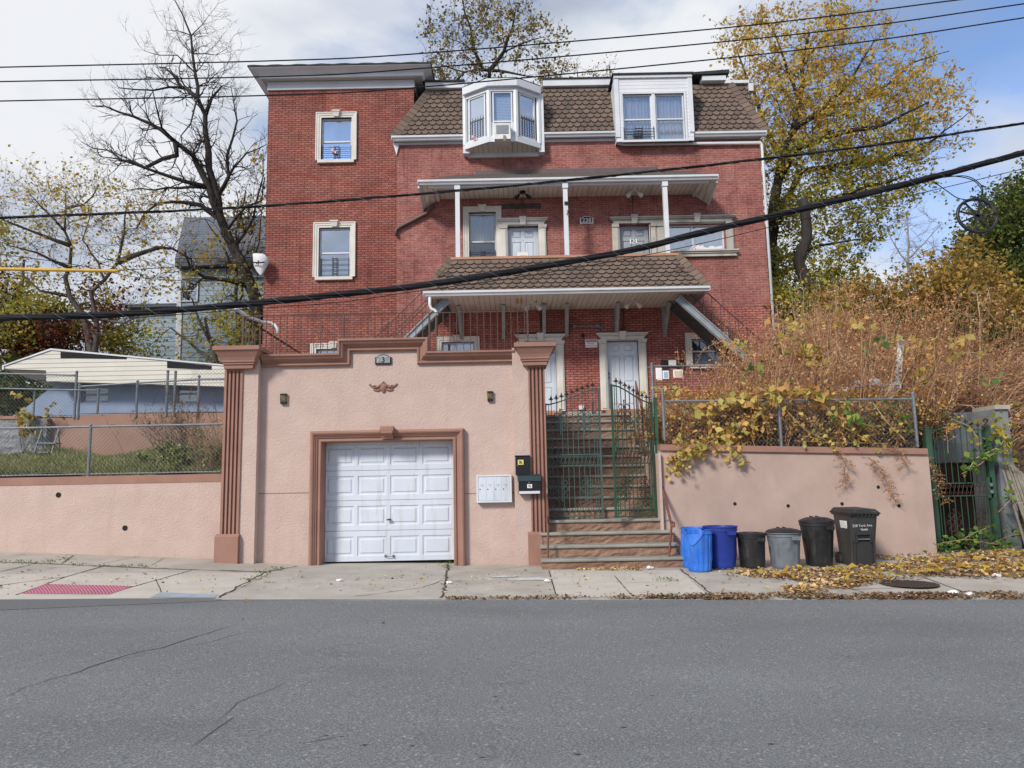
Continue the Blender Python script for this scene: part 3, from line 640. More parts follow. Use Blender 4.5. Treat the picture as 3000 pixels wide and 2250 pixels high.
d2 = door(house, d_s2, HY+.13, DOORG); x0, x1, z0, z1 = d_s2
lb = MB(); lb.box(x0+.33, x0+.55, HY+.118, HY+.122, z0+1.68, z0+1.82); obj('apartment_label', lb, PAPER, d2)
text('apartment_letters', 'R2', .14, (x0+.44, HY+.116, z0+1.75), INK, d2, .001, bold=.004)
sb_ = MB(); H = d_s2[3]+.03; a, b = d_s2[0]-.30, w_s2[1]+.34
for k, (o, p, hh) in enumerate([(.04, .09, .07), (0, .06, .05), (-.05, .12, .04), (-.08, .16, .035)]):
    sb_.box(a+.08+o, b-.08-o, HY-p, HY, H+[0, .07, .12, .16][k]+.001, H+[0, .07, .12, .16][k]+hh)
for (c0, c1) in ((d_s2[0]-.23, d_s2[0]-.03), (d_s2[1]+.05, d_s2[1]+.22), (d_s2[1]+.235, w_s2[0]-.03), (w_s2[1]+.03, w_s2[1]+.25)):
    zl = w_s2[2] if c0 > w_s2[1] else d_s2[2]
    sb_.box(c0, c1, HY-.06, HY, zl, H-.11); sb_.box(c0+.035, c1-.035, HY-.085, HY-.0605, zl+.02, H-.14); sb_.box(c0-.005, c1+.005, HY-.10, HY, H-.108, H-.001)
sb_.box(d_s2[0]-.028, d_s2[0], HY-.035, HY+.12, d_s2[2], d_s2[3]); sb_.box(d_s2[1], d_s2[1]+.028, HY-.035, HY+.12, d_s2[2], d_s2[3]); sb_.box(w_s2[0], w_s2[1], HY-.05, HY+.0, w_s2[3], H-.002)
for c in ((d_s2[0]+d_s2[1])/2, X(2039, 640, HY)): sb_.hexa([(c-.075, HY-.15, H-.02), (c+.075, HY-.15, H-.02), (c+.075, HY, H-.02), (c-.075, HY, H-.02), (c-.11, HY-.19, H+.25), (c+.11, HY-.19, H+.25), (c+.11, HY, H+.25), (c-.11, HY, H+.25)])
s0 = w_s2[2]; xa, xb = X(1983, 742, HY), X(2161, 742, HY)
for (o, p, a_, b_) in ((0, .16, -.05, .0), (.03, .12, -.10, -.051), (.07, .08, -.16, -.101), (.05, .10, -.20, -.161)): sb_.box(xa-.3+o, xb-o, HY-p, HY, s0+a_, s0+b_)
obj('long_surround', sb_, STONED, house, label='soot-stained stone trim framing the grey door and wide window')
# lintel patches of bare stone
lp = MB()
for (a, b, c, d) in ((1472, 596, 1585, 612), (1512, 974, 1664, 986), (1746, 972, 1900, 978)): x0, x1, z0, z1 = rect(a, b, c, d, HY); lp.box(x0, x1, HY-.008, HY, z0, z1)
obj('stone_lintel', lp, M('dark_lintel', (0.085, 0.08, 0.07), (0.05, 0.045, 0.04), 6, .9), house)

# --- bay window
BY = 21.25; bz0, bz1, bz2 = Z(1470, 416, BY), Z(1470, 258, BY), Z(1470, 237, BY)
P = [Vector((X(1364, 350, 21.74), 21.74, 0)), Vector((X(1433, 330, BY), BY, 0)), Vector((X(1511, 330, BY), BY, 0)), Vector((X(1577, 350, 21.74), 21.74, 0))]
bay = MB()
def offp(P, d):
    r = []
    for i, p in enumerate(P):
        a = (P[i]-P[i-1]).normalized() if i > 0 else (P[1]-P[0]).normalized(); b = (P[i+1]-P[i]).normalized() if i < len(P)-1 else a
        na, nb = Vector((a.y, -a.x, 0)), Vector((b.y, -b.x, 0)); m_ = na+nb; r.append(p+m_/m_.length_squared*2*d)
    return r
def band(mb, P, d0, d1, z0, z1):
    A, B = offp(P, d0), offp(P, d1)
    for i in range(len(P)-1):
        v = [(*B[i].xy, z0), (*B[i+1].xy, z0), (*A[i+1].xy, z0), (*A[i].xy, z0), (*B[i].xy, z1), (*B[i+1].xy, z1), (*A[i+1].xy, z1), (*A[i].xy, z1)]; mb.hexa(v)
band(bay, P, -.02, .075, bz0-.02, bz0+.14); band(bay, P, -.02, .04, bz0+.141, bz0+.20)
band(bay, P, -.02, .05, bz1-.12, bz1-.002)
for i in range(4):
    q = offp(P, .015)[i]; bay.tube([(q.x, q.y+.02, bz0+.14), (q.x, q.y+.02, bz1-.1)], .085, 8)
bay.box(X(1357, 350, 21.95), X(1376, 350, 21.95), 21.72, 22.6, bz0-.12, bz1+.04); bay.box(X(1576, 350, 21.95), X(1592, 350, 21.95), 21.72, 22.6, bz0-.12, bz1+.04)
zw0, zw1 = bz0-.16, bz0-.035; bay.box(X(1371, 442, HY), X(1578, 442, HY), HY-.07, HY, zw0, zw1)
bw = obj('bay_window', bay, WHITE, house)
fl = MB(); fl.add([(p.x, p.y, bz0-.03) for p in P]+[(P[3].x, 22.3, bz0-.03), (P[0].x, 22.3, bz0-.03)], [(0, 1, 2, 3, 4, 5)]); fl.add([(P[0].x, HY-.01, zw1+.0), (P[3].x, HY-.01, zw1+.0), (P[2].x, P[2].y, bz0-.02), (P[1].x, P[1].y, bz0-.02)], [(0, 1, 2, 3)])
fl.add([(P[0].x, HY-.01, zw1+.0), (P[1].x, P[1].y, bz0-.02), (P[0].x, P[0].y, bz0-.02)], [(0, 1, 2)]); fl.add([(P[3].x, HY-.01, zw1+.0), (P[3].x, P[3].y, bz0-.02), (P[2].x, P[2].y, bz0-.02)], [(0, 1, 2)])
obj('bay_soffit', fl, SOFF, bw)
ht = MB(); band(ht, P, -.02, .16, bz1+.0, bz2); obj('bay_fascia', ht, WHITE, bw)
tp = MB(); q = offp(P, .165); tp.add([(*p.xy, bz2+.004) for p in q]+[(q[3].x+.0, 23.6, bz2+.22), (q[0].x, 23.6, bz2+.22)], [(0, 1, 2, 3, 4, 5)]); tp.add([(*p.xy, bz2+.022) for p in q]+[(q[3].x, 23.6, bz2+.24), (q[0].x, 23.6, bz2+.24)], [(0, 1, 2, 3, 4, 5)])
tp.box(q[0].x, q[3].x+.1, 22.4, 29, bz2-.1, bz2+.13); obj('bay_roof', tp, BLACKR, bw)
for i, (bars, bk, gl) in enumerate((((.46,), ('curtain', .05, .95, .5, .97), glass_mat('bright_bay_glass', .75)), ((.32,), ('blind', .03, .97, .34, .97), GLASSD), ((.46,), 'dark', GLASS))):
    a, b = P[i].copy(), P[i+1].copy(); U = (b-a).normalized(); Nv = Vector((U.y, -U.x, 0)); w = (b-a).length; m_ = .10 if i == 1 else .13
    O = a+U*m_; O.z = bz0+.2+(0 if i != 1 else .0); sash(bw, O, U, Nv, w-2*m_, bz1-.12-O.z, bars, back=bk, glass=gl, depth=.2)
    if i != 1:
        g = MB()
        for k in range(6): obox(g, O, U, Nv, .07+k*(w-2*m_-.14)/5-.006, .07+k*(w-2*m_-.14)/5+.006, .03, .04, .06, .72)
        for k in range(6): obox(g, O, U, Nv, .05, w-2*m_-.05, .025, .0295, .1+k*.11-.005, .1+k*.11+.005)
        obj('window_guard', g, IRONB, bw)
# --- right dormer
DY = 21.70; x0, x1, z0, z1 = rect(1803, 229, 2029, 414, DY); dw = rect(1826, 275, 2006, 410, DY)
dm = MB().wall(x0, x1, z0, z1, DY, [dw], .15); dm.quad((x0, DY, z0), (x0, DY, z1), (x0, 23.5, z1), (x0, 23.5, z0)); dm.quad((x1, DY, z0), (x1, 23.5, z0), (x1, 23.5, z1), (x1, DY, z1))
dmo = obj('dormer', dm, SIDING, house)
tm = MB()
for c in (x0, x1-.1): tm.box(c-.02, c+.12, DY-.03, DY+.4, z0+(.28 if c > x0 else .15), z1)
a, b, c, d = dw; tm.sweep([(a, c), (a, d), (b, d), (b, c)], [(0, .05), (0, -.025), (.06, -.03), (.07, 0)], DY); tm.box(a-.08, b+.08, DY-.05, DY, c-.07, c-.001); obj('dormer_trim', tm, WHITE, dmo)
half = (b-a-.1)/2
sash(dmo, Vector((a, DY+.06, c)), UX, NY, half, d-c, (.46,), glass=GLASSL, back=('curtain', .04, .96, .25, .97)); sash(dmo, Vector((b-half, DY+.06, c)), UX, NY, half, d-c, (.46,), glass=GLASSL, back=('curtain', .03, .97, .03, .97))
ml = MB(); ml.box(a+half, b-half, DY-.01, DY+.08, c, d); obj('mullion', ml, WHITE, dmo)
guard(dmo, a, a+half+.02, c-.02, c+.42, DY-.02, 5, (.37, .62))
vt = MB(); vt.tube([(a+.17, DY-.03, c+.07), (a+.17, DY-.01, c+.07)], .09, 14); obj('vent_cap', vt, GALV, dmo)
dr = MB(); dr.box(x0-.03, x1+.02, DY-.06, DY+.1, z1+.001, z1+.09); obj('dormer_fascia', dr, WHITE, dmo)
dk = MB(); dk.box(x0-.08, x1+.06, DY-.10, 25, z1+.092, z1+.14); obj('dormer_roof', dk, BLACKR, dmo)

# --- upper porch roof
PY = 20.85; gx0, gx1 = X(1224, 537, PY), X(2103, 515, PY); pz = Z(1660, 536, PY)
gutter(gx0, gx1, PY-.02, pz+.02, .13)
ps = MB(); ps.box(gx0+.5, gx1-.45, PY+.09, HY-.001, pz+.03, pz+.05)
for s_, (ga, gb) in ((1, (gx0+.04, gx0+.5)), (-1, (gx1-.04, gx1-.45))):
    ps.add([(ga, PY+.08, pz+.03), (gb, PY+.08, pz+.03), (gb, HY-.002, pz-.0), (ga, HY-.002, pz-.28)], [(0, 1, 2, 3) if s_ < 0 else (3, 2, 1, 0)])
pso = obj('porch_soffit', ps, SOFF, house)
tr = MB(); tr.beam((gx0+.5, PY+.1, pz+.0), (gx0+.5, HY-.02, pz-.03), .09, .08); tr.beam((gx1-.45, PY+.1, pz+.0), (gx1-.45, HY-.02, pz-.03), .09, .08)
tr.beam((gx0+.02, PY+.05, pz+.0), (gx0+.02, HY-.02, pz-.29), .05, .12); tr.beam((gx1-.02, PY+.05, pz+.0), (gx1-.02, HY-.02, pz-.29), .05, .12)
tr.box(gx0+.3, gx1-.25, PY+.10, PY+.2, pz-.03, pz+.026); obj('porch_trim', tr, WHITE, house)
pr = MB(); zr = Z(1650, 506, HY); pr.add([(gx0+.05, PY-.03, pz+.155), (gx1-.05, PY-.03, pz+.155), (gx1-.9, HY, zr), (gx0+1.0, HY, zr), (gx0+.05, HY, pz+.16), (gx1-.05, HY, pz+.16)], [(0, 1, 2, 3), (4, 0, 3), (1, 5, 2)])
obj('porch_roof', pr, M('weathered_shingle_roof', (0.12, 0.10, 0.085), (0.06, 0.05, 0.045), 14, .95, (30, .6, .01)), house)
fs = MB(); fs.box(X(1393, 508, HY), X(1925, 500, HY), HY-.03, HY, zr-.02, zr+.12); obj('flashing', fs, M('brown_flashing', (0.13, 0.10, 0.10), rough=.5), house)
AT = Z(1650, 752, 20.95); PF = d_s1[2]
for px_, (ya, yb) in ((1341, (560, 748)), (1660, (556, 745)), (1955, (545, 738))):
    xc = X(px_+1, yb, 20.95); po = MB(); po.box(xc-.065, xc+.065, 20.89, 21.02, PF, pz+.03); po.box(xc-.085, xc+.085, 20.86, 21.05, pz-.14, pz+.02); obj('porch_post', po, WHITE, house)
cl = MB(); xc = X(1661, 600, 20.95); cl.box(xc-.08, xc+.05, 20.85, 20.885, Z(1660, 600, 20.9), Z(1660, 592, 20.9)); cl.tube([(xc, 20.87, Z(1660, 618, 20.9)), (xc+.02, 20.8, Z(1660, 625, 20.9)), (xc-.02, 20.86, Z(1660, 630, 20.9))], .015, 6); obj('post_bracket', cl, BLACKM, house)
# brown offset downpipe at left of the porch roof
dp = MB(); dp.tube([(gx0+.38, HY-.12, pz-.2), W(1257, 612, HY-.1), W(1250, 625, HY-.08), W(1170, 666, HY-.08), W(1160, 674, HY-.08), W(1161, 690, HY-.08)], .055, 8); obj('brown_downpipe', dp, M('brown_pipe', (0.12, 0.08, 0.07), rough=.5), house, smooth=True)
# --- awning between the floors (mansard skirt round the balcony)
AY = 20.05; ax0, ax1 = X(1240, 865, AY), X(2079, 848, AY); az = Z(1650, 861, AY)
gutter(ax0, ax1, AY-.03, az, .13)
A = (ax0+.05, AY+.03, az+.12); B = (ax1-.05, AY+.03, az+.12); D = (X(1323, 757, 20.9), 20.88, AT-.06); C = (X(1982, 743, 20.9), 20.88, AT-.06)
ab = MB(); ab.quad(A, B, C, D); ab.quad((A[0], HY, A[2]), A, D, (D[0], HY, D[2])); ab.quad(B, (B[0], HY, B[2]), (C[0], HY, C[2]), C)
ab.quad((D[0], 21.0, D[2]), (C[0], 21.0, C[2]), (C[0], 21.0, PF), (D[0], 21.0, PF)); aw = obj('balcony_skirt', ab, SHBASE, house)
sh = MB(); shingles(sh, A, B, C, D, 0.243, 8); obj('shingles', sh, [SHING, SHBASE], aw)
for a_, b_ in ((A, D), (B, C)): hc = MB(); hipcap(hc, a_, b_, 8); obj('hip_cap', hc, SHING, aw)
cp = MB(); cp.box(D[0]-.02, C[0]+.05, 20.84, 21.06, AT-.055, AT+.015); cp.box(D[0]-.02, D[0]+.16, 21.061, HY, AT-.055, AT+.015); cp.box(C[0]-.13, C[0]+.05, 21.061, HY, AT-.055, AT+.015); obj('coping', cp, COPER, house)
pf = MB(); pf.box(D[0], C[0], 21.0, HY, PF-.12, PF-.01); obj('balcony_floor', pf, GREYW, house)
as_ = MB(); as_.box(ax0+.12, ax1-.1, AY+.07, HY-.001, az+.01, az+.03); obj('awning_soffit', as_, SOFF, house)
at_ = MB(); at_.box(ax0+.03, ax0+.115, AY+.07, HY, az-.01, az+.12); at_.box(ax1-.095, ax1-.03, AY+.07, HY, az-.01, az+.12); obj('awning_trim', at_, WHITE, house)
rs = MB()
for p_ in (1516, 1527): x0 = X(p_, 878, 21); rs.box(x0-.035, x0+.035, 20.5, 21.1, az+.004, az+.0095)
obj('rust_stain', rs, M('rust_stain', (0.42, 0.22, 0.06), (0.5, 0.4, 0.28), 9, .8), house)
for (ta, tb_, bb, yb) in ((1343, 890, 1352, 991), (1475, 891, 1475, 991), (1594, 889, 1594, 980), (1661, 888, 1660, 983), (1811, 882, 1806, 977), (1959, 877, 1947, 984)):
    br = MB(); a = W(ta, tb_, 21.14); b = W(bb, yb, HY-.06); a.z = az+.0
    br.beam(a, b, .10, .12, up=(0, 1, 0)); xw = b.x-.0; br.box(xw-.045, xw+.045, HY-.09, HY, b.z-.03, az+.005); obj('bracket', br, GREYW, house)
# steps and plinth under the ground-floor doors
pl = MB(); pl.box(HX0, d_g1[0]-.4, HY-.06, HY, 2.7, 3.35); pl.box(d_g1[1]+.25, d_g2[0]-.25, HY-.16, HY, 2.9, Z(1710, 1206, HY-.16)); pl.box(d_g2[1]+.3, HX1, HY-.05, HY, 2.7, 3.3); obj('plinth', pl, CONC, house)
for D_ in (d_g1, d_g2):
    st = MB(); a, b, c, d = D_; st.box(a-.1, b+.1, HY-.30, HY+.1, 2.9, c-.031); obj('door_step', st, COPER, house)
    th = MB(); th.box(a-.02, b+.02, HY-.05, HY+.12, c-.03, c-.002); obj('threshold', th, WHITE, house)
# conduits on the wall
cd = MB(); cd.tube([W(1585, 905, HY-.03), W(1584, 965, HY-.03)], .018, 6); cd.tube([W(1826, 905, HY-.03), W(1827, 960, HY-.03)], .018, 6); cd.tube([W(1826, 958, HY-.03), W(1827, 969, HY-.04)], .06, 8); cd.tube([W(1530, 578, HY-.02), W(1530, 612, HY-.02)], .012, 6); cd.tube([W(1854, 570, HY-.02), W(1853, 622, HY-.02)], .012, 6)
obj('conduit', cd, IRON, house)

# ================================================================ things fixed on or near the house
def ac():
    a = thing('air_conditioner', 'white window air conditioner propped in the middle bay window', 'air conditioner', W(1472, 405, 21.3))
    x0, x1, z0, z1 = rect(1448, 360, 1496, 407, 20.95); b = MB(); b.box(x0, x1, 20.95, 21.5, z0, z1); obj('casing', b, M('dirty_white_casing', (0.72, 0.73, 0.73), (0.6, 0.6, 0.58), 4, .5), a, bevel=.01)
    g = MB(); g.box(x0+.06, x1-.06, 20.942, 20.9495, z0+.16, z1-.07); obj('grille', g, stripe_mat('grille_slats', (0.33, 0.36, 0.4), (0.28, 0.3, 0.34), (0.1, 0.11, 0.12), 2, .03, .01), a)
    s = MB(); s.beam((x0+.3, 20.93, z0+.1), (x0+.3, 20.95, z0-.08), .07, .05); obj('prop', s, M('bare_wood', (0.3, 0.24, 0.18), rough=.8), a)
    f = MB(); z = bz0+.2; f.box(x0-.13, x0-.005, BY-.01, BY+.01, z, z+.43); f.box(x1+.005, x1+.13, BY-.01, BY+.01, z, z+.43); obj('side_filler', f, WHITE, a)
ac()
def plaque(name, label, px, Y, frame, face, digits, dm, cat='house number', arch=.35, bold=.004, ser=None):
    x0, x1, z0, z1 = rect(*px, Y); w, h = x1-x0, z1-z0; t = thing(name, label, cat, ((x0+x1)/2, Y, z0))
    def shape(i):
        a, b, c = x0+i, x1-i, (x0+x1)/2; zb_ = z1-h*arch*.55
        return [(a, z0+i), (b, z0+i), (b, zb_-i*.3), (b-w*.12, zb_-i*.3)]+[(c+w*.36*math.cos(q), zb_-i*.6+(z1-zb_)*math.sin(q)) for q in (R(20), R(50), R(70), R(90), R(110), R(130), R(160))]+[(a+w*.12, zb_-i*.3), (a, zb_-i*.3)]
    m = MB(); m.prism(shape(0), Y-.03, Y); obj('frame', m, frame, t); m = MB(); m.prism(shape(w*.09), Y-.036, Y-.0305); obj('face', m, face, t)
    for i, ch in enumerate(digits):
        mm = dm[i] if isinstance(dm, list) else dm; text('digit', ch, h*.74, ((x0+x1)/2+(i-1)*w*.23, Y-.038, z0+h*.42), mm, t, .002, bold=bold)
plaque('number_plaque', 'small arched black house number plaque on the brick between the two upper doors', (1699, 634, 1738, 656), HY-.002, STONE, BLACKM, '238', M('silver_digits', (0.62, 0.63, 0.62), rough=.4))
sg = thing('warning_sign', 'white and red security camera warning sign on brick between the lower doors', 'sign', W(1733, 1018, HY))
x0, x1, z0, z1 = rect(1715, 993, 1750, 1018, HY-.02); b = MB(); b.box(x0, x1, HY-.02, HY-.004, z0, z1); obj('panel', b, PAPER, sg); b = MB(); w, h = x1-x0, z1-z0; b.box(x0+.02, x1-.02, HY-.0235, HY-.0205, z1-h*.36, z1-.015); obj('red_band', b, REDS, sg)
text('lettering', 'WARNING', .07, ((x0+x1)/2, HY-.026, z1-h*.2), PAPER, sg, .001); text('lettering', 'Security', .058, (x0+w*.42, HY-.023, z0+h*.48), INK, sg, .001); text('lettering', 'Cameras In Use', .052, ((x0+x1)/2, HY-.023, z0+h*.2), INK, sg, .001)
c1 = thing('security_camera', 'grey camera on a long horizontal wall pipe above the warning sign', 'camera', W(1725, 957, HY)); p = MB(); p.tube([W(1684, 956, HY-.1), W(1745, 957, HY-.1)], .025, 8); p.tube([W(1683, 956, HY-.14), W(1683, 956, HY)], .05, 10); obj('arm', p, GALV, c1, smooth=40); p = MB(); q = W(1749, 956, HY-.1); p.box(q.x-.05, q.x+.07, q.y-.06, q.y+.06, q.z-.045, q.z+.05); obj('junction_box', p, GALV, c1); p = MB(); p.tube([W(1757, 957, HY-.12), W(1766, 960, HY-.2)], [.03, .045], 10); obj('camera_head', p, GREYP, c1)
c2 = thing('dome_camera', 'small dark round camera beside the warning sign', 'camera', W(1708, 986, HY)); p = MB(); q = W(1708, 984, HY); p.tube([q, q+Vector((0, -.05, 0)), q+Vector((0, -.09, -.02))], [.055, .05, .02], 12); obj('camera_head', p, IRONB, c2, smooth=True)
def flood(name, label, px, py, Y, z, body, glass, n=2):
    t = thing(name, label, 'light', (X(px, py, Y), Y, z)); b = MB(); x = X(px, py, Y); b.tube([(x, Y, z), (x, Y, z-.05)], .09, 14); obj('base', b, body, t)
    for s in ((-1, 1) if n == 2 else (0,)):
        h = MB(); a = Vector((x+s*.04, Y, z-.05)); m_ = a+Vector((s*.07, -.03, -.07)); e_ = m_+Vector((s*.09, -.07, -.12)); h.tube([a, m_], .015, 6); h.tube([m_, m_.lerp(e_, .35), e_], [.035, .045, .075], 12); ho = obj('lamp_head', h, body, t, smooth=40)
        g = MB(); g.tube([e_, e_+Vector((s*.01, -.012, -.02))], [.068, .05], 12); obj('lens', g, glass, ho)
LENS = M('frosted_lens', (0.6, 0.6, 0.58), rough=.25)
flood('floodlight', 'twin floodlight on the awning soffit between the first and second bracket pairs', 1561, 880, 20.9, az+.01, STONE, LENS)
flood('floodlight', 'twin floodlight on the awning soffit above the right white door', 1853, 874, 20.9, az+.01, STONE, LENS)
flood('floodlight', 'black twin light under the upper porch roof above the left upper door', 1531, 560, 21.5, pz+.03, BLACKM, BLACKM)
flood('floodlight', 'white twin light under the upper porch roof above the grey upper door', 1857, 553, 21.5, pz+.03, WHITE, LENS)
# small flags in the windows
FLAGR = stripe_mat('flag_stripes', (0.75, 0.72, 0.72), (0.7, 0.68, 0.68), (0.45, 0.05, 0.07), 2, .03, .015)
for (lab, px_, py_, Y_) in (('small striped flag tucked in the left pane of the bay window', 1383, 402, 21.45), ('small striped flag draped on the tower window guard', 972, 441, TY+.03)):
    t = thing('flag', lab, 'flag', W(px_, py_, Y_)); q = W(px_, py_, Y_); m = MB(); m.beam(q+Vector((-.1, -.02, .12)), q+Vector((.02, -.02, .1)), .01, .01); obj('stick', m, M('flag_stick', (0.3, 0.2, 0.1)), t)
    m = MB(); vs = []
    for i in range(7):
        for j in range(3): vs.append(q+Vector((-.03+.03*i, -.03+.012*math.sin(i*1.5+j), .08-.05*j-.018*i)))
    m.add(vs, [(i*3+j, i*3+j+1, i*3+j+4, i*3+j+3) for i in range(6) for j in range(2)]); obj('cloth', m, FLAGR, t)
# white wrapped service entry on the left corner of the tower
t = thing('wrapped_dish', 'white cloth-wrapped bundle hanging off the left corner of the tower', 'wrapped dish', W(762, 770, 22.2))
m = MB(); q = W(765, 765, 22.2); vs = []; prof = [(.02, .24), (.17, .22), (.23, .12), (.24, -.02), (.19, -.17), (.12, -.32), (.03, -.44)]
for (r, z) in prof:
    for k in range(14): th = 2*math.pi*k/14; rr = r*(1+.12*math.sin(3*th+z*9)); vs.append((q.x+rr*math.cos(th)-.14*(z > .05)*(z*3), q.y+rr*.6*math.sin(th), q.z+z))
m.add(vs, [(i*14+k, i*14+(k+1) % 14, (i+1)*14+(k+1) % 14, (i+1)*14+k) for i in range(len(prof)-1) for k in range(14)]); obj('cloth_cover', m, M('white_cloth', (0.72, 0.72, 0.74), (0.6, 0.6, 0.62), 6, .8, (9, .5, .03)), t, smooth=True)
m = MB(); m.tube([W(770, 733, 22.4), W(757, 745, 22.2), W(757, 765, 22.05), W(751, 773, 22.05)], .018, 6); m.tube([W(736, 768, 22.05), W(756, 770, 21.98), W(775, 768, 22.05)], .022, 6); obj('strap', m, IRONB, t)
# white conduit bending down on the deck
t = thing('conduit_pipe', 'white bent conduit pipe crossing the left railing corner', 'pipe', W(815, 975, 20)); m = MB()
m.tube([W(690, 903, 18.5), W(720, 925, 19), W(770, 944, 19.6), W(793, 946, 19.8), W(806, 953, 19.8), W(813, 963, 19.8), W(814, 978, 19.8)], .042, 8); obj('pipe', m, WHITE, t, smooth=True)
# white downspout elbow at the awning corner
t = thing('downspout_elbow', 'white curved downspout elbow at the left awning corner', 'pipe', W(1275, 930, 20.2)); m = MB()
m.tube([(ax0+.18, AY+.02, az+.03), W(1259, 893, 20.1), W(1263, 904, 20.1), W(1274, 909, 20.1), W(1279, 916, 20.1), W(1279, 925, 20.1)], .045, 8); obj('elbow', m, WHITE, t, smooth=True); m = MB(); m.tube([W(1279, 924, 20.1), W(1278, 985, 20.1)], .04, 8); obj('lower_pipe', m, IRON, t)
# side stairs of steel
def side_stair(name, label, top, dirx, n, railpx=None):
    t = thing(name, label, 'stairs', (top.x, top.y, 3.3)); run, rise, wd = .24, .235, 1.0
    e_ = top+Vector((dirx*run*n, 0, -rise*n))
    for k, yo in enumerate((0, wd)):
        s = MB(); s.beam(top+Vector((0, yo, 0)), e_+Vector((0, yo, 0)), .05, .22); s.beam(top+Vector((0, yo-.03, .11)), e_+Vector((0, yo-.03, .11)), .08, .02); s.beam(top+Vector((0, yo-.03, -.11)), e_+Vector((0, yo-.03, -.11)), .08, .02)
        for i in range(n): q = top+Vector((dirx*run*(i+.5), yo-.028, -rise*(i+.5)+.03)); s.tube([q, q+Vector((0, -.012, 0))], .012, 6)
        obj('stringer', s, STEELB, t)
    tr_ = MB()
    for i in range(n): q = top+Vector((dirx*run*(i+.5), 0, -rise*(i+.5))); tr_.box(q.x-.13, q.x+.13, q.y+.03, q.y+wd-.03, q.z-.02, q.z+.015)
    tr_.beam(top+Vector((0, .5, -.16)), e_+Vector((0, .5, -.16)), .9, .008)
    obj('treads', tr_, STEELD, t)
    r_ = MB()
    for yo in (-.0, wd):
        for hh in (.45, .95): r_.beam(top+Vector((0, yo, hh)), e_+Vector((0, yo, hh)), .025, .025)
        for i in range(n+1): q = top+Vector((dirx*run*i, yo, -rise*i)); r_.box(q.x-.008, q.x+.008, q.y-.008, q.y+.008, q.z+.1, q.z+.95)
    obj('railing', r_, IRON, t)
side_stair('steel_staircase', 'blue-grey steel staircase climbing from the left to under the awning', W(1310, 880, 20.4), -1, 13)
side_stair('steel_staircase', 'blue-grey steel staircase going down to the right from the awning into dry brush', W(1985, 872, 20.4), 1, 11)
# boxes and pictures by the right fence
t = thing('wall_mailbox', 'left of two black mailboxes beside the dark ground floor window', 'mailbox', W(1947, 1070, HY)); x0, x1, z0, z1 = rect(1937, 1054, 1958, 1078, HY-.1); m = MB(); m.box(x0, x1, HY-.1, HY, z0, z1); obj('box', m, BLACKM, t, bevel=.01)
t = thing('wall_mailbox', 'right of two black mailboxes, touching the dark ground floor window', 'mailbox', W(1993, 1070, HY)); x0, x1, z0, z1 = rect(1982, 1053, 2005, 1077, HY-.1); m = MB(); m.box(x0, x1, HY-.1, HY, z0, z1); obj('box', m, BLACKM, t, bevel=.01)
t = thing('paper_notice', 'white paper notice taped between the two black mailboxes', 'notice', W(1970, 1070, HY)); x0, x1, z0, z1 = rect(1959, 1055, 1981, 1071, HY-.1); m = MB(); m.box(x0, x1, HY-.09, HY-.085, z0, z1); obj('sheet', m, PAPER, t)
for (lab, a, b, c, d, mm) in (('pale blue picture hung on the chain link fence', 1941, 1086, 1959, 1110, M('pale_blue_picture', (0.3, 0.5, 0.62), (0.22, 0.38, 0.5), 8)), ('cream picture hung on the chain link fence', 1972, 1083, 2000, 1106, M('cream_picture', (0.62, 0.54, 0.36), (0.5, 0.4, 0.25), 9)), ('white sheet hung at the post of the chain link fence', 1921, 1078, 1939, 1114, PAPER)):
    t = thing('hanging_picture', lab, 'picture', W((a+c)/2, d, 19)); x0, x1, z0, z1 = rect(a, b, c, d, 19.0); m = MB(); m.box(x0, x1, 18.98, 19.0, z0, z1); obj('frame', m, PAPER, t); m = MB(); m.box(x0+.03, x1-.03, 18.972, 18.979, z0+.03, z1-.03); obj('face', m, mm, t)
# ================================================================ ground
def surf(name, poly_px=None, xr=None, yr=None, nx=40, ny=6, lift=0.0, m=None, zf=None, kind='structure'):
    """sheet draped on the ground; poly_px = near-left, near-right, far-right, far-left in photo pixels"""
    mb = MB(); zf = zf or G
    if poly_px:
        c = [GP(*p) for p in poly_px]
        pt = lambda u, v: (c[0].lerp(c[1], u)).lerp(c[3].lerp(c[2], u), v)
    else: pt = lambda u, v: Vector((lerp(*xr, u), lerp(*yr, v), 0))
    vs = []
    for j in range(ny+1):
        for i in range(nx+1): p = pt(i/nx, j/ny); vs.append((p.x, p.y, zf(p.x, p.y)+lift))
    mb.add(vs, [(j*(nx+1)+i, j*(nx+1)+i+1, (j+1)*(nx+1)+i+1, (j+1)*(nx+1)+i) for j in range(ny) for i in range(nx)])
    if m is None: return mb
    return obj(name, mb, m, kind=kind)
def polyline_strip(mb, pts, w, lift=.003, wob=0.0, zf=None, taper=False):
    zf = zf or G; P = []
    for a, b in zip(pts, pts[1:]):
        n = max(2, int((Vector(b)-Vector(a)).length/.12))
        for i in range(n): P.append(Vector(a).lerp(Vector(b), i/n))
    P.append(Vector(pts[-1]))
    P = [Vector((p.x+rnd.uniform(-wob, wob), p.y+rnd.uniform(-wob, wob)*1.3, 0)) for p in P]
    vs = []
    for i, p in enumerate(P):
        d = (P[min(i+1, len(P)-1)]-P[max(i-1, 0)]).normalized(); s = Vector((-d.y, d.x, 0))*w/2*((1-abs(2*i/len(P)-1)**3) if taper else 1)*rnd.uniform(.6, 1.3 if wob else 1)
        for q in (p+s, p-s): vs.append((q.x, q.y, zf(q.x, q.y)+lift))
    mb.add(vs, [(2*i, 2*i+1, 2*i+3, 2*i+2) for i in range(len(P)-1)])
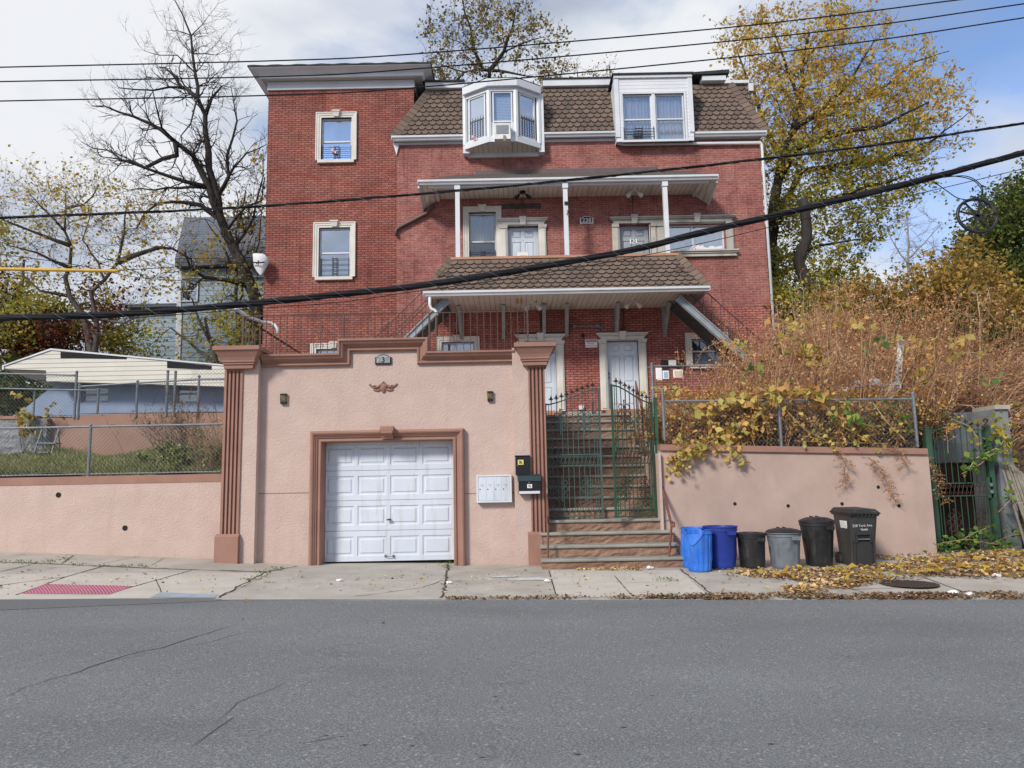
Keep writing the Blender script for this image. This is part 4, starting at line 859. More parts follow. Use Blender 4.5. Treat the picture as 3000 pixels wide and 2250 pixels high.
def asphalt():
    m, t, b = newmat('worn_asphalt'); n1_ = noise(t, 70, 3, 0.75); n2_ = noise(t, .35, 8, .6, stretch=(.5, 1.3, 1)); n3_ = noise(t, 38, 2, .6)
    v = N(t, 'ShaderNodeTexVoronoi'); v.inputs['Scale'].default_value = 55; tcn = N(t, 'ShaderNodeTexCoord'); t.links.new(tcn.outputs['Object'], v.inputs[0])
    r1_ = ramp(t, n1_.outputs[0], [(.33, (.088, .093, .099)), (.5, (.162, .169, .176)), (.66, (.285, .29, .292))])
    r2_ = ramp(t, n2_.outputs[0], [(.28, (.74, .74, .75)), (.45, (.96, .96, .96)), (.55, (1.02, 1.02, 1.02)), (.72, (1.2, 1.2, 1.19))]); mm = mixc(t, 1, r1_.outputs[0], r2_.outputs[0], 'MULTIPLY')
    r3_ = ramp(t, v.outputs['Color'], [(.86, (0, 0, 0)), (.92, (.75, .75, .75))]); m3 = mixc(t, r3_.outputs[0], mm.outputs[0], (.34, .34, .33))
    t.links.new(m3.outputs[0], b.inputs['Base Color']); b.inputs['Roughness'].default_value = .85; b.inputs['Specular IOR Level'].default_value = .35
    p = bump(t, None, n1_.outputs[0], .8, .006); bump(t, b, n3_.outputs[0], .4, .008, p); return m
ASPH = asphalt()
ASPHP = M('lighter_gutter_asphalt', (0.16, 0.165, 0.17), (0.11, 0.113, 0.118), 60, .9, (90, .6, .006), lo=.3, hi=.7)
gm = MB(); gm.quad((-600, -200, -1.5), (600, -200, -1.5), (600, 900, -1.5), (-600, 900, -1.5)); obj('ground', gm, SOIL, kind='structure')
road = surf('road', xr=(-40, 40), yr=(-25, KERB+.02), nx=60, ny=8)
road.mi = 1
cracks = [[(0, 2050), (70, 2015), (235, 1965), (365, 1920), (470, 1900), (560, 1870), (680, 1835)], [(480, 1905), (620, 1880), (730, 1850)], [(630, 2125), (690, 2060), (780, 2030), (840, 2000)], [(1840, 2000), (1900, 1965), (2000, 1960)], [(560, 2200), (620, 2150), (680, 2100)],
          [(900, 1915), (1010, 1890), (1150, 1880), (1190, 1870)], [(1390, 2000), (1500, 2005), (1680, 2003)], [(2500, 1940), (2600, 1942), (2720, 1940)], [(2430, 1998), (2560, 1990), (2700, 1996)], [(1980, 1890), (2100, 1880), (2250, 1884)], [(300, 1760+180), (420, 1920)], [(850, 2180), (1000, 2160)]]
for i, c in enumerate(cracks): polyline_strip(road, [GP(*p) for p in c], 0.012 if i in (0,) else .006, .003, .022, taper=True)
for _ in range(14):
    q = GP(rnd.uniform(950, 3000), rnd.uniform(1960, 2230)); w = rnd.uniform(.008, .02); road.quad((q.x-w*1.6, q.y, q.z+.003), (q.x, q.y-w*.6, q.z+.003), (q.x+w*1.5, q.y+w*.2, q.z+.003), (q.x, q.y+w*.7, q.z+.003))
obj('road', road, [ASPH, M('tar_crack', (0.05, 0.05, 0.053), rough=.8)], kind='structure')
gp = MB(); v = surf('x', poly_px=[(0, 1788), (620, 1762), (700, 1756), (0, 1746)], nx=40, ny=3, lift=.004); obj('gutter_strip', v, ASPHP, kind='structure')
sw = surf('sidewalk', xr=(-40, 40), yr=(KERB, 14.4), nx=160, ny=10, lift=0)
sw.mi = 1
sd = surf('x', xr=(-.5, 40), yr=(KERB-.001, KERB), nx=60, ny=1)
for i in range(60):
    a, b = lerp(-.5, 20, i/60), lerp(-.5, 20, (i+1)/60)
    sw.quad((a, KERB-.02, road_z(a)-.02), (b, KERB-.02, road_z(b)-.02), (b, KERB, G(b, KERB)), (a, KERB, G(a, KERB)))
sw.mi = 2
def jl(*pp, w=.02, wob=0.004): polyline_strip(sw, [GP(*p) for p in pp], w, .0085, wob)
jl((0, 1647), (200, 1655), (500, 1668), (790, 1676), w=.035, wob=.012); jl((780, 1676), (640, 1752), w=.03, wob=.02); jl((870, 1660), (780, 1676), w=.03, wob=.02)
jl((0, 1676), (90, 1655)); jl((45, 1745), (190, 1692), (300, 1660)); jl((320, 1740), (560, 1672)); jl((0, 1716), (200, 1690)); jl((456, 1698), (474, 1738), w=.012); jl((180, 1652), (215, 1628), w=.02)
jl((300, 1652), (400, 1632), w=.015, wob=.0); jl((445, 1656), (480, 1636), w=.012, wob=0)
jl((1315, 1655), (1308, 1685), (1296, 1752), w=.028, wob=.03); jl((1608, 1672), (1628, 1742), w=.014); jl((1800, 1688), (1850, 1745), w=.014); jl((1990, 1668), (2060, 1720), (2088, 1752), w=.022, wob=.02); jl((1830, 1708), (1990, 1705), w=.01)
jl((2500, 1728), (2590, 1752), w=.018); jl((2500, 1728), (2700, 1720), w=.014); jl((2700, 1690), (2870, 1752), w=.018); jl((2760, 1688), (3000, 1684), w=.012)
jl((1040, 1748), (1150, 1735), (1240, 1722), (1300, 1700), w=.014, wob=.02); jl((2340, 1640), (2720, 1642), w=.02, wob=.006)
obj('sidewalk', sw, [CONC, KERBM, JOINT], kind='structure')
def slab(name, px, m, lift=.0045, nx=24, ny=5): return obj(name, surf('x', poly_px=px, nx=nx, ny=ny, lift=lift), m, kind='structure')
slab('corner_pavement', [(-200, 1760), (640, 1752), (790, 1679), (-200, 1645)], CONCN)
slab('driveway', [(648, 1758), (1294, 1757), (1312, 1645), (880, 1652)], CONCD)
slab('step_pavement', [(1632, 1750), (2080, 1752), (1990, 1670), (1612, 1672)], CONCN, .004)
bk_ = slab('painted_kerb', [(440, 1752), (627, 1754), (640, 1743), (470, 1737)], M('blue_painted_kerb', (0.33, 0.38, 0.44), (0.27, 0.31, 0.36), 6, .8), .0095, 8, 2)
tm_ = surf('tactile_mat', poly_px=[(62, 1741), (320, 1743), (390, 1719), (130, 1713)], nx=12, ny=4, lift=.010)
c = [GP(*p) for p in [(62, 1741), (320, 1743), (390, 1719), (130, 1713)]]
for i in range(26):
    for j in range(9):
        p = c[0].lerp(c[1], (i+.5)/26).lerp(c[3].lerp(c[2], (i+.5)/26), (j+.5)/9); z = G(p.x, p.y)+.010; tm_.mi = 1
        tm_.add([(p.x+.02*math.cos(a), p.y+.02*math.sin(a), z) for a in (0, 1.05, 2.1, 3.14, 4.2, 5.24)]+[(p.x+.011*math.cos(a), p.y+.011*math.sin(a), z+.008) for a in (0, 1.05, 2.1, 3.14, 4.2, 5.24)], [(k, (k+1) % 6, (k+1) % 6+6, k+6) for k in range(6)]+[(6, 7, 8, 9, 10, 11)])
o = obj('tactile_mat', tm_, [M('pink_tactile_mat', (0.72, 0.28, 0.36), (0.62, 0.24, 0.31), 5, .7), M('tactile_dome', (0.30, 0.085, 0.14), rough=.7)]); tag(o, 'pink tactile paving mat with small domes set in the corner pavement', 'tactile mat')
mc = MB(); q = GP(2662, 1712); vs = [(q.x, q.y, G(q.x, q.y)+.006)]
for ring_, (rr, zz) in enumerate(((.40, .014), (.43, .014), (.45, .004))):
    pass
for r_ in (.0,):
    n = 40; vs = [(q.x, q.y, q.z+.012)]+[(q.x+.40*math.cos(2*math.pi*k/n), q.y+.40*math.sin(2*math.pi*k/n), q.z+.012) for k in range(n)]
    mc.add(vs, [(0, k+1, (k+1) % n+1) for k in range(n)])
for i in range(-7, 8):
    for j in range(-7, 8):
        if i*i+j*j < 50: x_, y_ = q.x+i*.052, q.y+j*.052; mc.box(x_-.016, x_+.016, y_-.016, y_+.016, q.z+.0121, q.z+.019)
mco = obj('manhole_cover', mc, M('rusty_cast_iron', (0.075, 0.05, 0.04), (0.045, 0.035, 0.03), 20, .8)); tag(mco, 'round dark cast-iron manhole cover in the right sidewalk', 'manhole cover')
wp = MB()
for (cx_, cy_, sx_, sy_) in ((1475, 1690, .22, .1), (1555, 1697, .36, .16)):
    q = GP(cx_, cy_); vs = []
    n = 22
    for k in range(n): a = 2*math.pi*k/n; r_ = 1+rnd.uniform(-.25, .25); vs.append((q.x+sx_*r_*math.cos(a), q.y+sy_*r_*math.sin(a), G(q.x, q.y+sy_*r_*math.sin(a))+.0065))
    wp.add(vs, [tuple(range(n))])
obj('paint_smudge', wp, M('white_paint_smudge', (0.6, 0.6, 0.6), (0.42, 0.41, 0.38), 14, .9), kind='structure')

# ================================================================ garage
GY = 13.75
gar = thing('garage', 'pink stucco garage front with brown mouldings, fluted end pillars and white roll door', 'garage', (-2.6, 14.5, 0.1))
gx0, gx1 = X(745, 1300, GY), X(1512, 1300, GY)
do = rect(941, 1290, 1331, 1655, GY); do = (do[0], do[1], -.15, Z(1136, 1290, GY)); zb0 = -.15
ztl = Z(870, 1045, GY); ztm = Z(1120, 1000, GY)
xm0, xm1 = X(990, 1015, GY), X(1250, 1015, GY)
g = MB().wall(gx0, gx1, zb0, ztl, GY, [do], .28); g.box(xm0, xm1, GY, GY+.3, ztl, ztm); g.box(gx0, gx1, GY+.281, GY+.4, do[3], ztl)
g.box(gx0, do[0], GY+.281, GY+.4, zb0, do[3]); g.box(do[1], gx1, GY+.281, GY+.4, zb0, do[3])
g.box(gx0-.5, gx1+.35, GY+.401, 20.5, 2.6, 3.8)
obj('wall', g, PINK, gar)
inn = MB(); inn.box(do[0]-.3, do[1]+.3, GY+.9, GY+1, -.3, 3); inn.box(do[0]-.3, do[1]+.3, GY+.41, GY+.9, -.3, -.16); obj('interior', inn, DARK, gar)
jn = MB(); zj = Z(825, 1445, GY); jn.box(gx0, X(905, 1445, GY), GY-.004, GY, zj-.008, zj+.008); obj('control_joint', jn, BROWN, gar); zj2 = Z(1380, 1446, GY); jn = MB(); jn.box(X(1361, 1446, GY), gx1, GY-.004, GY, zj2-.008, zj2+.008); obj('control_joint', jn, BROWN, gar)
CPR = [(0, .35), (0, -.20), (.035, -.20), (.045, -.17), (.06, -.165), (.085, -.15), (.10, -.115), (.115, -.085), (.13, -.08), (.135, -.06), (.165, -.055), (.175, -.075), (.195, -.08), (.213, -.06), (.215, 0.0)]
zc0, zc1 = Z(873, 1036, GY-.2), Z(1120, 990, GY-.2); xl, xr_ = X(988, 1010, GY-.2), X(1252, 1010, GY-.2)
# the path runs left to right, so the moulding lies to its right: negative offsets
cpth = [(X(762, 1037, GY-.2), zc0), (xl, zc0), (xl, zc1), (xr_, zc1), (xr_, zc0), (X(1506, 1029, GY-.2), zc0)]
cn = MB().sweep(cpth, [(-o, y) for o, y in CPR], GY); obj('cornice', cn, BROWN, gar)
# door frame moulding
FX0, FX1, FZ = X(906, 1450, GY-.1), X(1361, 1450, GY-.1), Z(1135, 1259, GY-.1)
FP = [(0, 0.0), (0, -.10), (.012, -.125), (.04, -.14), (.065, -.13), (.08, -.105), (.095, -.10), (.10, -.08), (.125, -.075), (.13, -.055), (.15, -.05), (.155, -.075), (.19, -.08), (.205, -.06), (.207, .27)]
df = MB().sweep([(FX0, -.1), (FX0, FZ), (FX1, FZ), (FX1, -.1)], [(-o, y) for o, y in FP], GY); dfo = obj('door_frame', df, BROWN, gar)
ky = MB(); a, b, c, d = rect(1114, 1249, 1153, 1285, GY-.2)
ky.xprism([(GY-.26, c+.10), (GY-.27, d-.02), (GY-.2, d+.0), (GY, d), (GY, c), (GY-.14, c), (GY-.17, c+.06)], a+.02, b-.02); ky.tube([(a, GY-.2, d-.06), (b, GY-.2, d-.06)], .07, 14); obj('keystone', ky, BROWN, dfo)
# sectional door
DYY = GY+.27; dx0, dx1 = X(942, 1470, DYY)-.0, X(1333, 1470, DYY); dz0, dz1 = Z(1136, 1643, DYY), Z(1136, 1290, DYY)+.1
gd = MB(); H = (dz1-.1-dz0)/4
rows_ = []
for r in range(4):
    za, zb_ = dz0+r*H+(.0 if r == 0 else .004), dz0+(r+1)*H-.004+(.1 if r == 3 else 0)
    w = (dx1-dx0); mrg = .07; pw = (w-mrg*5)/4; holes = []
    for k in range(4): xa = dx0+mrg+k*(pw+mrg); holes.append((xa, xa+pw, za+H*.17, za+H*.17+H*.64))
    gd.wall(dx0, dx1, za, zb_, DYY, holes, .006)
    gd.quad((dx0, DYY, za), (dx0, DYY+.03, za-.004), (dx1, DYY+.03, za-.004), (dx1, DYY, za)); gd.quad((dx0, DYY, zb_), (dx1, DYY, zb_), (dx1, DYY+.03, zb_+.004), (dx0, DYY+.03, zb_+.004))
    for (a, b, c, d) in holes:
        loops = [(0, .006), (.018, .016), (.045, .016), (.065, .002), (.072, .002)]
        vs = []
        for (i_, dy) in loops: vs += [(a+i_, DYY+dy, c+i_), (b-i_, DYY+dy, c+i_), (b-i_, DYY+dy, d-i_), (a+i_, DYY+dy, d-i_)]
        fs = [(4*l+k, 4*l+(k+1) % 4, 4*l+4+(k+1) % 4, 4*l+4+k) for l in range(4) for k in range(4)]+[(16, 17, 18, 19)]
        gd.add(vs, fs)
gd.box(dx0, dx1, DYY+.031, DYY+.05, dz0, dz1)
gdo = obj('garage_door', gd, DOORW, gar)
rsm = MB(); 
for (px_, y0_, y1_) in ((1229, 1292, 1312), (1013, 1320, 1355), (1204, 1290, 1302)):
    a = X(px_, y0_, DYY); rsm.box(a-.006, a+.006, DYY-.0015, DYY-.0005, Z(px_, y1_, DYY), Z(px_, y0_, DYY))
obj('rust_streak', rsm, M('rust_streak', (0.55, 0.42, 0.2), (0.6, 0.5, 0.32), 20, .8), gdo)
lk = MB(); q = W(1141, 1522, DYY-.03); lk.tube([q+Vector((.01, .03, 0)), q+Vector((0, -.02, 0))], .018, 8); lk.box(q.x-.05, q.x+.03, q.y-.03, q.y-.015, q.z-.014, q.z+.012); obj('lock_handle', lk, IRON, gdo)
lk = MB(); a, b = W(1130, 1629, DYY-.005), W(1153, 1629, DYY-.005); up_ = Vector((0, -.045, 0)); lk.tube([a, a+up_, b+up_, b], .008, 6)
for q in (a, b): lk.tube([q, q+Vector((0, -.006, 0))], .028, 10)
obj('pull_handle', lk, GALV, gdo)
# pillars
def pillar(bx0, bx1, fx0, fx1, side, zbase, zcap, capx, baserect, name='pillar'):
    """bx: pink body span, fx: fluted face span (brown)"""
    b = MB(); b.box(bx0, bx1, GY-.17, GY+.1, zbase, zcap-.05); p = obj(name, b, PINK, gar)
    f = MB(); n = 4; w = fx1-fx0; yb = GY-.20; f.box(fx0, fx1, yb+.045, GY+.3, zbase+.0, zcap-.05)
    fw = .036; m_ = (w-4*fw-3*.035)/2; xs = fx0
    ztop = zcap-.43
    edges = [(fx0, fx0+m_)]; u = fx0+m_
    for k in range(4):
        u += fw
        if k < 3: edges.append((u, u+.035)); u += .035
    edges.append((u, fx1))
    for (a, c) in edges: f.box(a, c, yb, yb+.0445, zbase+.35, ztop)
    f.box(fx0, fx1, yb, yb+.0445, ztop+.0005, zcap-.3)
    obj('fluted_face', f, BROWN, p)
    bs_ = MB(); a, c, d, e = baserect; bs_.box(a, c, GY-.27, GY-.1, d, e); bs_.xprism([(GY-.27, e+.001), (GY-.20, e+.05), (GY-.1, e+.05), (GY-.1, e+.001)], a, c); obj('base', bs_, BROWN, p)
    cm = MB(); x0, x1 = capx; PR = [(.13, -.40), (.13, -.33), (.105, -.325), (.105, -.29), (.085, -.285), (.085, -.25), (.08, -.24), (.065, -.20), (.035, -.15), (.005, -.10), (.0, -.085), (-.0, -.08), (-.03, -.075), (-.03, 0.0)]
    yf, yb2 = GY-.42, GY+.38
    lv = [[(x0+o_, yf+o_, zcap+z_), (x1-o_, yf+o_, zcap+z_), (x1-o_, yb2-o_, zcap+z_), (x0+o_, yb2-o_, zcap+z_)] for o_, z_ in PR]
    vs = [v for l in lv for v in l]; fs = [(4*l+k, 4*l+(k+1) % 4, 4*l+4+(k+1) % 4, 4*l+4+k) for l in range(len(PR)-1) for k in range(4)]+[(4*len(PR)-4, 4*len(PR)-3, 4*len(PR)-2, 4*len(PR)-1), (3, 2, 1, 0)]
    cm.add(vs, fs); obj('capital', cm, BROWN, p)
PYY = GY-.17
ZC = Z(692, 1013, GY-.42); ZC2 = Z(1567, 1003, GY-.42)
pillar(X(705, 1300, PYY), X(752, 1300, PYY), X(650, 1350, GY-.2), X(704, 1350, GY-.2), -1, -.1, ZC, (X(624, 1015, GY-.42)+.03, X(760, 1015, GY-.42)-.03), (X(627, 1610, GY-.27), X(696, 1610, GY-.27), -.1, Z(662, 1574, GY-.27)))
pillar(X(1505, 1300, PYY), X(1553, 1300, PYY), X(1553, 1350, GY-.2), X(1602, 1350, GY-.2), 1, -.15, ZC2, (X(1506, 1006, GY-.42)+.03, X(1628, 1006, GY-.42)-.03), (X(1548, 1610, GY-.27), X(1590, 1610, GY-.27), -.15, Z(1570, 1567, GY-.27)))
# relief ornament
orn = MB(); q = W(1123, 1134, GY-.01)
def blob(mb, c, rx, ry, rz, n=8, m=5):
    vs = []; fs = []
    for i in range(m+1):
        ph = math.pi*i/m-math.pi/2
        for k in range(n): th = 2*math.pi*k/n; vs.append((c[0]+rx*math.cos(ph)*math.cos(th), c[1]+ry*math.sin(ph), c[2]+rz*math.cos(ph)*math.sin(th)))
    mb.add(vs, [(i*n+k, i*n+(k+1) % n, (i+1)*n+(k+1) % n, (i+1)*n+k) for i in range(m) for k in range(n)])
blob(orn, (q.x, q.y, q.z), .07, .035, .08)
for s in (-1, 1):
    for i in range(9):
        u = i/8; blob(orn, (q.x+s*(.05+.2*u), q.y, q.z+.035-.05*math.sin(u*3.0)+.02*u), .034-.012*u, .032-.012*u, .03-.010*u)
        blob(orn, (q.x+s*(.04+.13*u), q.y, q.z-.03-.035*math.sin(u*2.6)), .022, .022, .018)
        blob(orn, (q.x+s*(.04+.14*u), q.y-.01, q.z+.01+.02*math.sin(u*9)), .016, .026, .014)
for (a, b) in ((0, .09), (0, -.09), (.02, -.07), (-.02, -.07), (.03, .06), (-.03, .06)): blob(orn, (q.x+a, q.y, q.z+b), .022, .028, .022)
o = obj('relief_ornament', orn, BROWN, smooth=True); tag(o, 'brown winged scroll relief ornament on the pink wall above the garage door', 'ornament')
plaque('number_sign', 'black framed lit number sign on the pink garage wall under the cornice', (1100, 1039, 1147, 1068), GY-.002, BLACKM, M('pale_backing', (0.36, 0.40, 0.42), rough=.5), '238', [INKG, INK, INKG], arch=.5)
for lab, x_, y_, x2, y2 in (('small black lattice wall lantern left of the garage ornament', 821, 1153, 838, 1183), ('small black lattice wall lantern right of the garage ornament', 1428, 1146, 1444, 1175)):
    a, b, c, d = rect(x_, y_, x2, y2, GY-.06); t = thing('wall_lantern', lab, 'lantern', ((a+b)/2, GY, c), 'wall lanterns on the garage front')
    m = MB(); m.box(a, b, GY-.06, GY, c, c+.045); obj('base', m, BLACKM, t); m = MB(); m.box(a-.004, b+.004, GY-.066, GY, d-.03, d); obj('cap', m, BLACKM, t)
    m = MB(); m.box(a+.01, b-.01, GY-.055, GY, c+.046, d-.031); obj('glass', m, M('amber_glass', (0.5, 0.42, 0.2), (0.28, 0.22, 0.1), 30, .3), t)
    m = MB(); e, f_ = c+.045, d-.03
    for k in range(3):
        for s in (0, 1):
            x0_, x1_ = (a, b) if s else (b, a); za = lerp(e, f_, k/3-.1*s); zb_ = lerp(e, f_, (k+1)/3+.05); m.beam((x0_, GY-.06, max(e, za)), (x1_, GY-.06, min(f_, zb_)), .006, .007)
    m.box(a, a+.008, GY-.063, GY-.05, e, f_); m.box(b-.008, b, GY-.063, GY-.05, e, f_); obj('lattice', m, BLACKM, t)
# mailboxes
t = thing('cluster_mailbox', 'white four-door cluster mailbox on the pink wall right of the garage door', 'mailbox', W(1447, 1472, GY)); a, b, c, d = rect(1396, 1391, 1499, 1472, GY-.12)
m = MB(); m.box(a, b, GY-.115, GY, c, d); obj('casing', m, DOORW, t, bevel=.006); m = MB(); m.sweep([(a, c), (a, d), (b, d), (b, c)], [(0, 0), (0, -.013), (-.028, -.013), (-.03, 0)], GY-.1155, closed=True); obj('rim', m, WHITE, t)
for k in range(4):
    x0_ = a+.035+k*(b-a-.07)/4; x1_ = x0_+(b-a-.07)/4-.004; m = MB(); m.box(x0_, x1_, GY-.121, GY-.1155, c+.04, d-.05); o = obj('door', m, DOORW, t); m = MB(); w = x1_-x0_; m.box(x0_+w*.25, x0_+w*.78, GY-.1225, GY-.1212, d-.185, d-.178); m.box(x0_+w*.45, x0_+w*.62, GY-.1225, GY-.1212, d-.212, d-.204); obj('slot', m, INKG, o)
    m = MB(); q = Vector((x0_+w*.2, GY-.121, lerp(c, d, .48))); m.tube([q, q+Vector((0, -.006, 0))], .011, 8); obj('lock', m, IRON, o)
t = thing('wall_mailbox', 'black metal mailbox with yellow label 2L, above the green-lidded mailbox', 'mailbox', W(1530, 1390, PYY)); a, b, c, d = rect(1510, 1335, 1551, 1390, PYY-.1)
m = MB(); m.box(a, b, PYY-.10, PYY, c, d-.01); m.box(a-.008, b+.008, PYY-.115, PYY, d-.009, d+.006); obj('box', m, BLACKM, t); m = MB(); w, h = b-a, d-c; m.box(a+w*.18, a+w*.58, PYY-.104, PYY-.1005, c+h*.52, c+h*.78); obj('label', m, YELP, t); text('lettering', '2L', h*.19, (a+w*.38, PYY-.106, c+h*.65), INK, t, .001, bold=.003)
m = MB(); q = Vector((a+w*.14, PYY-.10, c+h*.49)); m.tube([q, q+Vector((0, -.008, 0))], .01, 8); obj('lock', m, GALV, t)
t = thing('wall_mailbox', 'dark green lidded mailbox labelled 1L on the fluted right pillar', 'mailbox', W(1550, 1447, GY-.2)); a, b, c, d = rect(1519, 1390, 1583, 1447, GY-.33); yb = GY-.2
m = MB(); m.box(a, b, yb-.12, yb, c, d-.10); obj('box', m, BLACKM, t, bevel=.005); m = MB(); m.xprism([(yb, d-.005), (yb-.05, d+.005), (yb-.12, d-.03), (yb-.14, d-.12), (yb-.1205, d-.12), (yb, d-.101)], a-.015, b+.015); obj('lid', m, GREENM, t)
m = MB(); m.box(a+.01, b-.01, yb-.126, yb-.1205, c+.004, c+.05); obj('newspaper_slot', m, WHITE, t); m = MB(); w, h = b-a, d-c; m.box(a+w*.40, a+w*.62, yb-.124, yb-.1205, c+h*.30, c+h*.50); obj('label', m, PAPER, t); text('lettering', '1L', h*.17, (a+w*.51, yb-.1255, c+h*.4), INK, t, .001, bold=.003); m = MB(); q = Vector((a+w*.48, yb-.12, c+h*.58)); m.tube([q, q+Vector((0, -.01, 0))], .012, 8); obj('lock', m, GALV, t)

# ---------------------------------------------------------------- railing on the garage roof
def scroll(mb, c, r, turns, d, y, w=.007, flip=1):
    P = []
    for i in range(int(turns*10)+1):
        a = i/10*2*math.pi/1; rr = r*(1-i/(turns*10)*.8); P.append((c[0]+flip*rr*math.cos(a), y, c[1]+d*rr*math.sin(a)))
    mb.tube(P, w, 4)
RYY = 14.35; t = thing('iron_railing', 'brown wrought iron railing standing on the garage roof behind the parapet', 'railing', W(1130, 1030, RYY))
zr0 = 3.8; zr1 = Z(1130, 918, RYY); xa, xb = X(712, 925, RYY), X(1546, 908, RYY)
top = MB(); top.box(xa, xb, RYY-.016, RYY+.016, zr1-.014, zr1); obj('top_rail', top, IRON, t); top = MB(); top.box(xa, xb, RYY-.012, RYY+.012, zr0+.08, zr0+.1); obj('bottom_rail', top, IRON, t)
for px_ in (712, 1007, 1258, 1546):
    p = MB(); xx = X(px_, 980, RYY); p.box(xx-.018, xx+.018, RYY-.02, RYY+.02, zr0, zr1+(.07 if px_ == 1546 else -.0141)); obj('post', p, IRON, t)
bl = MB(); n = 42
bx = [lerp(xa, xb, (i+.5)/n) for i in range(n)]
for xx in bx: bl.box(xx-.0065, xx+.0065, RYY-.0065, RYY+.0065, zr0+.1, zr1-.0145)
o = obj('baluster', bl, IRON, t); o['kind'] = 'stuff'
for px_, zc_ in ((936, 960), (936, 1012), (1127, 938), (1127, 965), (1324, 950), (1324, 1010), (1490, 950), (1490, 1010)):
    s = MB(); q = W(px_, zc_, RYY)
    for f_ in (-1, 1): scroll(s, (q.x+f_*.045, q.z), .038, 1.3, 1, RYY, .005, flip=f_); s.tube([(q.x+f_*.08, RYY, q.z), (q.x+f_*.04, RYY, q.z-.12), (q.x+f_*.01, RYY, q.z-.2)], .005, 4)
    obj('scroll', s, IRON, t)
t = thing('stair_railing', 'brown iron side railing dropping back behind the left garage pillar', 'railing', W(712, 990, 14.5)); A, B = W(714, 930, RYY), W(1000, 1110, 19.5)
m = MB(); m.beam(A, B, .035, .03); obj('top_rail', m, IRON, t); m = MB()
for i in range(22): q = A.lerp(B, i/22); m.box(q.x-.008, q.x+.008, q.y-.008, q.y+.008, q.z-.95, q.z)
o = obj('baluster', m, IRON, t); o['kind'] = 'stuff'

# ================================================================ stone staircase
st = thing('stone_staircase', 'brownstone staircase with grey stone nosings rising between pink walls', 'stairs', (2.2, 13, 0))
def sy(k): return 12.9+.28*(k-1)
def szz(k): return .2035*k
for k in range(1, 16):
    y, z = sy(k), szz(k)
    if k == 15: z = 3.02
    wide = k <= 3
    if wide: x0_, x1_ = X([0, 1588, 1586, 1586][k], 1600, y), X([0, 2000, 1985, 1975][k], 1600, y)
    else: x0_, x1_ = X(1607, 1500, 13.8), X(1930 if k > 4 else 1960, 1500, 13.8)+.0
    ye = sy(k+1)+.02 if k < 15 else 22.0
    m = MB(); zt_ = z-.05; n = 26
    vs = []; hgt = .165
    for j in range(5):
        for i in range(n+1):
            e_ = 1 if 0 < i < n else .3; vs.append((lerp(x0_, x1_, i/n), y+.035+rnd.uniform(-.012, .012)*e_, lerp(zt_-hgt-.02, zt_, j/4)))
    m.add(vs, [(j*(n+1)+i, j*(n+1)+i+1, (j+1)*(n+1)+i+1, (j+1)*(n+1)+i) for j in range(4) for i in range(n)]); m.box(x0_, x1_, y+.05, ye+.1, zt_-hgt-.6, zt_-.001)
    s = obj('step', m, RISER, st)
    xs = [x0_-.02, lerp(x0_, x1_, rnd.uniform(.34, .4)) if k < 6 else x0_+.6, x1_+.02]
    m = MB()
    for a, b in zip(xs, xs[1:]):
        pr = [(y-.005, z-.03), (y-.005, z-.012), (y+.006, z-.002), (y+.02, z), (ye, z), (ye, z-.05), (y+.015, z-.05), (y, z-.045)][::-1]
        m.xprism(pr, a+.002, b-.002)
    obj('tread', m, NOSE, s)
ck = MB(); ck.box(X(1930, 1400, 13.7), X(1936, 1300, 13.6), 13.66, 17.2, 0, 2.0); obj('side_wall', ck, PINK, st)
# upper terrace
tr_ = MB(); tr_.box(X(1607, 1500, 13.8), 3.4, 17.08, 21.97, 2.0, 2.985); obj('terrace', tr_, CONC, kind='structure')
t = thing('wall_box', 'small white utility box low on the brick between the lower doors', 'box', W(1703, 1196, HY)); m = MB(); a, b, c, d = rect(1696, 1188, 1711, 1200, HY-.08); m.box(a, b, HY-.08, HY-.001, c, d); obj('box', m, WHITE, t, bevel=.008)
t = thing('vent_pipe', 'short black pipe standing left of the right white door', 'pipe', W(1737, 1215, 21.7)); m = MB(); q = W(1737, 1213, 21.75); m.tube([q, W(1737, 1177, 21.75)], .032, 10); obj('pipe', m, BLACKP, t)
# handrails
for (lab, a, b, c_, d_) in (('red-brown iron handrail on the left side of the steps beside the fluted pillar', (1605, 1634), (1607, 1523), 1599, (1560, 16.4)), ('red-brown iron handrail on the right side of the steps by the blue bins', (1960, 1636), (1968, 1537), 1920, (1862, 16.5))):
    t = thing('handrail', lab, 'handrail', W(*a, 13.0)); y0_ = 13.0; p0, p1 = W(*a, y0_), W(*b, y0_)
    m = MB(); m.tube([p0, p1+Vector((0, 0, .03))], .02, 6); obj('post', m, IRONR, t)
    if c_ == 1920: e1 = W(1862, 1117, 16.6)
    else: e1 = Vector((X(1600, 1444, 13.9)-.0, 16.3, p1.z+(16.3-13.0)*.205/.28))
    sgn = 1 if c_ == 1920 else -1
    m = MB(); m.tube([p1+Vector((.0, .0, -.03)), p1+Vector((sgn*.03, -.06, -.03)), p1+Vector((sgn*.03, -.06, .03)), p1+Vector((0, .05, .06)), e1], .02, 6); m.tube([p1+Vector((.0, .02, -.04)), e1+Vector((0, 0, -.12))], .014, 6); obj('rail', m, IRONR, t)
    m = MB(); m.tube([e1+Vector((0, -.02, 0)), (e1.x, e1.y, 2.6)], .018, 6); obj('post', m, IRONR, t)

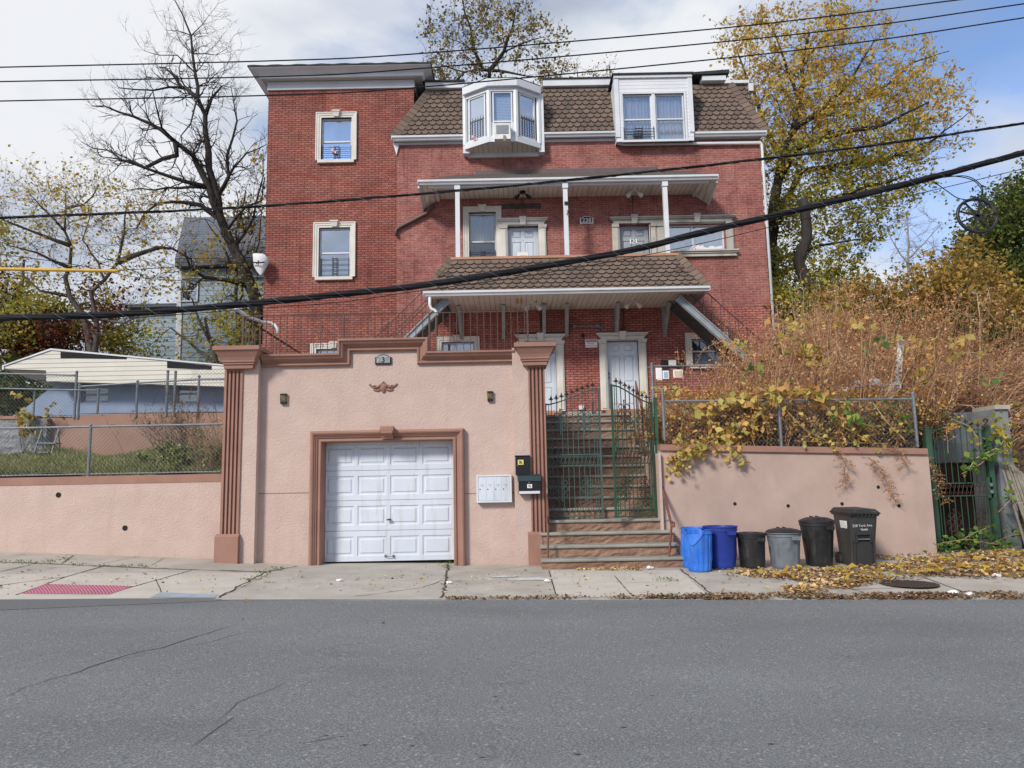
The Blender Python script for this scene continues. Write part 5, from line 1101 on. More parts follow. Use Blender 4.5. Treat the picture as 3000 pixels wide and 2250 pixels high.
# ================================================================ gates
def finial(mb, p, s=1.0):
    x_, y_, z_ = p
    mb.lathe([(.008*s, 0), (.014*s, .01), (.008*s, .022), (.009*s, .03), (.024*s, .05), (.008*s, .085), (.002*s, .12)], x_, y_, 6, z0=z_)
    for sg_ in (-1, 1): mb.tube([(x_+sg_*.006*s, y_, z_+.03*s), (x_+sg_*.03*s, y_, z_+.028*s), (x_+sg_*.042*s, y_, z_+.045*s)], [.008*s, .008*s, .003*s], 4)
def medallion(mb, c, s, fn):
    """cast scroll ornament; fn maps local x,z to space"""
    for f_ in (-1, 1):
        for (zz, r_) in ((.09, .035), (.0, .04), (-.09, .035)):
            P = [fn(c[0]+s*(f_*(.045-r_*.0)+r_*math.cos(a)*f_*1.0), c[1]+s*(zz+r_*math.sin(a))) for a in [i*.7 for i in range(10)]]
            mb.tube(P, .006*s, 4)
        mb.tube([fn(c[0]+s*f_*.09, c[1]+s*.03), fn(c[0]+s*f_*.10, c[1]), fn(c[0]+s*f_*.09, c[1]-s*.03)], .006, 4)
    mb.tube([fn(c[0], c[1]-s*.17), fn(c[0], c[1]+s*.17)], .011, 5)
    for zz in (-.17, -.06, .06, .17): q = fn(c[0], c[1]+s*zz); blob(mb, q, .018, .012, .02, 6, 4)
def gate_leaf(t, O, U, w, zb_, top, zmid0, zmid1, nb, fm, bm, mesh_m, arch='up', fin_m=RUSTI, meds=(), mesh=None, ornm=None, hinge=0, band=True):
    """O lower corner, U horizontal unit vector, top(u 0..1) -> z of the curved top bar"""
    fn = lambda u, z, d=0: Vector((O.x+U.x*u+U.y*d, O.y+U.y*u-U.x*d, z))
    f = MB()
    for u in (0.0, w): f.beam(fn(u, zb_), fn(u, top(u/w)+.02), .035, .035, up=(U.y, -U.x, 0))
    for z in (zb_+.02, zmid0, zmid1): f.beam(fn(0, z), fn(w, z), .03, .022)
    f.tube([fn(w*i/16, top(i/16)) for i in range(17)], .013, 6)
    for u in (.06, w-.06): f.beam(fn(u, zb_), fn(u, top(u/w)-.01), .012, .012, up=(U.y, -U.x, 0))
    obj('frame', f, fm, t)
    b = MB(); fi = MB()
    for i in range(nb):
        u = .06+(w-.12)*(i+.5)/nb
        b.beam(fn(u, zb_+.02), fn(u, zmid0), .013, .013, up=(U.y, -U.x, 0)); b.beam(fn(u, zmid1), fn(u, top(u/w)+.06), .013, .013, up=(U.y, -U.x, 0))
        q = fn(u, top(u/w)+.05); fb = MB(); finial(fb, q, 1.15); obj('finial', fb, fin_m, t)
    o = obj('bars', b, bm, t)
    if mesh:
        for (z0_, z1_) in mesh:
            mm = MB(); pitch = .042
            for s_ in (-1, 1):
                sl = .48
                k0 = int((-w*sl-(z1_-z0_))/(pitch))-2; k1 = int((w*sl+(z1_-z0_))/pitch)+2
                for k in range(k0, k1):
                    zc = z0_+k*pitch; ua, ub = 0, w; za, zb2 = (zc, zc+sl*w) if s_ > 0 else (zc, zc-sl*w)
                    # clip
                    pts = []
                    for lim in (z0_, z1_):
                        if (za-lim)*(zb2-lim) < 0: pts.append((ua+(ub-ua)*(lim-za)/(zb2-za), lim))
                    if z0_ <= za <= z1_: pts.append((ua, za))
                    if z0_ <= zb2 <= z1_: pts.append((ub, zb2))
                    if len(pts) >= 2 and abs(pts[0][0]-pts[1][0]) > .01: mm.tube([fn(pts[0][0], pts[0][1], .012*s_*.3-.014), fn(pts[1][0], pts[1][1], .012*s_*.3-.014)], .0026, 3, cap=False)
            o = obj('mesh_infill', mm, mesh_m, t)
    if band:
        m = MB(); hb = zmid1-zmid0; n = int(w/.075)
        for i in range(n):
            u = (i+.5)*w/n; 
            for f_ in (-1, 1):
                P = [fn(u+.03*math.cos(a)*(1-j*.06), (zmid0+zmid1)/2+f_*hb*.2+.03*math.sin(a)*(1-j*.06)*f_) for j, a in enumerate([k*.75 for k in range(9)])]; m.tube(P, .007, 4)
            m.tube([fn(u-.03, zmid0+.01), fn(u, (zmid0+zmid1)/2), fn(u+.035, zmid1-.01)], .008, 4)
        obj('scroll_band', m, ornm or bm, t)
    for (u, z, s_) in meds: m = MB(); medallion(m, (u, z), s_, fn); obj('medallion', m, ornm or bm, t)
GTY = 13.95
gl = thing('iron_gate', 'closed left leaf of the green iron gate with spear finials across the steps', 'gate', W(1680, 1515, GTY)); O = W(1606, 1517, GTY); w = X(1752, 1330, GTY)-O.x+.05
zt0, zt1 = Z(1610, 1185, GTY), Z(1750, 1140, GTY); zm0, zm1 = Z(1680, 1364, GTY), Z(1680, 1332, GTY)
gate_leaf(gl, O, Vector((1, 0, 0)), w, O.z, lambda u: lerp(zt0, zt1, (3*u*u-2*u**3)), zm0, zm1, 9, GREEND, GREEND, RUSTI, meds=((w*.27, O.z+.52, 1.3), (w*.74, O.z+.52, 1.3), (w*.27, zm1+.62, 1.4), (w*.72, zm1+.62, 1.4)), mesh=((O.z+.25, zm0), (zm1, zm1+.80)), ornm=GREEND)
gr = thing('iron_gate', 'half-open right leaf of the green iron gate with rusty spear finials', 'gate', W(1920, 1515, GTY)); E = W(1805, 1518, 13.55); Hh = W(1922, 1512, GTY-.02); O = Vector((E.x, E.y, Hh.z)); U = Vector((Hh.x-E.x, Hh.y-E.y, 0)); w = U.length; U.normalize()
za, zb_ = Z(1800, 1128, 13.55), Z(1918, 1180, GTY)
gate_leaf(gr, O, U, w, O.z, lambda u: lerp(za, zb_, (3*u*u-2*u**3)), zm0+.02, zm1+.03, 8, GREENI, GREENI, RUSTI, meds=((w*.27, O.z+.52, 1.3), (w*.74, O.z+.52, 1.3), (w*.3, zm1+.72, 1.5), (w*.75, zm1+.62, 1.5)), mesh=((O.z+.15, zm0), (zm1+.03, zm1+.80)), ornm=RUSTI)
t = thing('gate_post', 'green steel gate post right of the half-open gate leaf', 'post', W(1925, 1515, 14.0)); m = MB(); a, b = W(1934, 1515, 14.0), W(1926, 1165, 14.0); m.beam((a.x, 14, a.z-.2), (a.x, 14, b.z), .06, .06, up=(0, 1, 0)); obj('post', m, GREENI, t)
t = thing('gate_post', 'dark green gate post against the right garage pillar', 'post', W(1606, 1515, 14.0)); m = MB(); a = X(1603, 1400, 14.0); m.beam((a, 14.02, .6), (a, 14.02, zt0), .04, .04, up=(0, 1, 0)); obj('post', m, GREEND, t)

# ================================================================ retaining walls
lw = thing('retaining_wall', 'low pink stucco retaining wall with brown coping left of the garage', 'wall', (-8, 14, .3))
LY = 13.95; zlt = Z(320, 1394, LY)
def holes_tube(t, pts, Y, r=.035):
    for (px_, py_) in pts:
        q = W(px_, py_, Y-.005); m = MB(); n = 14
        vs = [(q.x+r*math.cos(2*math.pi*k/n), Y-.006, q.z+r*math.sin(2*math.pi*k/n)) for k in range(n)]+[(q.x+r*.8*math.cos(2*math.pi*k/n), Y-.006, q.z+r*.8*math.sin(2*math.pi*k/n)) for k in range(n)]+[(q.x+r*.8*math.cos(2*math.pi*k/n), Y-.003, q.z+r*.8*math.sin(2*math.pi*k/n)) for k in range(n)]
        m.add(vs, [(k, (k+1) % n, (k+1) % n+n, k+n) for k in range(n)]+[(k+n, (k+1) % n+n, (k+1) % n+2*n, k+2*n) for k in range(n)]+[tuple(2*n+k for k in range(n))]); obj('weep_hole', m, DARK, t)
m = MB(); m.box(-30, X(652, 1500, LY), LY, LY+.3, -.3, zlt-.15); obj('wall', m, PINK, lw); holes_tube(lw, [(171, 1450), (366, 1547)], LY, .05)
m = MB(); m.box(-30, X(652, 1395, LY), LY-.008, LY+.31, zlt-.149, zlt); obj('coping', m, BROWN, lw)
RWY = 13.75; rw = thing('retaining_wall', 'pink stucco retaining wall with brown coping behind the row of bins', 'wall', (5.5, 13.9, 0))
xa, xb = X(1936, 1400, RWY), X(2735, 1500, RWY); zra, zrb = Z(1936, 1302, RWY), Z(2720, 1314, RWY); hc_ = .11
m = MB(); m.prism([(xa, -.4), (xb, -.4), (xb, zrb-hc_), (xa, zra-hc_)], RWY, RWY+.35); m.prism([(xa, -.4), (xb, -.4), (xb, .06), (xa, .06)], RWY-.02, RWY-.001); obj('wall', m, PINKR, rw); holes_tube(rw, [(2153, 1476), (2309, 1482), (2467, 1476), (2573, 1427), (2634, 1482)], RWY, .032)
m = MB(); m.prism([(xa, zra-hc_+.001), (xb-.03, zrb-hc_+.001), (xb-.03, zrb), (xa, zra)], RWY-.05, RWY+.36); obj('coping', m, BROWN, rw)
cw = thing('block_wall', 'grey block wall of a dug-in doorway behind the single green gate', 'wall', (9, 15, 0))
m = MB(); a, b = X(2685, 1300, 15.1), X(2960, 1300, 15.1); ztw = Z(2850, 1208, 15.1); m.box(a-.2, b, 15.1, 15.4, Z(2800, 1355, 15.1), ztw); obj('lintel_wall', m, CONCG, cw)
m = MB(); pb = X(2930, 1400, 14.25); m.box(pb, pb+.28, 14.25, 15.09, -.3, ztw-.02); obj('side_wall', m, CONCG, cw)
m = MB(); m.box(pb+.0, pb+.30, 14.2, 14.9, ztw-.019, ztw+.06); obj('cap', m, CONC, cw)
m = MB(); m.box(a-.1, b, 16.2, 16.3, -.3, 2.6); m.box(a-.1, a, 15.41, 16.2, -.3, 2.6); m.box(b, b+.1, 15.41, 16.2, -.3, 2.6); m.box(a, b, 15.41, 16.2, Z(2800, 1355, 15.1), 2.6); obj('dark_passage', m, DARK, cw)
SG = 14.05; gt = thing('iron_gate', 'single green iron gate with arched top and spear finials by the leaf litter', 'gate', (9, SG, 0)); O = Vector((X(2742, 1450, SG), SG, .0)); w = X(2903, 1450, SG)-O.x
zs = Z(2735, 1262, SG); zar = Z(2805, 1229, SG); zm0s, zm1s = Z(2840, 1452, SG), Z(2840, 1415, SG)
gate_leaf(gt, O, Vector((1, 0, 0)), w, .02, lambda u: zs+(zar-zs)*math.exp(-((u-.47)/.2)**2), zm0s, zm1s, 8, GREENI, GREENI, RUSTI, meds=((w*.3, .62, 1.4), (w*.78, .62, 1.4)), mesh=((.3, zm0s), (zm1s, zm1s+.75)), ornm=RUSTI)
m = MB(); q = Vector((O.x+w-.03, SG-.04, (zm0s+zm1s)/2)); m.box(q.x-.05, q.x+.05, q.y, q.y+.02, zm0s-.05, zm1s+.1); pl_ = obj('lock_plate', m, GREENI, gt); m = MB()
for dz in (.08, -.05): m.tube([q+Vector((0, 0, dz)), q+Vector((0, -.05, dz))], [.02, .035], 10)
obj('knob', m, GALV, pl_, smooth=40)
for lab, px_ in (('left green post of the single arched gate at the wall end', 2731), ('right green post of the single arched gate beside the block wall', 2908)):
    t = thing('gate_post', lab, 'post', W(px_, 1600, SG)); m = MB(); xx = X(px_, 1430, SG); m.box(xx-.055, xx+.045, SG-.04, SG+.06, -.1, zs+.08); obj('post', m, GREENI, t); m = MB(); m.lathe([(.05, 0), (.03, .02), (.02, .05), (.045, .08), (.045, .11), (.01, .15)], xx, SG+.01, 10, z0=zs+.081); obj('cap', m, RUSTI, t, smooth=True)
# planks
pk = thing('timber_pile', 'weathered grey boards leaning together at the far right edge', 'planks', W(2970, 1550, 13.9))
for i in range(9):
    a = W(2938+i*7, 1340+abs(i-3)*9+rnd.uniform(0, 12), 14.2+.03*i); b = W(3010+i*14, 1600+rnd.uniform(-20, 20), 13.5+.02*i); m = MB(); m.beam(a, b, .035+.015*(i % 2), .02, up=(0, 1, .2)); obj('plank', m, M('weathered_board' if i == 0 else 'weathered_board', (0.27, 0.24, 0.20), (0.18, 0.16, 0.13), 5, .9, (30, .5, .01), stretch=(4, 4, .5)) if i == 0 else bpy.data.materials['weathered_board'], pk)

# ================================================================ chain-link fences
def chain(t, segs, pitch=.07, r=.0026, m=GALV):
    """segs: (a, b, za0, za1, zb0, zb1) vertical panels; diagonal wires in two directions"""
    mb = MB()
    for (a, b, za0, za1, zb0, zb1) in segs:
        a, b = Vector(a), Vector(b); Lg = (b-a).length; H = max(za1-za0, zb1-zb0); n = int((Lg+H)/pitch)+1
        for s_ in (0, 1):
            for k in range(n+1):
                u0 = k*pitch; pts = []
                for (u, v) in ((u0, 0), (u0-H, H)):
                    pts.append((u, v))
                (ua, va), (ub, vb) = pts
                if ua > Lg: va += (ua-Lg); ua = Lg
                if ub < 0: vb += ub; ub = 0
                if va >= vb: continue
                if s_: ua, ub = Lg-ua, Lg-ub
                def P3(u, v):
                    f_ = u/Lg; z0_, z1_ = lerp(za0, zb0, f_), lerp(za1, zb1, f_); p = a.lerp(b, f_); return Vector((p.x, p.y, lerp(z0_, z1_, v/H)))
                mb.tube([P3(ua, va), P3(ub, vb)], r, 3, cap=False)
    return obj('wire_mesh', mb, m, t)
def rail(t, a, b, r=.021, name='rail'): m = MB(); m.tube([a, b], r, 8); return obj(name, m, GALV, t, smooth=40)
def post(t, p, z0, z1, r=.028):
    m = MB(); m.tube([(p[0], p[1], z0), (p[0], p[1], z1)], r, 8); o = obj('post', m, GALV, t, smooth=40); m = MB(); blob(m, (p[0], p[1], z1), r*1.2, r*1.2, r*1.2); obj('cap', m, GALV, o, smooth=True)
fa = thing('chain_link_fence', 'front chain link fence standing on the left pink retaining wall', 'fence', (-7, 14.1, 1.8)); FY = 14.1; zt_ = Z(320, 1249, FY); zb_ = Z(320, 1388, FY)
x0, x1 = -16, X(651, 1250, FY); rail(fa, (x0, FY, zt_), (x1, FY, zt_)); rail(fa, (x0, FY, zb_+.0), (x1, FY, zb_+.0), .016)
post(fa, (X(262, 1320, FY), FY), zlt, zt_+.02); post(fa, (X(262, 1320, FY)-2.9, FY), zlt, zt_+.02); chain(fa, [((x0+5, FY-.02, 0), (x1, FY-.02, 0), zb_, zt_, zb_, zt_)], .08)
# fence on the brown wall behind
BWY = 17.0; fb = thing('chain_link_fence', 'rear chain link fence with tall posts on top of the brown wall', 'fence', (-7.5, 17.1, 3.2))
bz = lambda px_: Z(px_, 1213, BWY)
prs = [(218, 1090, 1214), (229, 1128, 1214), (399, 1118, 1210), (487, 1088, 1208), (510, 1090, 1205), (580, 1103, 1204)]
for (px_, ya, yb) in prs: post(fb, (X(px_, yb, BWY), BWY), Z(px_, yb, BWY)-.1, Z(px_, ya, BWY), .03)
P = [(229, 1133), (399, 1122), (580, 1112), (660, 1111)]
for (a, b), (c, d) in zip(P, P[1:]): rail(fb, W(a, b, BWY), W(c, d, BWY))
rail(fb, W(229, 1212, BWY), W(660, 1206, BWY), .014)
rail(fb, W(-60, 1093, BWY+.3), W(219, 1099, BWY)); rail(fb, W(-60, 1137, BWY-.1), W(290, 1144, BWY), .018); rail(fb, W(-60, 1222, BWY), W(220, 1221, BWY), .018)
post(fb, (X(100, 1180, BWY), BWY), Z(100, 1218, BWY), Z(100, 1141, BWY), .022); post(fb, (X(287, 1180, BWY), BWY), Z(287, 1212, BWY), Z(287, 1140, BWY), .028)
def pz_(px_, py_): return Z(px_, py_, BWY)
chain(fb, [(W(-60, 1220, BWY-.02)*Vector((1, 1, 0)) if False else (X(-60, 1220, BWY), BWY-.03, 0), (X(218, 1218, BWY), BWY-.03, 0), pz_(-60, 1222), pz_(-60, 1093), pz_(218, 1221), pz_(218, 1099)),
           ((X(229, 1210, BWY), BWY-.03, 0), (X(660, 1208, BWY), BWY-.03, 0), pz_(229, 1212), pz_(229, 1133), pz_(660, 1206), pz_(660, 1111)),
           ((X(560, 1090, BWY+.3), BWY+.3, 0), (X(700, 1090, BWY+.3), BWY+.3, 0), pz_(580, 1110), pz_(580, 1072), pz_(660, 1110), pz_(660, 1076))], .085, .0028)
bw_ = thing('yard_wall', 'brown stucco yard wall at the back of the left lawn', 'wall', (-7.5, 17.2, 2)); m = MB(); a, b = X(140, 1270, BWY), X(665, 1270, BWY)+.5; zt1_, zt2_ = Z(150, 1217, BWY), Z(640, 1207, BWY)
m.prism([(a, 1.6), (b, 1.6), (b, zt2_), (a, zt1_)], BWY, BWY+.25); obj('wall', m, M('brown_yard_stucco', (0.35, 0.215, 0.165), (0.29, 0.175, 0.135), 1.6, .9, (40, .6, .012)), bw_)
gw = thing('yard_wall', 'rough grey stone yard wall at the far left edge', 'wall', (-11, 16.8, 2)); m = MB(); m.box(-30, X(140, 1270, 16.9), 16.85, 17.2, 1.6, Z(60, 1228, 16.9)); obj('wall', m, M('rough_grey_stone', (0.30, 0.31, 0.33), (0.17, 0.175, 0.19), 4, .95, (9, 1.2, .05), stretch=(.5, 1, 2.5)), gw); m = MB(); m.box(-30, X(110, 1270, 16.9), 16.83, 17.22, Z(60, 1228, 16.9)+.001, Z(60, 1219, 16.9)); obj('coping', m, BROWN, gw)
# step ladder
sl_ = thing('step_ladder', 'grey metal step ladder standing on the grass by the yard wall', 'ladder', W(135, 1330, 16.4))
for (a, b) in (((100, 1328), (123, 1258)), ((150, 1330), (173, 1256))): m = MB(); m.tube([W(*a, 16.2), W(*b, 16.5)], .02, 6); obj('leg', m, GALV, sl_)
for (a, b) in (((128, 1322), (122, 1262)), ((176, 1320), (171, 1262))): m = MB(); m.tube([W(*a, 16.8), W(*b, 16.5)], .015, 6); obj('leg', m, GALV, sl_)
for (a, b) in (((112, 1298), (172, 1299)), ((105, 1325), (150, 1326))): m = MB(); m.beam(W(*a, 16.35), W(*b, 16.35), .22, .03); obj('tread', m, GALV, sl_)
# right upper fences
fc = thing('chain_link_fence', 'chain link fence on the right pink wall overgrown with leafy vines', 'fence', (5.5, 14, 2)); FY = 13.95
za, zb_ = Z(1945, 1176, FY), Z(2680, 1169, FY); xa, xb = X(1945, 1230, FY), X(2682, 1240, FY); rail(fc, (xa, FY, za), (xb, FY, zb_)); rail(fc, (xa, FY, za-.86), (xb, FY, zb_-.94), .016)
for px_, ya, yb in ((1945, 1141, 1290), (2285, 1175, 1308), (2682, 1153, 1310)): post(fc, (X(px_, 1240, FY), FY), Z(px_, yb, FY), Z(px_, ya, FY), .03)
chain(fc, [((xa, FY-.02, 0), (xb, FY-.02, 0), za-.86, za, zb_-.94, zb_)], .085, .002, GALV); rail(fc, W(2682, 1158, FY), W(2630, 1145, FY+1.5), .02)
fd = thing('chain_link_fence', 'upper chain link fence with hung pictures near the right white door', 'fence', (4, 19, 3)); FY = 19.1
rail(fd, W(1912, 1073, FY), W(2180, 1071, FY)); post(fd, (X(1911, 1100, FY), FY), 3.0, Z(1909, 1067, FY), .04); chain(fd, [((X(1912, 1100, FY), FY, 0), (X(2180, 1100, FY), FY, 0), Z(2000, 1130, FY), Z(2000, 1073, FY), Z(2000, 1130, FY), Z(2000, 1073, FY))], .08, .002)
wpst = thing('white_post', 'white painted post standing up in the dry brush', 'post', W(2628, 1110, 16.5)); m = MB(); a, b = W(2622, 1135, 15.45), W(2640, 996, 15.45); m.beam(a-Vector((.05, 0, .6)), b, .11, .06, up=(0, 1, 0)); obj('post', m, WHITE, wpst)

# ================================================================ bins
def bin_round(name, label, px0, px1, ytop, ybot, m, Y=12.75, lid=None, taper=.86, ribs=0, kind='can', lidm=None, lean=(0, 0), depth=None, rim=True, torn=False, handle=True, panels=False):
    xm = (px0+px1)/2; a, b = X(px0, ytop, Y), X(px1, ytop, Y); r = (b-a)/2; cx_ = (a+b)/2; gz_ = G(cx_, Y)+.002; H = Z(xm, ytop, Y)-gz_; 
    t = thing(name, label, 'trash can', (cx_, Y, gz_)); lr = r; br_ = r*(.93 if lid else .97)
    def rf(tt, z):
        q = 1.0
        if ribs: q *= 1+.032*(1 if math.sin(tt*ribs) > 0 else -1)*(1 if H*.06 < z < H*.84 else 0)
        if panels:
            k = abs(((tt/(math.pi/2)) % 1)-.5)*2
            q *= 1-.05*(1 if (k > .42 and z < H*.66-.18*H*(k > .8)) else 0)
        if torn and z > H*.9: q *= 1+.05*math.sin(tt*3+1)
        return q
    hh = H*(.93 if lid else 1)
    prof = [(br_*taper*.94, 0), (br_*taper, .02)]+[(br_*lerp(taper, 1, k/14), hh*(.03+.85*k/14)) for k in range(1, 15)]+[(br_*1.0, hh*.885), (br_*1.045, hh*.89), (br_*1.045, hh*.97), (br_*1.08, hh*.975), (br_*1.08, hh)]
    if not lid: prof += [(br_*1.03, hh), (br_*1.0, hh*.95), (br_*.93, hh*.3), (br_*.8, hh*.08)]
    n = 150 if ribs else (72 if panels else 40)
    mb = MB(); 
    if torn:
        vs = []; 
        for (r_, z) in prof:
            for k in range(n):
                tt = 2*math.pi*k/n; z2 = z
                if z > hh*.86:
                    cut = .10*max(0, math.sin(tt*2.0+.6))+.16*max(0, math.cos((tt-4.25)*2.2)) if abs(tt-4.3) < .75 else .05*max(0, math.sin(tt*2+.5)); z2 = min(z, hh-cut*1.2) if z > hh*.9 else z
                q = r_*rf(tt, z); vs.append((cx_+q*math.cos(tt)+lean[0]*z, Y+q*math.sin(tt)+lean[1]*z, gz_+z2))
        mb.add(vs, [(i*n+k, i*n+(k+1) % n, (i+1)*n+(k+1) % n, (i+1)*n+k) for i in range(len(prof)-1) for k in range(n)]+[tuple(range(n-1, -1, -1)), tuple((len(prof)-1)*n+k for k in range(n))])
    else: mb.lathe(prof, cx_, Y, n, lean=lean, z0=gz_, rf=rf)
    obj('body', mb, m, t, smooth=38)
    if handle:
        for s in ((1.15,) if not torn else ()):
            hb = MB(); an = -math.pi/2+s*.33; cxh, cyh = cx_+br_*1.06*math.cos(an), Y+br_*1.06*math.sin(an); zz = gz_+hh*.86
            hb.box(cxh-.07, cxh-.05, cyh-.03, cyh+.06, zz-.03, zz+.02); hb.box(cxh+.05, cxh+.07, cyh-.03, cyh+.06, zz-.03, zz+.02); hb.box(cxh-.07, cxh+.07, cyh-.045, cyh-.0301, zz-.035, zz+.025); obj('handle', hb, m, t, bevel=.004)
    if lid:
        lm = MB(); z0_ = gz_+hh*.955; R_ = r
        if lid == 'flat': pr = [(R_*.96, 0), (R_*1.0, .004), (R_*1.0, .035), (R_*.94, .045), (R_*.6, .05), (R_*.57, .035), (R_*.35, .035), (R_*.33, .052), (0.01, .054)]
        elif lid == 'dome': pr = [(R_*.96, 0), (R_*1.0, .004), (R_*1.0, .04), (R_*.95, .052), (R_*.8, .072), (R_*.5, .09), (R_*.01, .095)]
        else: pr = [(R_*.97, 0), (R_*1.0, .004), (R_*1.0, .03), (R_*.9, .05), (R_*.6, .085), (R_*.01, .1)]
        lm.lathe(pr, cx_, Y, 48, z0=z0_); lo_ = obj('lid', lm, lidm or m, t, smooth=38)
        if lid != 'flat':
            hm = MB(); 
            for s in (-1, 1): hm.beam((cx_+s*.05, Y-R_*.7, z0_+.07), (cx_+s*.05, Y+R_*.5, z0_+.095), .025, .03)
            obj('lid_ridge', hm, lidm or m, lo_, bevel=.004)
    return t
bin_round('trash_can', 'light blue ribbed open can leaning behind the torn blue can by the steps', 1985, 2056, 1545, 1660, BLUEP, 12.98, ribs=14, torn=False, lean=(.10, 0), handle=False)
bin_round('trash_can', 'light blue ribbed can with torn jagged rim, front left of the row', 2004, 2084, 1549, 1672, BLUEP, 12.52, ribs=15, torn=True, handle=False, taper=.84)
bin_round('trash_can', 'dark blue open can second in the row, smooth sided', 2060, 2157, 1541, 1666, BLUED, 12.82, taper=.83)
bin_round('trash_can', 'short black round can with flat lid, between blue and grey cans', 2157, 2241, 1556, 1662, BLACKP, 12.8, lid='flat', taper=.9)
bin_round('trash_can', 'grey round can with a black domed lid', 2244, 2344, 1551, 1665, GREYP, 12.75, lid='dome', lidm=BLACKP, taper=.86, panels=True)
bin_round('trash_can', 'tall black tapered can with domed lid beside the wheeled cart', 2341, 2441, 1515, 1660, BLACKP, 12.9, lid='bulge', taper=.78, panels=True)
# wheeled cart
t = thing('wheeled_cart', 'tall charcoal wheeled trash cart with hinged lid at the right end', 'trash cart', GP(2510, 1668)); Yf = 12.55; q = GP(2515, 1665); z0 = q.z+.01
xA, xB = X(2492, 1520, Yf), X(2572, 1520, Yf); xa, xb = X(2503, 1660, Yf), X(2570, 1660, Yf); H = Z(2510, 1492, Yf)-z0; yf0, yf1, yb0, yb1 = Yf+.06, Yf-.02, Yf+.55, Yf+.72
lev = [(0, 0), (.5, .5), (.72, .72), (.9, .92)]
m = MB()
vs = []
for h_, k in ((0, 0), (.45, .5), (.88, 1)):
    x0_, x1_ = lerp(xa, xA, k), lerp(xb, xB, k); y0_, y1_ = lerp(yf0, yf1, k), lerp(yb0, yb1, k); c_ = .05
    vs += [(x0_+c_, y0_, z0+H*h_), (x1_-c_, y0_, z0+H*h_), (x1_, y0_+c_, z0+H*h_), (x1_, y1_-c_, z0+H*h_), (x1_-c_, y1_, z0+H*h_), (x0_+c_, y1_, z0+H*h_), (x0_, y1_-c_, z0+H*h_), (x0_, y0_+c_, z0+H*h_)]
m.add(vs, [(l*8+k, l*8+(k+1) % 8, (l+1)*8+(k+1) % 8, (l+1)*8+k) for l in range(2) for k in range(8)]+[tuple(range(7, -1, -1)), tuple(range(16, 24))]); obj('body', m, CHARP, t)
def fy(h_): return lerp(yf0, yf1, h_/.88)
m = MB(); xm_ = (xa+xb)/2
def fpt(x_, h_, d): return (x_, fy(h_)-d, z0+H*h_)
for (x0_, x1_, h0, h1) in ((xm_-.17, xm_-.135, .02, .42), (xm_+.155, xm_+.19, .02, .42), (xm_-.13, xm_-.10, .42, .55), (xm_+.10, xm_+.13, .42, .55)):
    m.hexa([fpt(x0_, h0, .028), fpt(x1_, h0, .028), fpt(x1_, h0, -.01), fpt(x0_, h0, -.01), fpt(x0_, h1, .028), fpt(x1_, h1, .028), fpt(x1_, h1, -.01), fpt(x0_, h1, -.01)])
m.hexa([fpt(xm_-.13, .555, .028), fpt(xm_+.13, .555, .028), fpt(xm_+.13, .555, -.01), fpt(xm_-.13, .555, -.01), fpt(xm_-.09, .60, .028), fpt(xm_+.09, .60, .028), fpt(xm_+.09, .60, -.01), fpt(xm_-.09, .60, -.01)])
m.hexa([fpt(xm_-.17, .425, .026), fpt(xm_-.13, .425, .026), fpt(xm_-.13, .425, -.01), fpt(xm_-.17, .425, -.01), fpt(xm_-.17, .46, .026), fpt(xm_-.13, .46, .026), fpt(xm_-.13, .46, -.01), fpt(xm_-.17, .46, -.01)])
obj('front_ribs', m, CHARP, t, bevel=.004)
m = MB(); m.hexa([fpt(xm_-.09, .43, .003), fpt(xm_+.09, .43, .003), fpt(xm_+.09, .43, -.01), fpt(xm_-.09, .43, -.01), fpt(xm_-.08, .548, .003), fpt(xm_+.08, .548, .003), fpt(xm_+.08, .548, -.01), fpt(xm_-.08, .548, -.01)]); obj('grab_recess', m, DARK, t)
m = MB(); m.tube([fpt(xm_-.10, .48, .02), fpt(xm_+.10, .48, .02)], .010, 8); obj('grab_bar', m, GALV, t)
m = MB(); zr_ = z0+H*.881; m.box(xA-.012, xB+.012, yf1-.02, yb1+.01, zr_, zr_+.05); obj('rim', m, CHARP, t, bevel=.006)
for i in range(6):
    m = MB(); xx = lerp(xA+.10, xB-.04, i/5); m.box(xx-.008, xx+.008, yf1-.045, yf1-.0205, zr_-.01, zr_+.05); obj('rim_rib', m, CHARP, t)
m = MB(); zl = zr_+.051; xs0, xs1 = xA-.03, xB+.02
m.hexa([(xs0, yf1-.05, zl), (xs1, yf1-.05, zl), (xs1, yb1+.04, zl), (xs0, yb1+.04, zl), (xs0+.05, yf1+.02, zl+.06), (xs1-.05, yf1+.02, zl+.06), (xs1-.05, yb1-.03, zl+.075), (xs0+.05, yb1-.03, zl+.075)]); m.box(xs0-.002, xs1+.002, yf1-.055, yb1+.045, zl-.022, zl-.0005); obj('lid', m, BLACKP, t, bevel=.01)
for s, xx in ((-1, xa-.02), (1, xb-.03)):
    m = MB(); m.tube([(xx-.02, yb0-.02, z0+.10), (xx+.03, yb0-.02, z0+.10)], .11, 18); obj('wheel', m, BLACKP, t, smooth=40)
text('lettering', '238 York Ave', .058, (xm_-.01, fy(.70)-.006, z0+H*.715), M('white_marker', (0.6, 0.6, 0.6)), t, .001, rot=(R(88), R(-1), 0)); text('lettering', 'TRASH', .04, (xm_+.02, fy(.64)-.006, z0+H*.645), bpy.data.materials['white_marker'], t, .001, rot=(R(88), 0, 0), bold=.001)
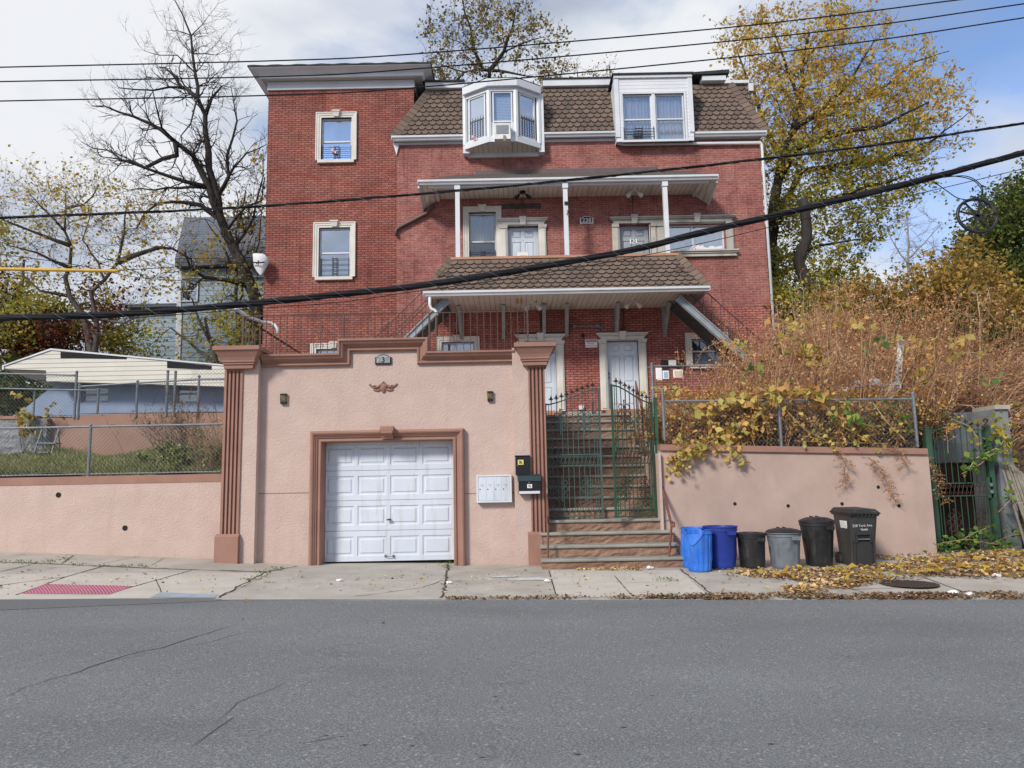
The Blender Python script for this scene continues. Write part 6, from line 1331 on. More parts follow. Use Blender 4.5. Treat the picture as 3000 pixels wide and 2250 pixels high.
m = MB(); m.hexa([(xA-.004, yf1+.18, z0+H*.66), (xA+.03, yf1+.18, z0+H*.66), (xA+.03, yf1+.42, z0+H*.66), (xA-.004, yf1+.42, z0+H*.66), (xA-.016, yf1+.18, z0+H*.79), (xA+.03, yf1+.18, z0+H*.79), (xA+.03, yf1+.42, z0+H*.79), (xA-.016, yf1+.42, z0+H*.79)]); obj('sticker', m, PAPER, t)

# ================================================================ left neighbours
lb = thing('low_blue_building', 'low blue painted building under a broken cream sided roof band', 'building', (-10, 20, 3.2)); LYB = 20.5
m = MB(); a, b = X(190, 1140, LYB), X(690, 1140, LYB); z0_, z1_ = Z(300, 1225, LYB), Z(300, 1115, LYB)
wl1, wl2 = rect(238, 1131, 318, 1179, LYB), rect(515, 1125, 582, 1180, LYB)
m.wall(a, b, z0_-.6, z1_, LYB, [wl1, wl2], .12); m.prism([(a, z0_-.6), (a, z1_), (a-.5, z1_-.25), (a-1.1, z1_-.75), (a-1.6, z0_-.0), (a-1.8, z0_-.6)], LYB+.001, LYB+.2); m.box(a, b, LYB+.2, 26, z0_-.6, z1_-.05); obj('wall', m, BLUEW, lb)
for w_ in (wl1, wl2): sash(lb, Vector((w_[0], LYB+.08, w_[2])), UX, NY, w_[1]-w_[0], w_[3]-w_[2], (.5,), frame=GREYW, glass=GLASSD, back='blind', depth=.11)
SYB = 19.9
def pp(*l): return [(lambda q: (q.x, q.z))(W(px_, py_, SYB)) for px_, py_ in l]
m = MB(); m.prism(pp((10, 1081), (135, 1085), (136, 1117), (700, 1133), (700, 1076), (655, 1071), (150, 1024), (12, 1072)), SYB, SYB+.25); sdo = obj('siding_band', m, CREAMS, lb)
m = MB(); m.prism(pp((8, 1083), (8, 1071), (150, 1021), (655, 1068), (700, 1073), (700, 1077), (655, 1072), (150, 1026), (13, 1073), (13, 1083)), SYB-.03, SYB+4.5); obj('roof_edge', m, WHITE, lb)
m = MB(); m.prism(pp((178, 1031), (371, 1044), (371, 1052), (178, 1049)), SYB-.012, SYB-.001); m.prism(pp((490, 1058), (620, 1072), (620, 1083), (490, 1078)), SYB-.012, SYB-.001); obj('missing_siding', m, DARK, lb)
m = MB(); m.add([(W(12, 1083, SYB).x, SYB+.02, W(12, 1083, SYB).z), (W(134, 1087, SYB).x, SYB+.02, W(134, 1087, SYB).z), (W(134, 1118, SYB).x, SYB+1.6, W(134, 1118, SYB).z-.2)], [(0, 1, 2)]); obj('carport_soffit', m, CREAMS, lb)
bh = thing('blue_house', 'blue-grey clapboard house with steep slate roof behind the left trees', 'house', (-13, 32, 3)); BHY = 30.0
m = MB(); a = X(520, 900, BHY); bR = X(800, 900, BHY)+3; zt_ = Z(600, 778, BHY); m.box(a, bR, BHY, 40, 2.0, zt_); obj('wall', m, BLUES, bh)
m = MB(); a2 = X(392, 950, BHY+.6); m.box(a2, a-.01, BHY+.6, 39, 2.0, Z(450, 905, BHY+.6)); obj('low_wing', m, BLUES, bh); m = MB(); m.box(a2-.3, a+.1, BHY+.2, 39.2, Z(450, 905, BHY+.6)+.001, Z(450, 896, BHY+.6)); obj('wing_roof', m, ROOFG, bh)
m = MB(); r0, r1 = W(540, 637, BHY+4.5), W(513, 757, BHY-.5); zri = r0.z; xe = bR+2
m.add([(r1.x, BHY-.5, r1.z), (xe, BHY-.5, r1.z), (xe, BHY+4.5, zri), (r0.x, BHY+4.5, zri), (r1.x, BHY+9.5, r1.z), (xe, BHY+9.5, r1.z)], [(0, 1, 2, 3), (3, 2, 5, 4), (0, 3, 4)]); m.box(r1.x, xe, BHY-.5, BHY+.0, r1.z-.35, r1.z-.01); obj('roof', m, ROOFG, bh)
m = MB(); m.box(r1.x+.1, xe, BHY-.12, BHY-.001, r1.z-.75, r1.z-.36); obj('eave_board', m, BLUES, bh)
ww = rect(508, 822, 528, 885, BHY); sash(bh, Vector((a+.1, BHY-.05, ww[2])), UX, NY, .75, ww[3]-ww[2], (.5,), frame=WHITE, back='blind', depth=.04)
cbp = MB(); cbp.box(a-.02, a+.16, BHY-.04, BHY-.001, 2, zt_); obj('corner_board', cbp, WHITE, bh); cbp = MB(); q = X(523, 1030, BHY); cbp.box(q-.1, q+.1, BHY-.05, BHY-.0405, 2, Z(523, 905, BHY)); obj('corner_board', cbp, WHITE, bh)

# ================================================================ wires
def wire(name, label, pts, Y, r, ext=True, strands=0, m=CABLE, cat='cable', group=None, lash=0):
    """pts: photo pixels along the wire, all at depth Y; smoothed and run on beyond both ends"""
    P = [W(a, b, Y) for a, b in pts]
    if ext:
        d0, d1 = P[0]-P[1], P[-1]-P[-2]; P = [P[0]+d0.normalized()*5]+P+[P[-1]+d1.normalized()*5]
    Q = []
    for i in range(len(P)-1):
        p0, p1, p2, p3 = P[max(i-1, 0)], P[i], P[i+1], P[min(i+2, len(P)-1)]
        n = max(3, int((p2-p1).length/.12) if strands else 8)
        for k in range(n):
            t_ = k/n; Q.append(.5*((2*p1)+(p2-p0)*t_+(2*p0-5*p1+4*p2-p3)*t_*t_+(3*p1-p0-3*p2+p3)*t_**3))
    Q.append(P[-1])
    t = thing(name, label, cat, P[len(P)//2], group)
    if not strands: mb = MB(); mb.tube(Q, r, 6); obj('cable', mb, m, t, smooth=True)
    else:
        for s in range(strands):
            mb = MB(); L_ = 0; S = []
            for i, q in enumerate(Q):
                if i: L_ += (q-Q[i-1]).length
                a = 2*math.pi*s/strands+L_*1.9+.5*math.sin(L_*.7+s); rr = r*.56*(1+.12*math.sin(L_*1.3+s*2)); S.append(q+Vector((0, math.cos(a)*rr, math.sin(a)*rr)))
            mb.tube(S, r*.5, 6); obj('cable_strand', mb, m, t, smooth=True)
    if lash:
        mb = MB(); S = []; L_ = 0
        for i in range(len(Q)-1):
            for k in range(6): q = Q[i].lerp(Q[i+1], k/6); L_ += (Q[i+1]-Q[i]).length/6; a = L_*lash; S.append(q+Vector((0, math.cos(a)*r*1.12, math.sin(a)*r*1.12)))
        mb.tube(S, .003, 4); obj('lashing_wire', mb, LASH, t)
    return t
wire('power_line', 'topmost of the three thin power lines above the roof', [(0, 197), (800, 178), (1200, 159), (2000, 93), (2400, 51), (2804, 0), (3000, -22)], 9.6, .009)
wire('power_line', 'middle of the three thin power lines above the roof', [(0, 239), (800, 224), (1200, 203), (2050, 129), (2550, 75), (3000, 11)], 9.6, .009)
wire('power_line', 'lowest of the three thin power lines crossing the roof edge', [(0, 296), (800, 279), (1200, 258), (2050, 178), (2550, 120), (3000, 52)], 9.6, .009)
wire('telephone_cable', 'medium black cable crossing the front of the upper porch', [(0, 638), (700, 608), (1300, 562), (1800, 514), (2300, 458), (2650, 413), (3000, 361)], 9.0, .017, strands=3, lash=20)
wire('cable_bundle', 'thick black twisted cable bundle sagging across the front of the house', [(0, 932), (350, 920), (700, 892), (1000, 862), (1300, 827), (1800, 742), (2050, 683), (2400, 601), (2717, 523), (3000, 447)], 8.6, .038, strands=6, lash=17)
wire('thin_wire', 'thin sagging wire just under the thick cable bundle', [(700, 908), (1000, 885), (1200, 856), (1500, 815), (1800, 765), (2060, 712), (2300, 655), (2700, 565), (3000, 494)], 9.3, .005)
wire('yellow_sleeve', 'yellow protective sleeve on a wire at the left edge', [(-60, 787), (170, 791), (350, 794)], 13, .032, ext=False, m=M('yellow_plastic_sleeve', (0.62, 0.38, 0.04), (0.5, 0.3, 0.04), 4, .5), cat='cable sleeve')
wire('service_wire', 'thin service wire from the yellow sleeve to the tower corner', [(340, 793), (450, 786), (600, 778), (740, 767)], 15, .008, ext=False)
wire('service_wire', 'thin drooping wire crossing the left trees below the yellow sleeve', [(-80, 735), (200, 772), (400, 812), (580, 822), (760, 815)], 14, .007, ext=False)
t = thing('cable_storage_loop', 'round grey cable storage bracket hanging from the cable bundle at right', 'cable bracket', W(2866, 632, 8.7)); q = W(2864, 632, 8.7); rr = 57*8.7/FPX
m = MB(); P = [];
for k in range(29):
    a = 2*math.pi*k/28; P.append(q+Vector((rr*math.cos(a)*(1.0 if math.cos(a) > 0 else 1.06), .02*math.sin(a), rr*math.sin(a)*(.95))))
m.tube(P, .020, 6); obj('rim', m, BLACKP, t, smooth=True)
m = MB(); 
for a in (20, 75, 130, 165): d = Vector((math.cos(R(a)), 0, math.sin(R(a))))*rr*.97; m.beam(q-d, q+d, .022, .01, up=(0, 1, 0))
for a in (60, 100, 140): d = Vector((math.cos(R(a)), 0, math.sin(R(a))))*rr*.6; e_ = Vector((-d.z, 0, d.x))*.25; m.beam(q+d-e_, q+d+e_, .012, .008, up=(0, 1, 0))
obj('spokes', m, BLACKP, t)
for (k, P) in enumerate(([(2722, 522), (2790, 516), (2850, 528), (2877, 560), (2860, 583), (2830, 588)], [(2735, 532), (2775, 560), (2805, 580), (2838, 586)], [(2760, 520), (2830, 516), (2872, 540), (2878, 570), (2850, 586)])):
    m = MB(); Q = [W(a, b, 8.65) for a, b in P]; S = []
    for i in range(len(Q)-1):
        p0, p1, p2, p3 = Q[max(i-1, 0)], Q[i], Q[i+1], Q[min(i+2, len(Q)-1)]
        for j in range(6): t_ = j/6; S.append(.5*((2*p1)+(p2-p0)*t_+(2*p0-5*p1+4*p2-p3)*t_*t_+(3*p1-p0-3*p2+p3)*t_**3))
    m.tube(S+[Q[-1]], .006, 5); obj('cable_loop', m, CABLE, t)
# ================================================================ fast mesh arrays for vegetation
nr = np.random.default_rng(5)
def npmesh(name, V, Q, m, parent=None, kind=None, smooth=False, n=4):
    me = bpy.data.meshes.new(name); V = np.asarray(V, dtype=np.float32); Q = np.asarray(Q, dtype=np.int32)
    if parent: V = V-np.array(absloc(parent), dtype=np.float32)
    me.vertices.add(len(V)); me.vertices.foreach_set('co', V.ravel()); me.loops.add(Q.size); me.loops.foreach_set('vertex_index', Q.ravel())
    me.polygons.add(len(Q)); me.polygons.foreach_set('loop_start', np.arange(0, Q.size, n, dtype=np.int32)); me.polygons.foreach_set('loop_total', np.full(len(Q), n, dtype=np.int32))
    me.update(calc_edges=True); me.materials.append(m)
    if smooth: me.polygons.foreach_set('use_smooth', [True]*len(Q))
    o = bpy.data.objects.new(name, me); COL.objects.link(o)
    if parent: o.parent = parent
    if kind: o['kind'] = kind
    return o
def tubes(P, Rr, sides=3):
    """P (n,m,3) polylines, Rr (n,m) radii -> verts, quads"""
    P = np.asarray(P, float); Rr = np.asarray(Rr, float); n, m, _ = P.shape
    D = np.gradient(P, axis=1); D /= np.linalg.norm(D, axis=2, keepdims=True)+1e-9
    ref = np.where(np.abs(D[:, :1, 2:3]) > .8, np.array([1., 0, 0]), np.array([0, 0, 1.])); U = np.cross(D, ref); U /= np.linalg.norm(U, axis=2, keepdims=True)+1e-9; Wv = np.cross(D, U)
    a = np.arange(sides)*2*np.pi/sides
    V = P[:, :, None, :]+(U[:, :, None, :]*np.cos(a)[None, None, :, None]+Wv[:, :, None, :]*np.sin(a)[None, None, :, None])*Rr[:, :, None, None]
    i = np.arange(n)[:, None, None]*m*sides; j = np.arange(m-1)[None, :, None]*sides; k = np.arange(sides)[None, None, :]; k2 = (k+1) % sides
    Q = np.stack([i+j+k, i+j+k2, i+j+sides+k2, i+j+sides+k], axis=-1).reshape(-1, 4)
    return V.reshape(-1, 3), Q
def leaf_quads(C, size, flat=0.0, droop=0.0, asp=.75):
    """rhombic folded leaves at the points C"""
    C = np.asarray(C, float); n = len(C); s = size if np.ndim(size) else np.full(n, size); s = s*nr.uniform(.5, 1.3, n)
    A = nr.normal(size=(n, 3)); A[:, 2] = A[:, 2]*(1-flat)-droop; A /= np.linalg.norm(A, axis=1, keepdims=True)+1e-9
    B = nr.normal(size=(n, 3)); B[:, 2] *= (1-flat); B -= A*np.sum(A*B, axis=1, keepdims=True); B /= np.linalg.norm(B, axis=1, keepdims=True)+1e-9; Nn = np.cross(A, B)
    h = s[:, None]
    V = np.stack([C-A*h*.5, C+B*h*asp*.5+Nn*h*.10-A*h*.05, C+A*h*.55-Nn*h*.05, C-B*h*asp*.5+Nn*h*.10-A*h*.05], axis=1).reshape(-1, 3)
    return V, np.arange(4*n).reshape(n, 4)
def cat(parts):
    V, Q, o = [], [], 0
    for v, q in parts: V.append(v); Q.append(q+o); o += len(v)
    return np.concatenate(V), np.concatenate(Q)
def rv(s=1.0): return Vector((rnd.gauss(0, s), rnd.gauss(0, s), rnd.gauss(0, s)))
def sprout(out, p, d, L, r, lvl, up_=.05, nk=3, wob=.22, spread=.75):
    pts = [p.copy()]; dd = d.normalized()
    for k in range(4): dd = (dd+rv(wob)+Vector((0, 0, up_))).normalized(); p = p+dd*L/4; pts.append(p)
    out.append((pts, r))
    if lvl > 0:
        for n_ in range(nk):
            k = rnd.choice((1, 2, 3, 4)); dd2 = (pts[k]-pts[k-1]).normalized(); nd = (dd2+rv(spread*.6)).normalized(); sprout(out, pts[k], nd, L*rnd.uniform(.45, .7), r*.6, lvl-1, up_, nk, wob, spread)
def tree(name, label, Y, skel, bark, leafm=None, blobs=(), leaf=.12, lpt=6, side=(0, 0, 0), sdl=1.2, lsig=.12, drift=1.5, group=None, rmin=.006, lead=1, catg='tree', tw=1.0, up_=.05, leafp=1.0, lowm=None, lowz=None, foliage_parts=True, wobs=.03):
    nodes = np.zeros((0, 3)); rad = []; main = MB(); allP = []
    for i, (pts, r0, r1) in enumerate(skel):
        if i == 0: y0_ = Y
        else:
            q0 = W(*pts[0], Y); d_ = (nodes[:, 0]-q0.x)**2+(nodes[:, 2]-q0.z)**2; y0_ = nodes[int(np.argmin(d_)), 1]
        dr = 0 if i == 0 else rnd.uniform(-drift, drift); m_ = len(pts); Q = []
        for k, (a, b) in enumerate(pts): Q.append(W(a, b, y0_+dr*k/(m_-1)))
        if i: Q[0] = Vector(nodes[int(np.argmin(d_))]); Q[1] = Q[1] if m_ > 2 else Q[1]
        S = []
        for k in range(m_-1):
            n_ = max(1, int((Q[k+1]-Q[k]).length/.45))
            for j in range(n_): q = Q[k].lerp(Q[k+1], j/n_); S.append(q+(rv(wobs) if (k or j) else Vector()))
        S.append(Q[-1]); rr = [lerp(r0, r1, (k/(len(S)-1))**.8) for k in range(len(S))]
        main.tube(S, rr, 7 if r0 > .08 else 5); nodes = np.vstack([nodes, np.array([tuple(s) for s in S])]); rad += rr; allP.append((S, rr))
    tw_ = []
    ns, lv, _ = side
    if ns:
        for (S, rr) in allP:
            Lg = sum((b-a).length for a, b in zip(S, S[1:])); cnt = int(Lg*ns)
            for _i in range(cnt):
                k = rnd.randrange(max(1, int(len(S)*.12)), len(S)); d0 = (S[k]-S[k-1]).normalized() if k else Vector((0, 0, 1)); sd = rv().cross(d0).normalized(); nd = d0*.6+sd*.8+Vector((0, 0, .15))
                sprout(tw_, S[k].copy(), nd, sdl*rnd.uniform(.5, 1.2)*(1-.35*k/len(S)), max(rmin, min(rr[k]*.45, .03))*tw, lv, up_)
    for (px_, py_, rx, ry, dep, n_) in blobs:
        for _i in range(n_):
            a = rnd.uniform(0, 2*math.pi); q_ = math.sqrt(rnd.random()); c_ = W(px_+rx*q_*math.cos(a), py_+ry*q_*math.sin(a), Y); z_ = rnd.uniform(-1, 1)*math.sqrt(max(0, 1-q_*q_))*dep
            c_ = W(px_+rx*q_*math.cos(a), py_+ry*q_*math.sin(a), Y+z_); A = np.array(tuple(c_)); j = int(np.argmin(((nodes-A)**2).sum(1)+.6*np.maximum(0, nodes[:, 2]-A[2])**2)); s_ = Vector(nodes[j]); L_ = (c_-s_).length
            mid = s_.lerp(c_, .5)+rv(.08*L_)+Vector((0, 0, -.05*L_)); pts = [s_, s_.lerp(mid, .5)+rv(.03*L_), mid, mid.lerp(c_, .5)+rv(.03*L_), c_]
            tw_.append((pts, max(rmin, min(.03, rad[j]*.5))*tw)); nodes = np.vstack([nodes, [tuple(mid)], [tuple(c_)]]); rad += [rad[j]*.5, max(.01, rad[j]*.35)]
            if lead: sprout(tw_, c_, (c_-s_).normalized()+rv(.3), rnd.uniform(.4, .9)*sdl, rmin*tw, lead, up_)
    t = thing(name, label, catg, Vector((nodes[0][0], nodes[0][1], nodes[0][2])), group)
    obj('trunk', main, bark, t, smooth=True)
    if tw_:
        P = np.array([[tuple(p) for p in pts] for pts, r in tw_]); Rr = np.array([[r, r*.85, r*.7, r*.5, r*.25] for pts, r in tw_]); V, Q = tubes(P, Rr, 3); npmesh('twigs', V, Q, bark, t)
        if leafm and lpt:
            nL = int(len(P)*lpt); wt = nr.gamma(.45, size=len(P)); i = nr.choice(len(P), nL, p=wt/wt.sum()); u = nr.uniform(.8, 4, nL); k = np.minimum(u.astype(int), 3); f_ = (u-k)[:, None]; C = P[i, k]*(1-f_)+P[i, k+1]*f_+nr.normal(size=(nL, 3))*lsig
            if lowm is not None:
                w_ = C[:, 2]+nr.normal(size=nL)*1.2 < lowz; V, Q = leaf_quads(C[w_], leaf, .2, .3); npmesh('lower_leaves', V, Q, lowm, t); C = C[~w_]
            V, Q = leaf_quads(C, leaf, .2, .3); npmesh('leaves', V, Q, leafm, t)
    return t

LYEL = leaf_mat('yellow_autumn_leaves', [(.15, (.36, .19, .05)), (.35, (.56, .36, .06)), (.55, (.66, .48, .08)), (.75, (.48, .42, .08)), (.9, (.34, .36, .08))], .45)
LORG = leaf_mat('orange_autumn_leaves', [(.15, (.16, .15, .04)), (.4, (.36, .23, .06)), (.65, (.54, .33, .08)), (.9, (.34, .30, .07))], .4)
LGRY = leaf_mat('yellow_green_leaves', [(.15, (.13, .17, .04)), (.35, (.26, .28, .05)), (.55, (.46, .42, .07)), (.8, (.62, .46, .08)), (.95, (.42, .24, .06))], .45)
LGRN = leaf_mat('dark_green_leaves', [(.15, (.04, .07, .02)), (.45, (.08, .12, .03)), (.7, (.15, .17, .035)), (.92, (.34, .25, .05))])
LBRN = leaf_mat('dry_brown_leaves', [(.15, (.24, .09, .04)), (.4, (.48, .22, .09)), (.65, (.62, .36, .16)), (.9, (.70, .52, .30))], .25)
LMAP = leaf_mat('golden_maple_leaves', [(.15, (.50, .27, .07)), (.4, (.66, .44, .09)), (.65, (.62, .47, .10)), (.9, (.40, .38, .09))], .45)
LRED = leaf_mat('dark_red_leaves', [(.15, (.06, .014, .012)), (.5, (.13, .03, .02)), (.85, (.25, .08, .03))])
LVIN = leaf_mat('vine_leaves', [(.15, (.26, .27, .07)), (.35, (.46, .42, .12)), (.55, (.64, .47, .14)), (.75, (.50, .27, .09)), (.95, (.36, .20, .09))], .3)
LGRN2 = leaf_mat('fresh_green_leaves', [(.15, (.05, .13, .03)), (.5, (.10, .21, .045)), (.85, (.26, .32, .06))], .3)
LITT = leaf_mat('fallen_leaves', [(.15, (.16, .09, .05)), (.32, (.30, .18, .10)), (.44, (.46, .30, .17)), (.56, (.60, .44, .26)), (.68, (.68, .50, .17)), (.78, (.55, .31, .12)), (.92, (.72, .60, .38))], 0)
LITB = leaf_mat('crumbled_brown_leaves', [(.15, (.07, .04, .025)), (.4, (.15, .09, .05)), (.7, (.28, .18, .11)), (.93, (.50, .38, .20))], 0)
GRAS = leaf_mat('lawn_grass', [(.15, (.12, .15, .045)), (.45, (.21, .25, .075)), (.7, (.36, .34, .14)), (.93, (.52, .44, .26))], .2)
STEM = leaf_mat('dry_stems', [(.12, (.12, .055, .035)), (.35, (.34, .17, .10)), (.6, (.52, .31, .18)), (.9, (.70, .56, .40))], 0, .8)
STEMD = leaf_mat('dark_dry_stems', [(.15, (.05, .035, .03)), (.5, (.10, .07, .05)), (.9, (.20, .15, .10))], 0, .8)

# ================================================================ terrain
def lawn_z(x, y): return 1.80+.2*(y-14.2)+.05*math.sin(x*1.3+y)+.04*math.sin(x*3.1+y*2)
surf('lawn', xr=(-32, -5.0), yr=(14.24, 17.0), nx=90, ny=14, m=M('lawn_soil', (0.17, 0.16, 0.08), (0.12, 0.115, 0.06), 6, .97, (40, .8, .03)), zf=lawn_z)
surf('rear_yard', xr=(-60, -6.0), yr=(17.2, 60), nx=30, ny=30, m=SOIL, zf=lambda x, y: 3.05+.012*(y-17))
def hill(x, y):
    if y < 17:
        if x < 8.15: z = 1.93+.22*(y-14.1)
        elif x > 9.5: z = lerp(.02, 3.0, min(1, max(0, (y-13.9)/3.1)**.75))
        else: z = 2.62+.12*(y-15.4)
    else: z = 2.57 if x < 8.15 else 3.0
    s_ = min(1, max(0, (x-7.1)/1.2))
    if y >= 17: z += (.13+.20*s_)*(min(y, 34)-17)
    return z+.05*math.sin(x*1.9+y*1.3)+.04*math.sin(x*4.1-y*2.2)
surf('hillside', xr=(3.15, 8.14), yr=(14.1, 17.0), nx=30, ny=14, m=SOIL, zf=hill); surf('hillside', xr=(8.16, 9.49), yr=(15.42, 17.0), nx=10, ny=8, m=SOIL, zf=hill)
surf('hillside', xr=(9.51, 45), yr=(13.9, 17.0), nx=80, ny=14, m=SOIL, zf=hill); surf('hillside', xr=(3.45, 45), yr=(17.0, 60), nx=60, ny=60, m=SOIL, zf=hill)
surf('rear_ground', xr=(-6, 3.5), yr=(31.5, 60), nx=4, ny=4, m=SOIL, zf=lambda x, y: 3.2)

# ================================================================ grass and lawn weeds
n = 26000; x_ = nr.uniform(-13, -5.25, n); y_ = 14.3+2.65*nr.random(n); zz = np.array([lawn_z(a, b) for a, b in zip(x_, y_)]); h = nr.uniform(.05, .15, n)*(1+.5*np.sin(x_*2.3+y_*3)); lean = nr.normal(size=(n, 2))*.06
base = np.stack([x_, y_, zz-.01], 1); tip = base+np.stack([lean[:, 0], lean[:, 1], h], 1); a_ = nr.uniform(0, np.pi, n); wv = np.stack([np.cos(a_), np.sin(a_), 0*a_], 1)*.008
V = np.stack([base-wv, base+wv, tip+wv*.3, tip-wv*.3], 1).reshape(-1, 3); npmesh('grass', V, np.arange(4*n).reshape(n, 4), GRAS, kind='stuff')['label'] = 'short tufty green lawn behind the left fence'
def stemfield(n, bx, by, bz, h, leanx, leany, r, arch=.25, npt=6, wob=.03):
    t_ = np.linspace(0, 1, npt)[None, :, None]; base = np.stack([bx, by, bz], 1)[:, None, :]
    d = np.stack([leanx*h, leany*h, h], 1)[:, None, :]; P = base+d*t_; P[:, :, 2] -= (arch*(leanx**2+leany**2)**.5*h)[:, None]*(t_[:, :, 0]**2)
    P += nr.normal(size=P.shape)*wob*t_; Rr = r[:, None]*(1-.75*t_[:, :, 0]); return P, Rr
def shrub(name, label, Cx, Cy, rx, ry, n, h, lean, m, leafm=None, lpt=3, leaf=.04, zf=hill, r=.006, catg='shrub', sub=4):
    bx = nr.normal(Cx, rx, n); by = nr.normal(Cy, ry, n); bz = np.array([zf(a, b) for a, b in zip(bx, by)])-.03; hh = h*nr.uniform(.45, 1.1, n)
    P, Rr = stemfield(n, bx, by, bz, hh, lean+nr.normal(size=n)*.22, nr.normal(size=n)*.2, np.full(n, r)); parts = [tubes(P, Rr)]
    k = nr.integers(2, 6, n*sub); i = nr.integers(0, n, n*sub); s = P[i, k-0 if False else k]; e_ = s+nr.normal(size=s.shape)*.12*h*.5+np.array([lean*.1, 0, .10*h]); mid = (s+e_)/2+nr.normal(size=s.shape)*.015; P2 = np.stack([s, mid, e_], 1); parts.append(tubes(P2, np.tile([r*.6, r*.5, r*.3], (len(s), 1))))
    t = thing(name, label, catg, (Cx, Cy, zf(Cx, Cy))); V, Q = cat(parts); npmesh('stems', V, Q, m, t)
    if leafm:
        nL = n*sub*lpt; i = nr.integers(0, len(P2), nL); u = nr.random((nL, 1)); C = P2[i, 1]*(1-u)+P2[i, 2]*u+nr.normal(size=(nL, 3))*.03; V, Q = leaf_quads(C, leaf, .1, .2); npmesh('leaves', V, Q, leafm, t)
    return t
q = W(560, 1350, 15.6); shrub('dry_weed', 'tall dry seed-headed weeds leaning left on the lawn beside the garage', q.x, 15.6, .30, .35, 90, 1.35, -.35, STEMD, LITB, 5, .028, lawn_z, .006, 'weeds', 6)
q = W(635, 1350, 15.2); shrub('tall_grass', 'straw-coloured tall grass against the left garage pillar', q.x, 15.0, .12, .2, 160, .8, -.05, STEM, GRAS, 2, .04, lawn_z, .004, 'grass clump', 2)
q = W(590, 1350, 15); shrub('green_weed', 'low dark green weed at the foot of the dry weeds on the lawn', q.x-.1, 15.1, .45, .3, 60, .45, -.1, STEMD, GRAS, 10, .07, lawn_z, .004, 'weeds', 5)
q = W(122, 1215, 17.2); t = shrub('yellow_sapling', 'small yellow-green sapling growing where the stone and brown yard walls meet', q.x, 16.7, .05, .03, 9, 1.25, .02, BARK, LVIN, 5, .13, lambda a, b: lawn_z(a, b)+.1, .007, 'sapling', 4)

# ================================================================ dry brush on the right slope
def brush(name, label, n, bx, by, h, lx, ly, m, twn, leafm, leafn, lsize, r=(.006, .015), lowcut=.35):
    bz = np.array([hill(a, b) for a, b in zip(bx, by)])-.05
    P, Rr = stemfield(n, bx, by, bz, h, lx, ly, nr.uniform(*r, n), npt=7, arch=.55, wob=.05); parts = [tubes(P, Rr)]
    nn = n*twn; i = nr.integers(0, n, nn); k = nr.integers(3, 7, nn); s = P[i, k]; e_ = s+nr.normal(size=s.shape)*.11+np.array([.10, -.02, .07]); mid = (s+e_)/2+nr.normal(size=s.shape)*.03; P2 = np.stack([s, mid, e_], 1); parts.append(tubes(P2, np.tile([.003, .0025, .0015], (nn, 1))))
    V, Q = cat(parts); o = npmesh(name, V, Q, m, kind='stuff'); o['label'] = label
    nL = int(leafn); i = nr.integers(0, nn, nL); u = nr.random((nL, 1)); C = P2[i, 0]*(1-u)+P2[i, 2]*u+nr.normal(size=(nL, 3))*.035; V, Q = leaf_quads(C, lsize, .1, .2); o2 = npmesh(name+'_leaves', V, Q, leafm, kind='stuff'); o2['label'] = 'dry curled leaves and seed heads clinging to the brush'
n = 2300; bx = nr.uniform(3.7, 8.6, n); by = nr.uniform(14.35, 21.5, n); k = (bx < 7.2) | (by < 30); hmax = np.interp(bx*17/np.maximum(by, 14), [3.3, 4.3, 4.9, 5.8, 7, 8.6], [.55, .6, 2.0, 3.0, 3.3, 2.9]); hmax = np.where(by > 16, hmax, hmax*.8); h = hmax*nr.uniform(.45, 1.05, n)
brush('dry_brush', 'tangle of dry reddish-brown knotweed stems filling the slope beside the house', n, bx, by, h, nr.normal(.22, .2, n), nr.normal(-.05, .15, n), STEM, 7, LBRN, 30000, .055)
n = 2700; bx = nr.uniform(8.2, 16.5, n); by = 15.6+nr.random(n)*7; by = np.where(bx > 9.9, 14.0+nr.random(n)*9, by+.9); h = nr.uniform(.9, 2.7, n)
brush('leaning_brush', 'pale dry stems leaning right over the grey block wall', n, bx, by, h*.9, nr.normal(.75, .5, n), nr.normal(-.25, .25, n), STEM, 6, LBRN, 20000, .055)
n = 1900; bx = nr.uniform(3.75, 8.1, n); by = nr.uniform(14.15, 15.2, n); h = nr.uniform(.35, 1.15, n)
brush('fence_brush', 'dense low dry undergrowth pressed behind the right chain link fence', n, bx, by, h, nr.normal(.25, .3, n), nr.normal(0, .1, n), STEMD, 5, leaf_mat('mixed_brush_leaves', [(.15, (.22, .11, .05)), (.4, (.46, .28, .11)), (.65, (.62, .42, .14)), (.85, (.46, .40, .12))], .2), 30000, .055)
n = 16000; bx = nr.uniform(3.6, 16, n); by = nr.uniform(14.15, 20, n); ok = ~((bx > 8.1) & (bx < 9.5) & (by < 15.5)); bx, by = bx[ok], by[ok]; C = np.stack([bx, by, np.array([hill(a, b) for a, b in zip(bx, by)])+nr.uniform(.0, .08, len(bx))], 1)
V, Q = leaf_quads(C, .09, .6); npmesh('slope_litter', V, Q, LITB, kind='stuff')['label'] = 'fallen leaves covering the right slope'
RUSTL = leaf_mat('rusty_small_leaves', [(.15, (.34, .13, .04)), (.4, (.56, .28, .08)), (.65, (.66, .42, .13)), (.9, (.52, .42, .14))], .3)
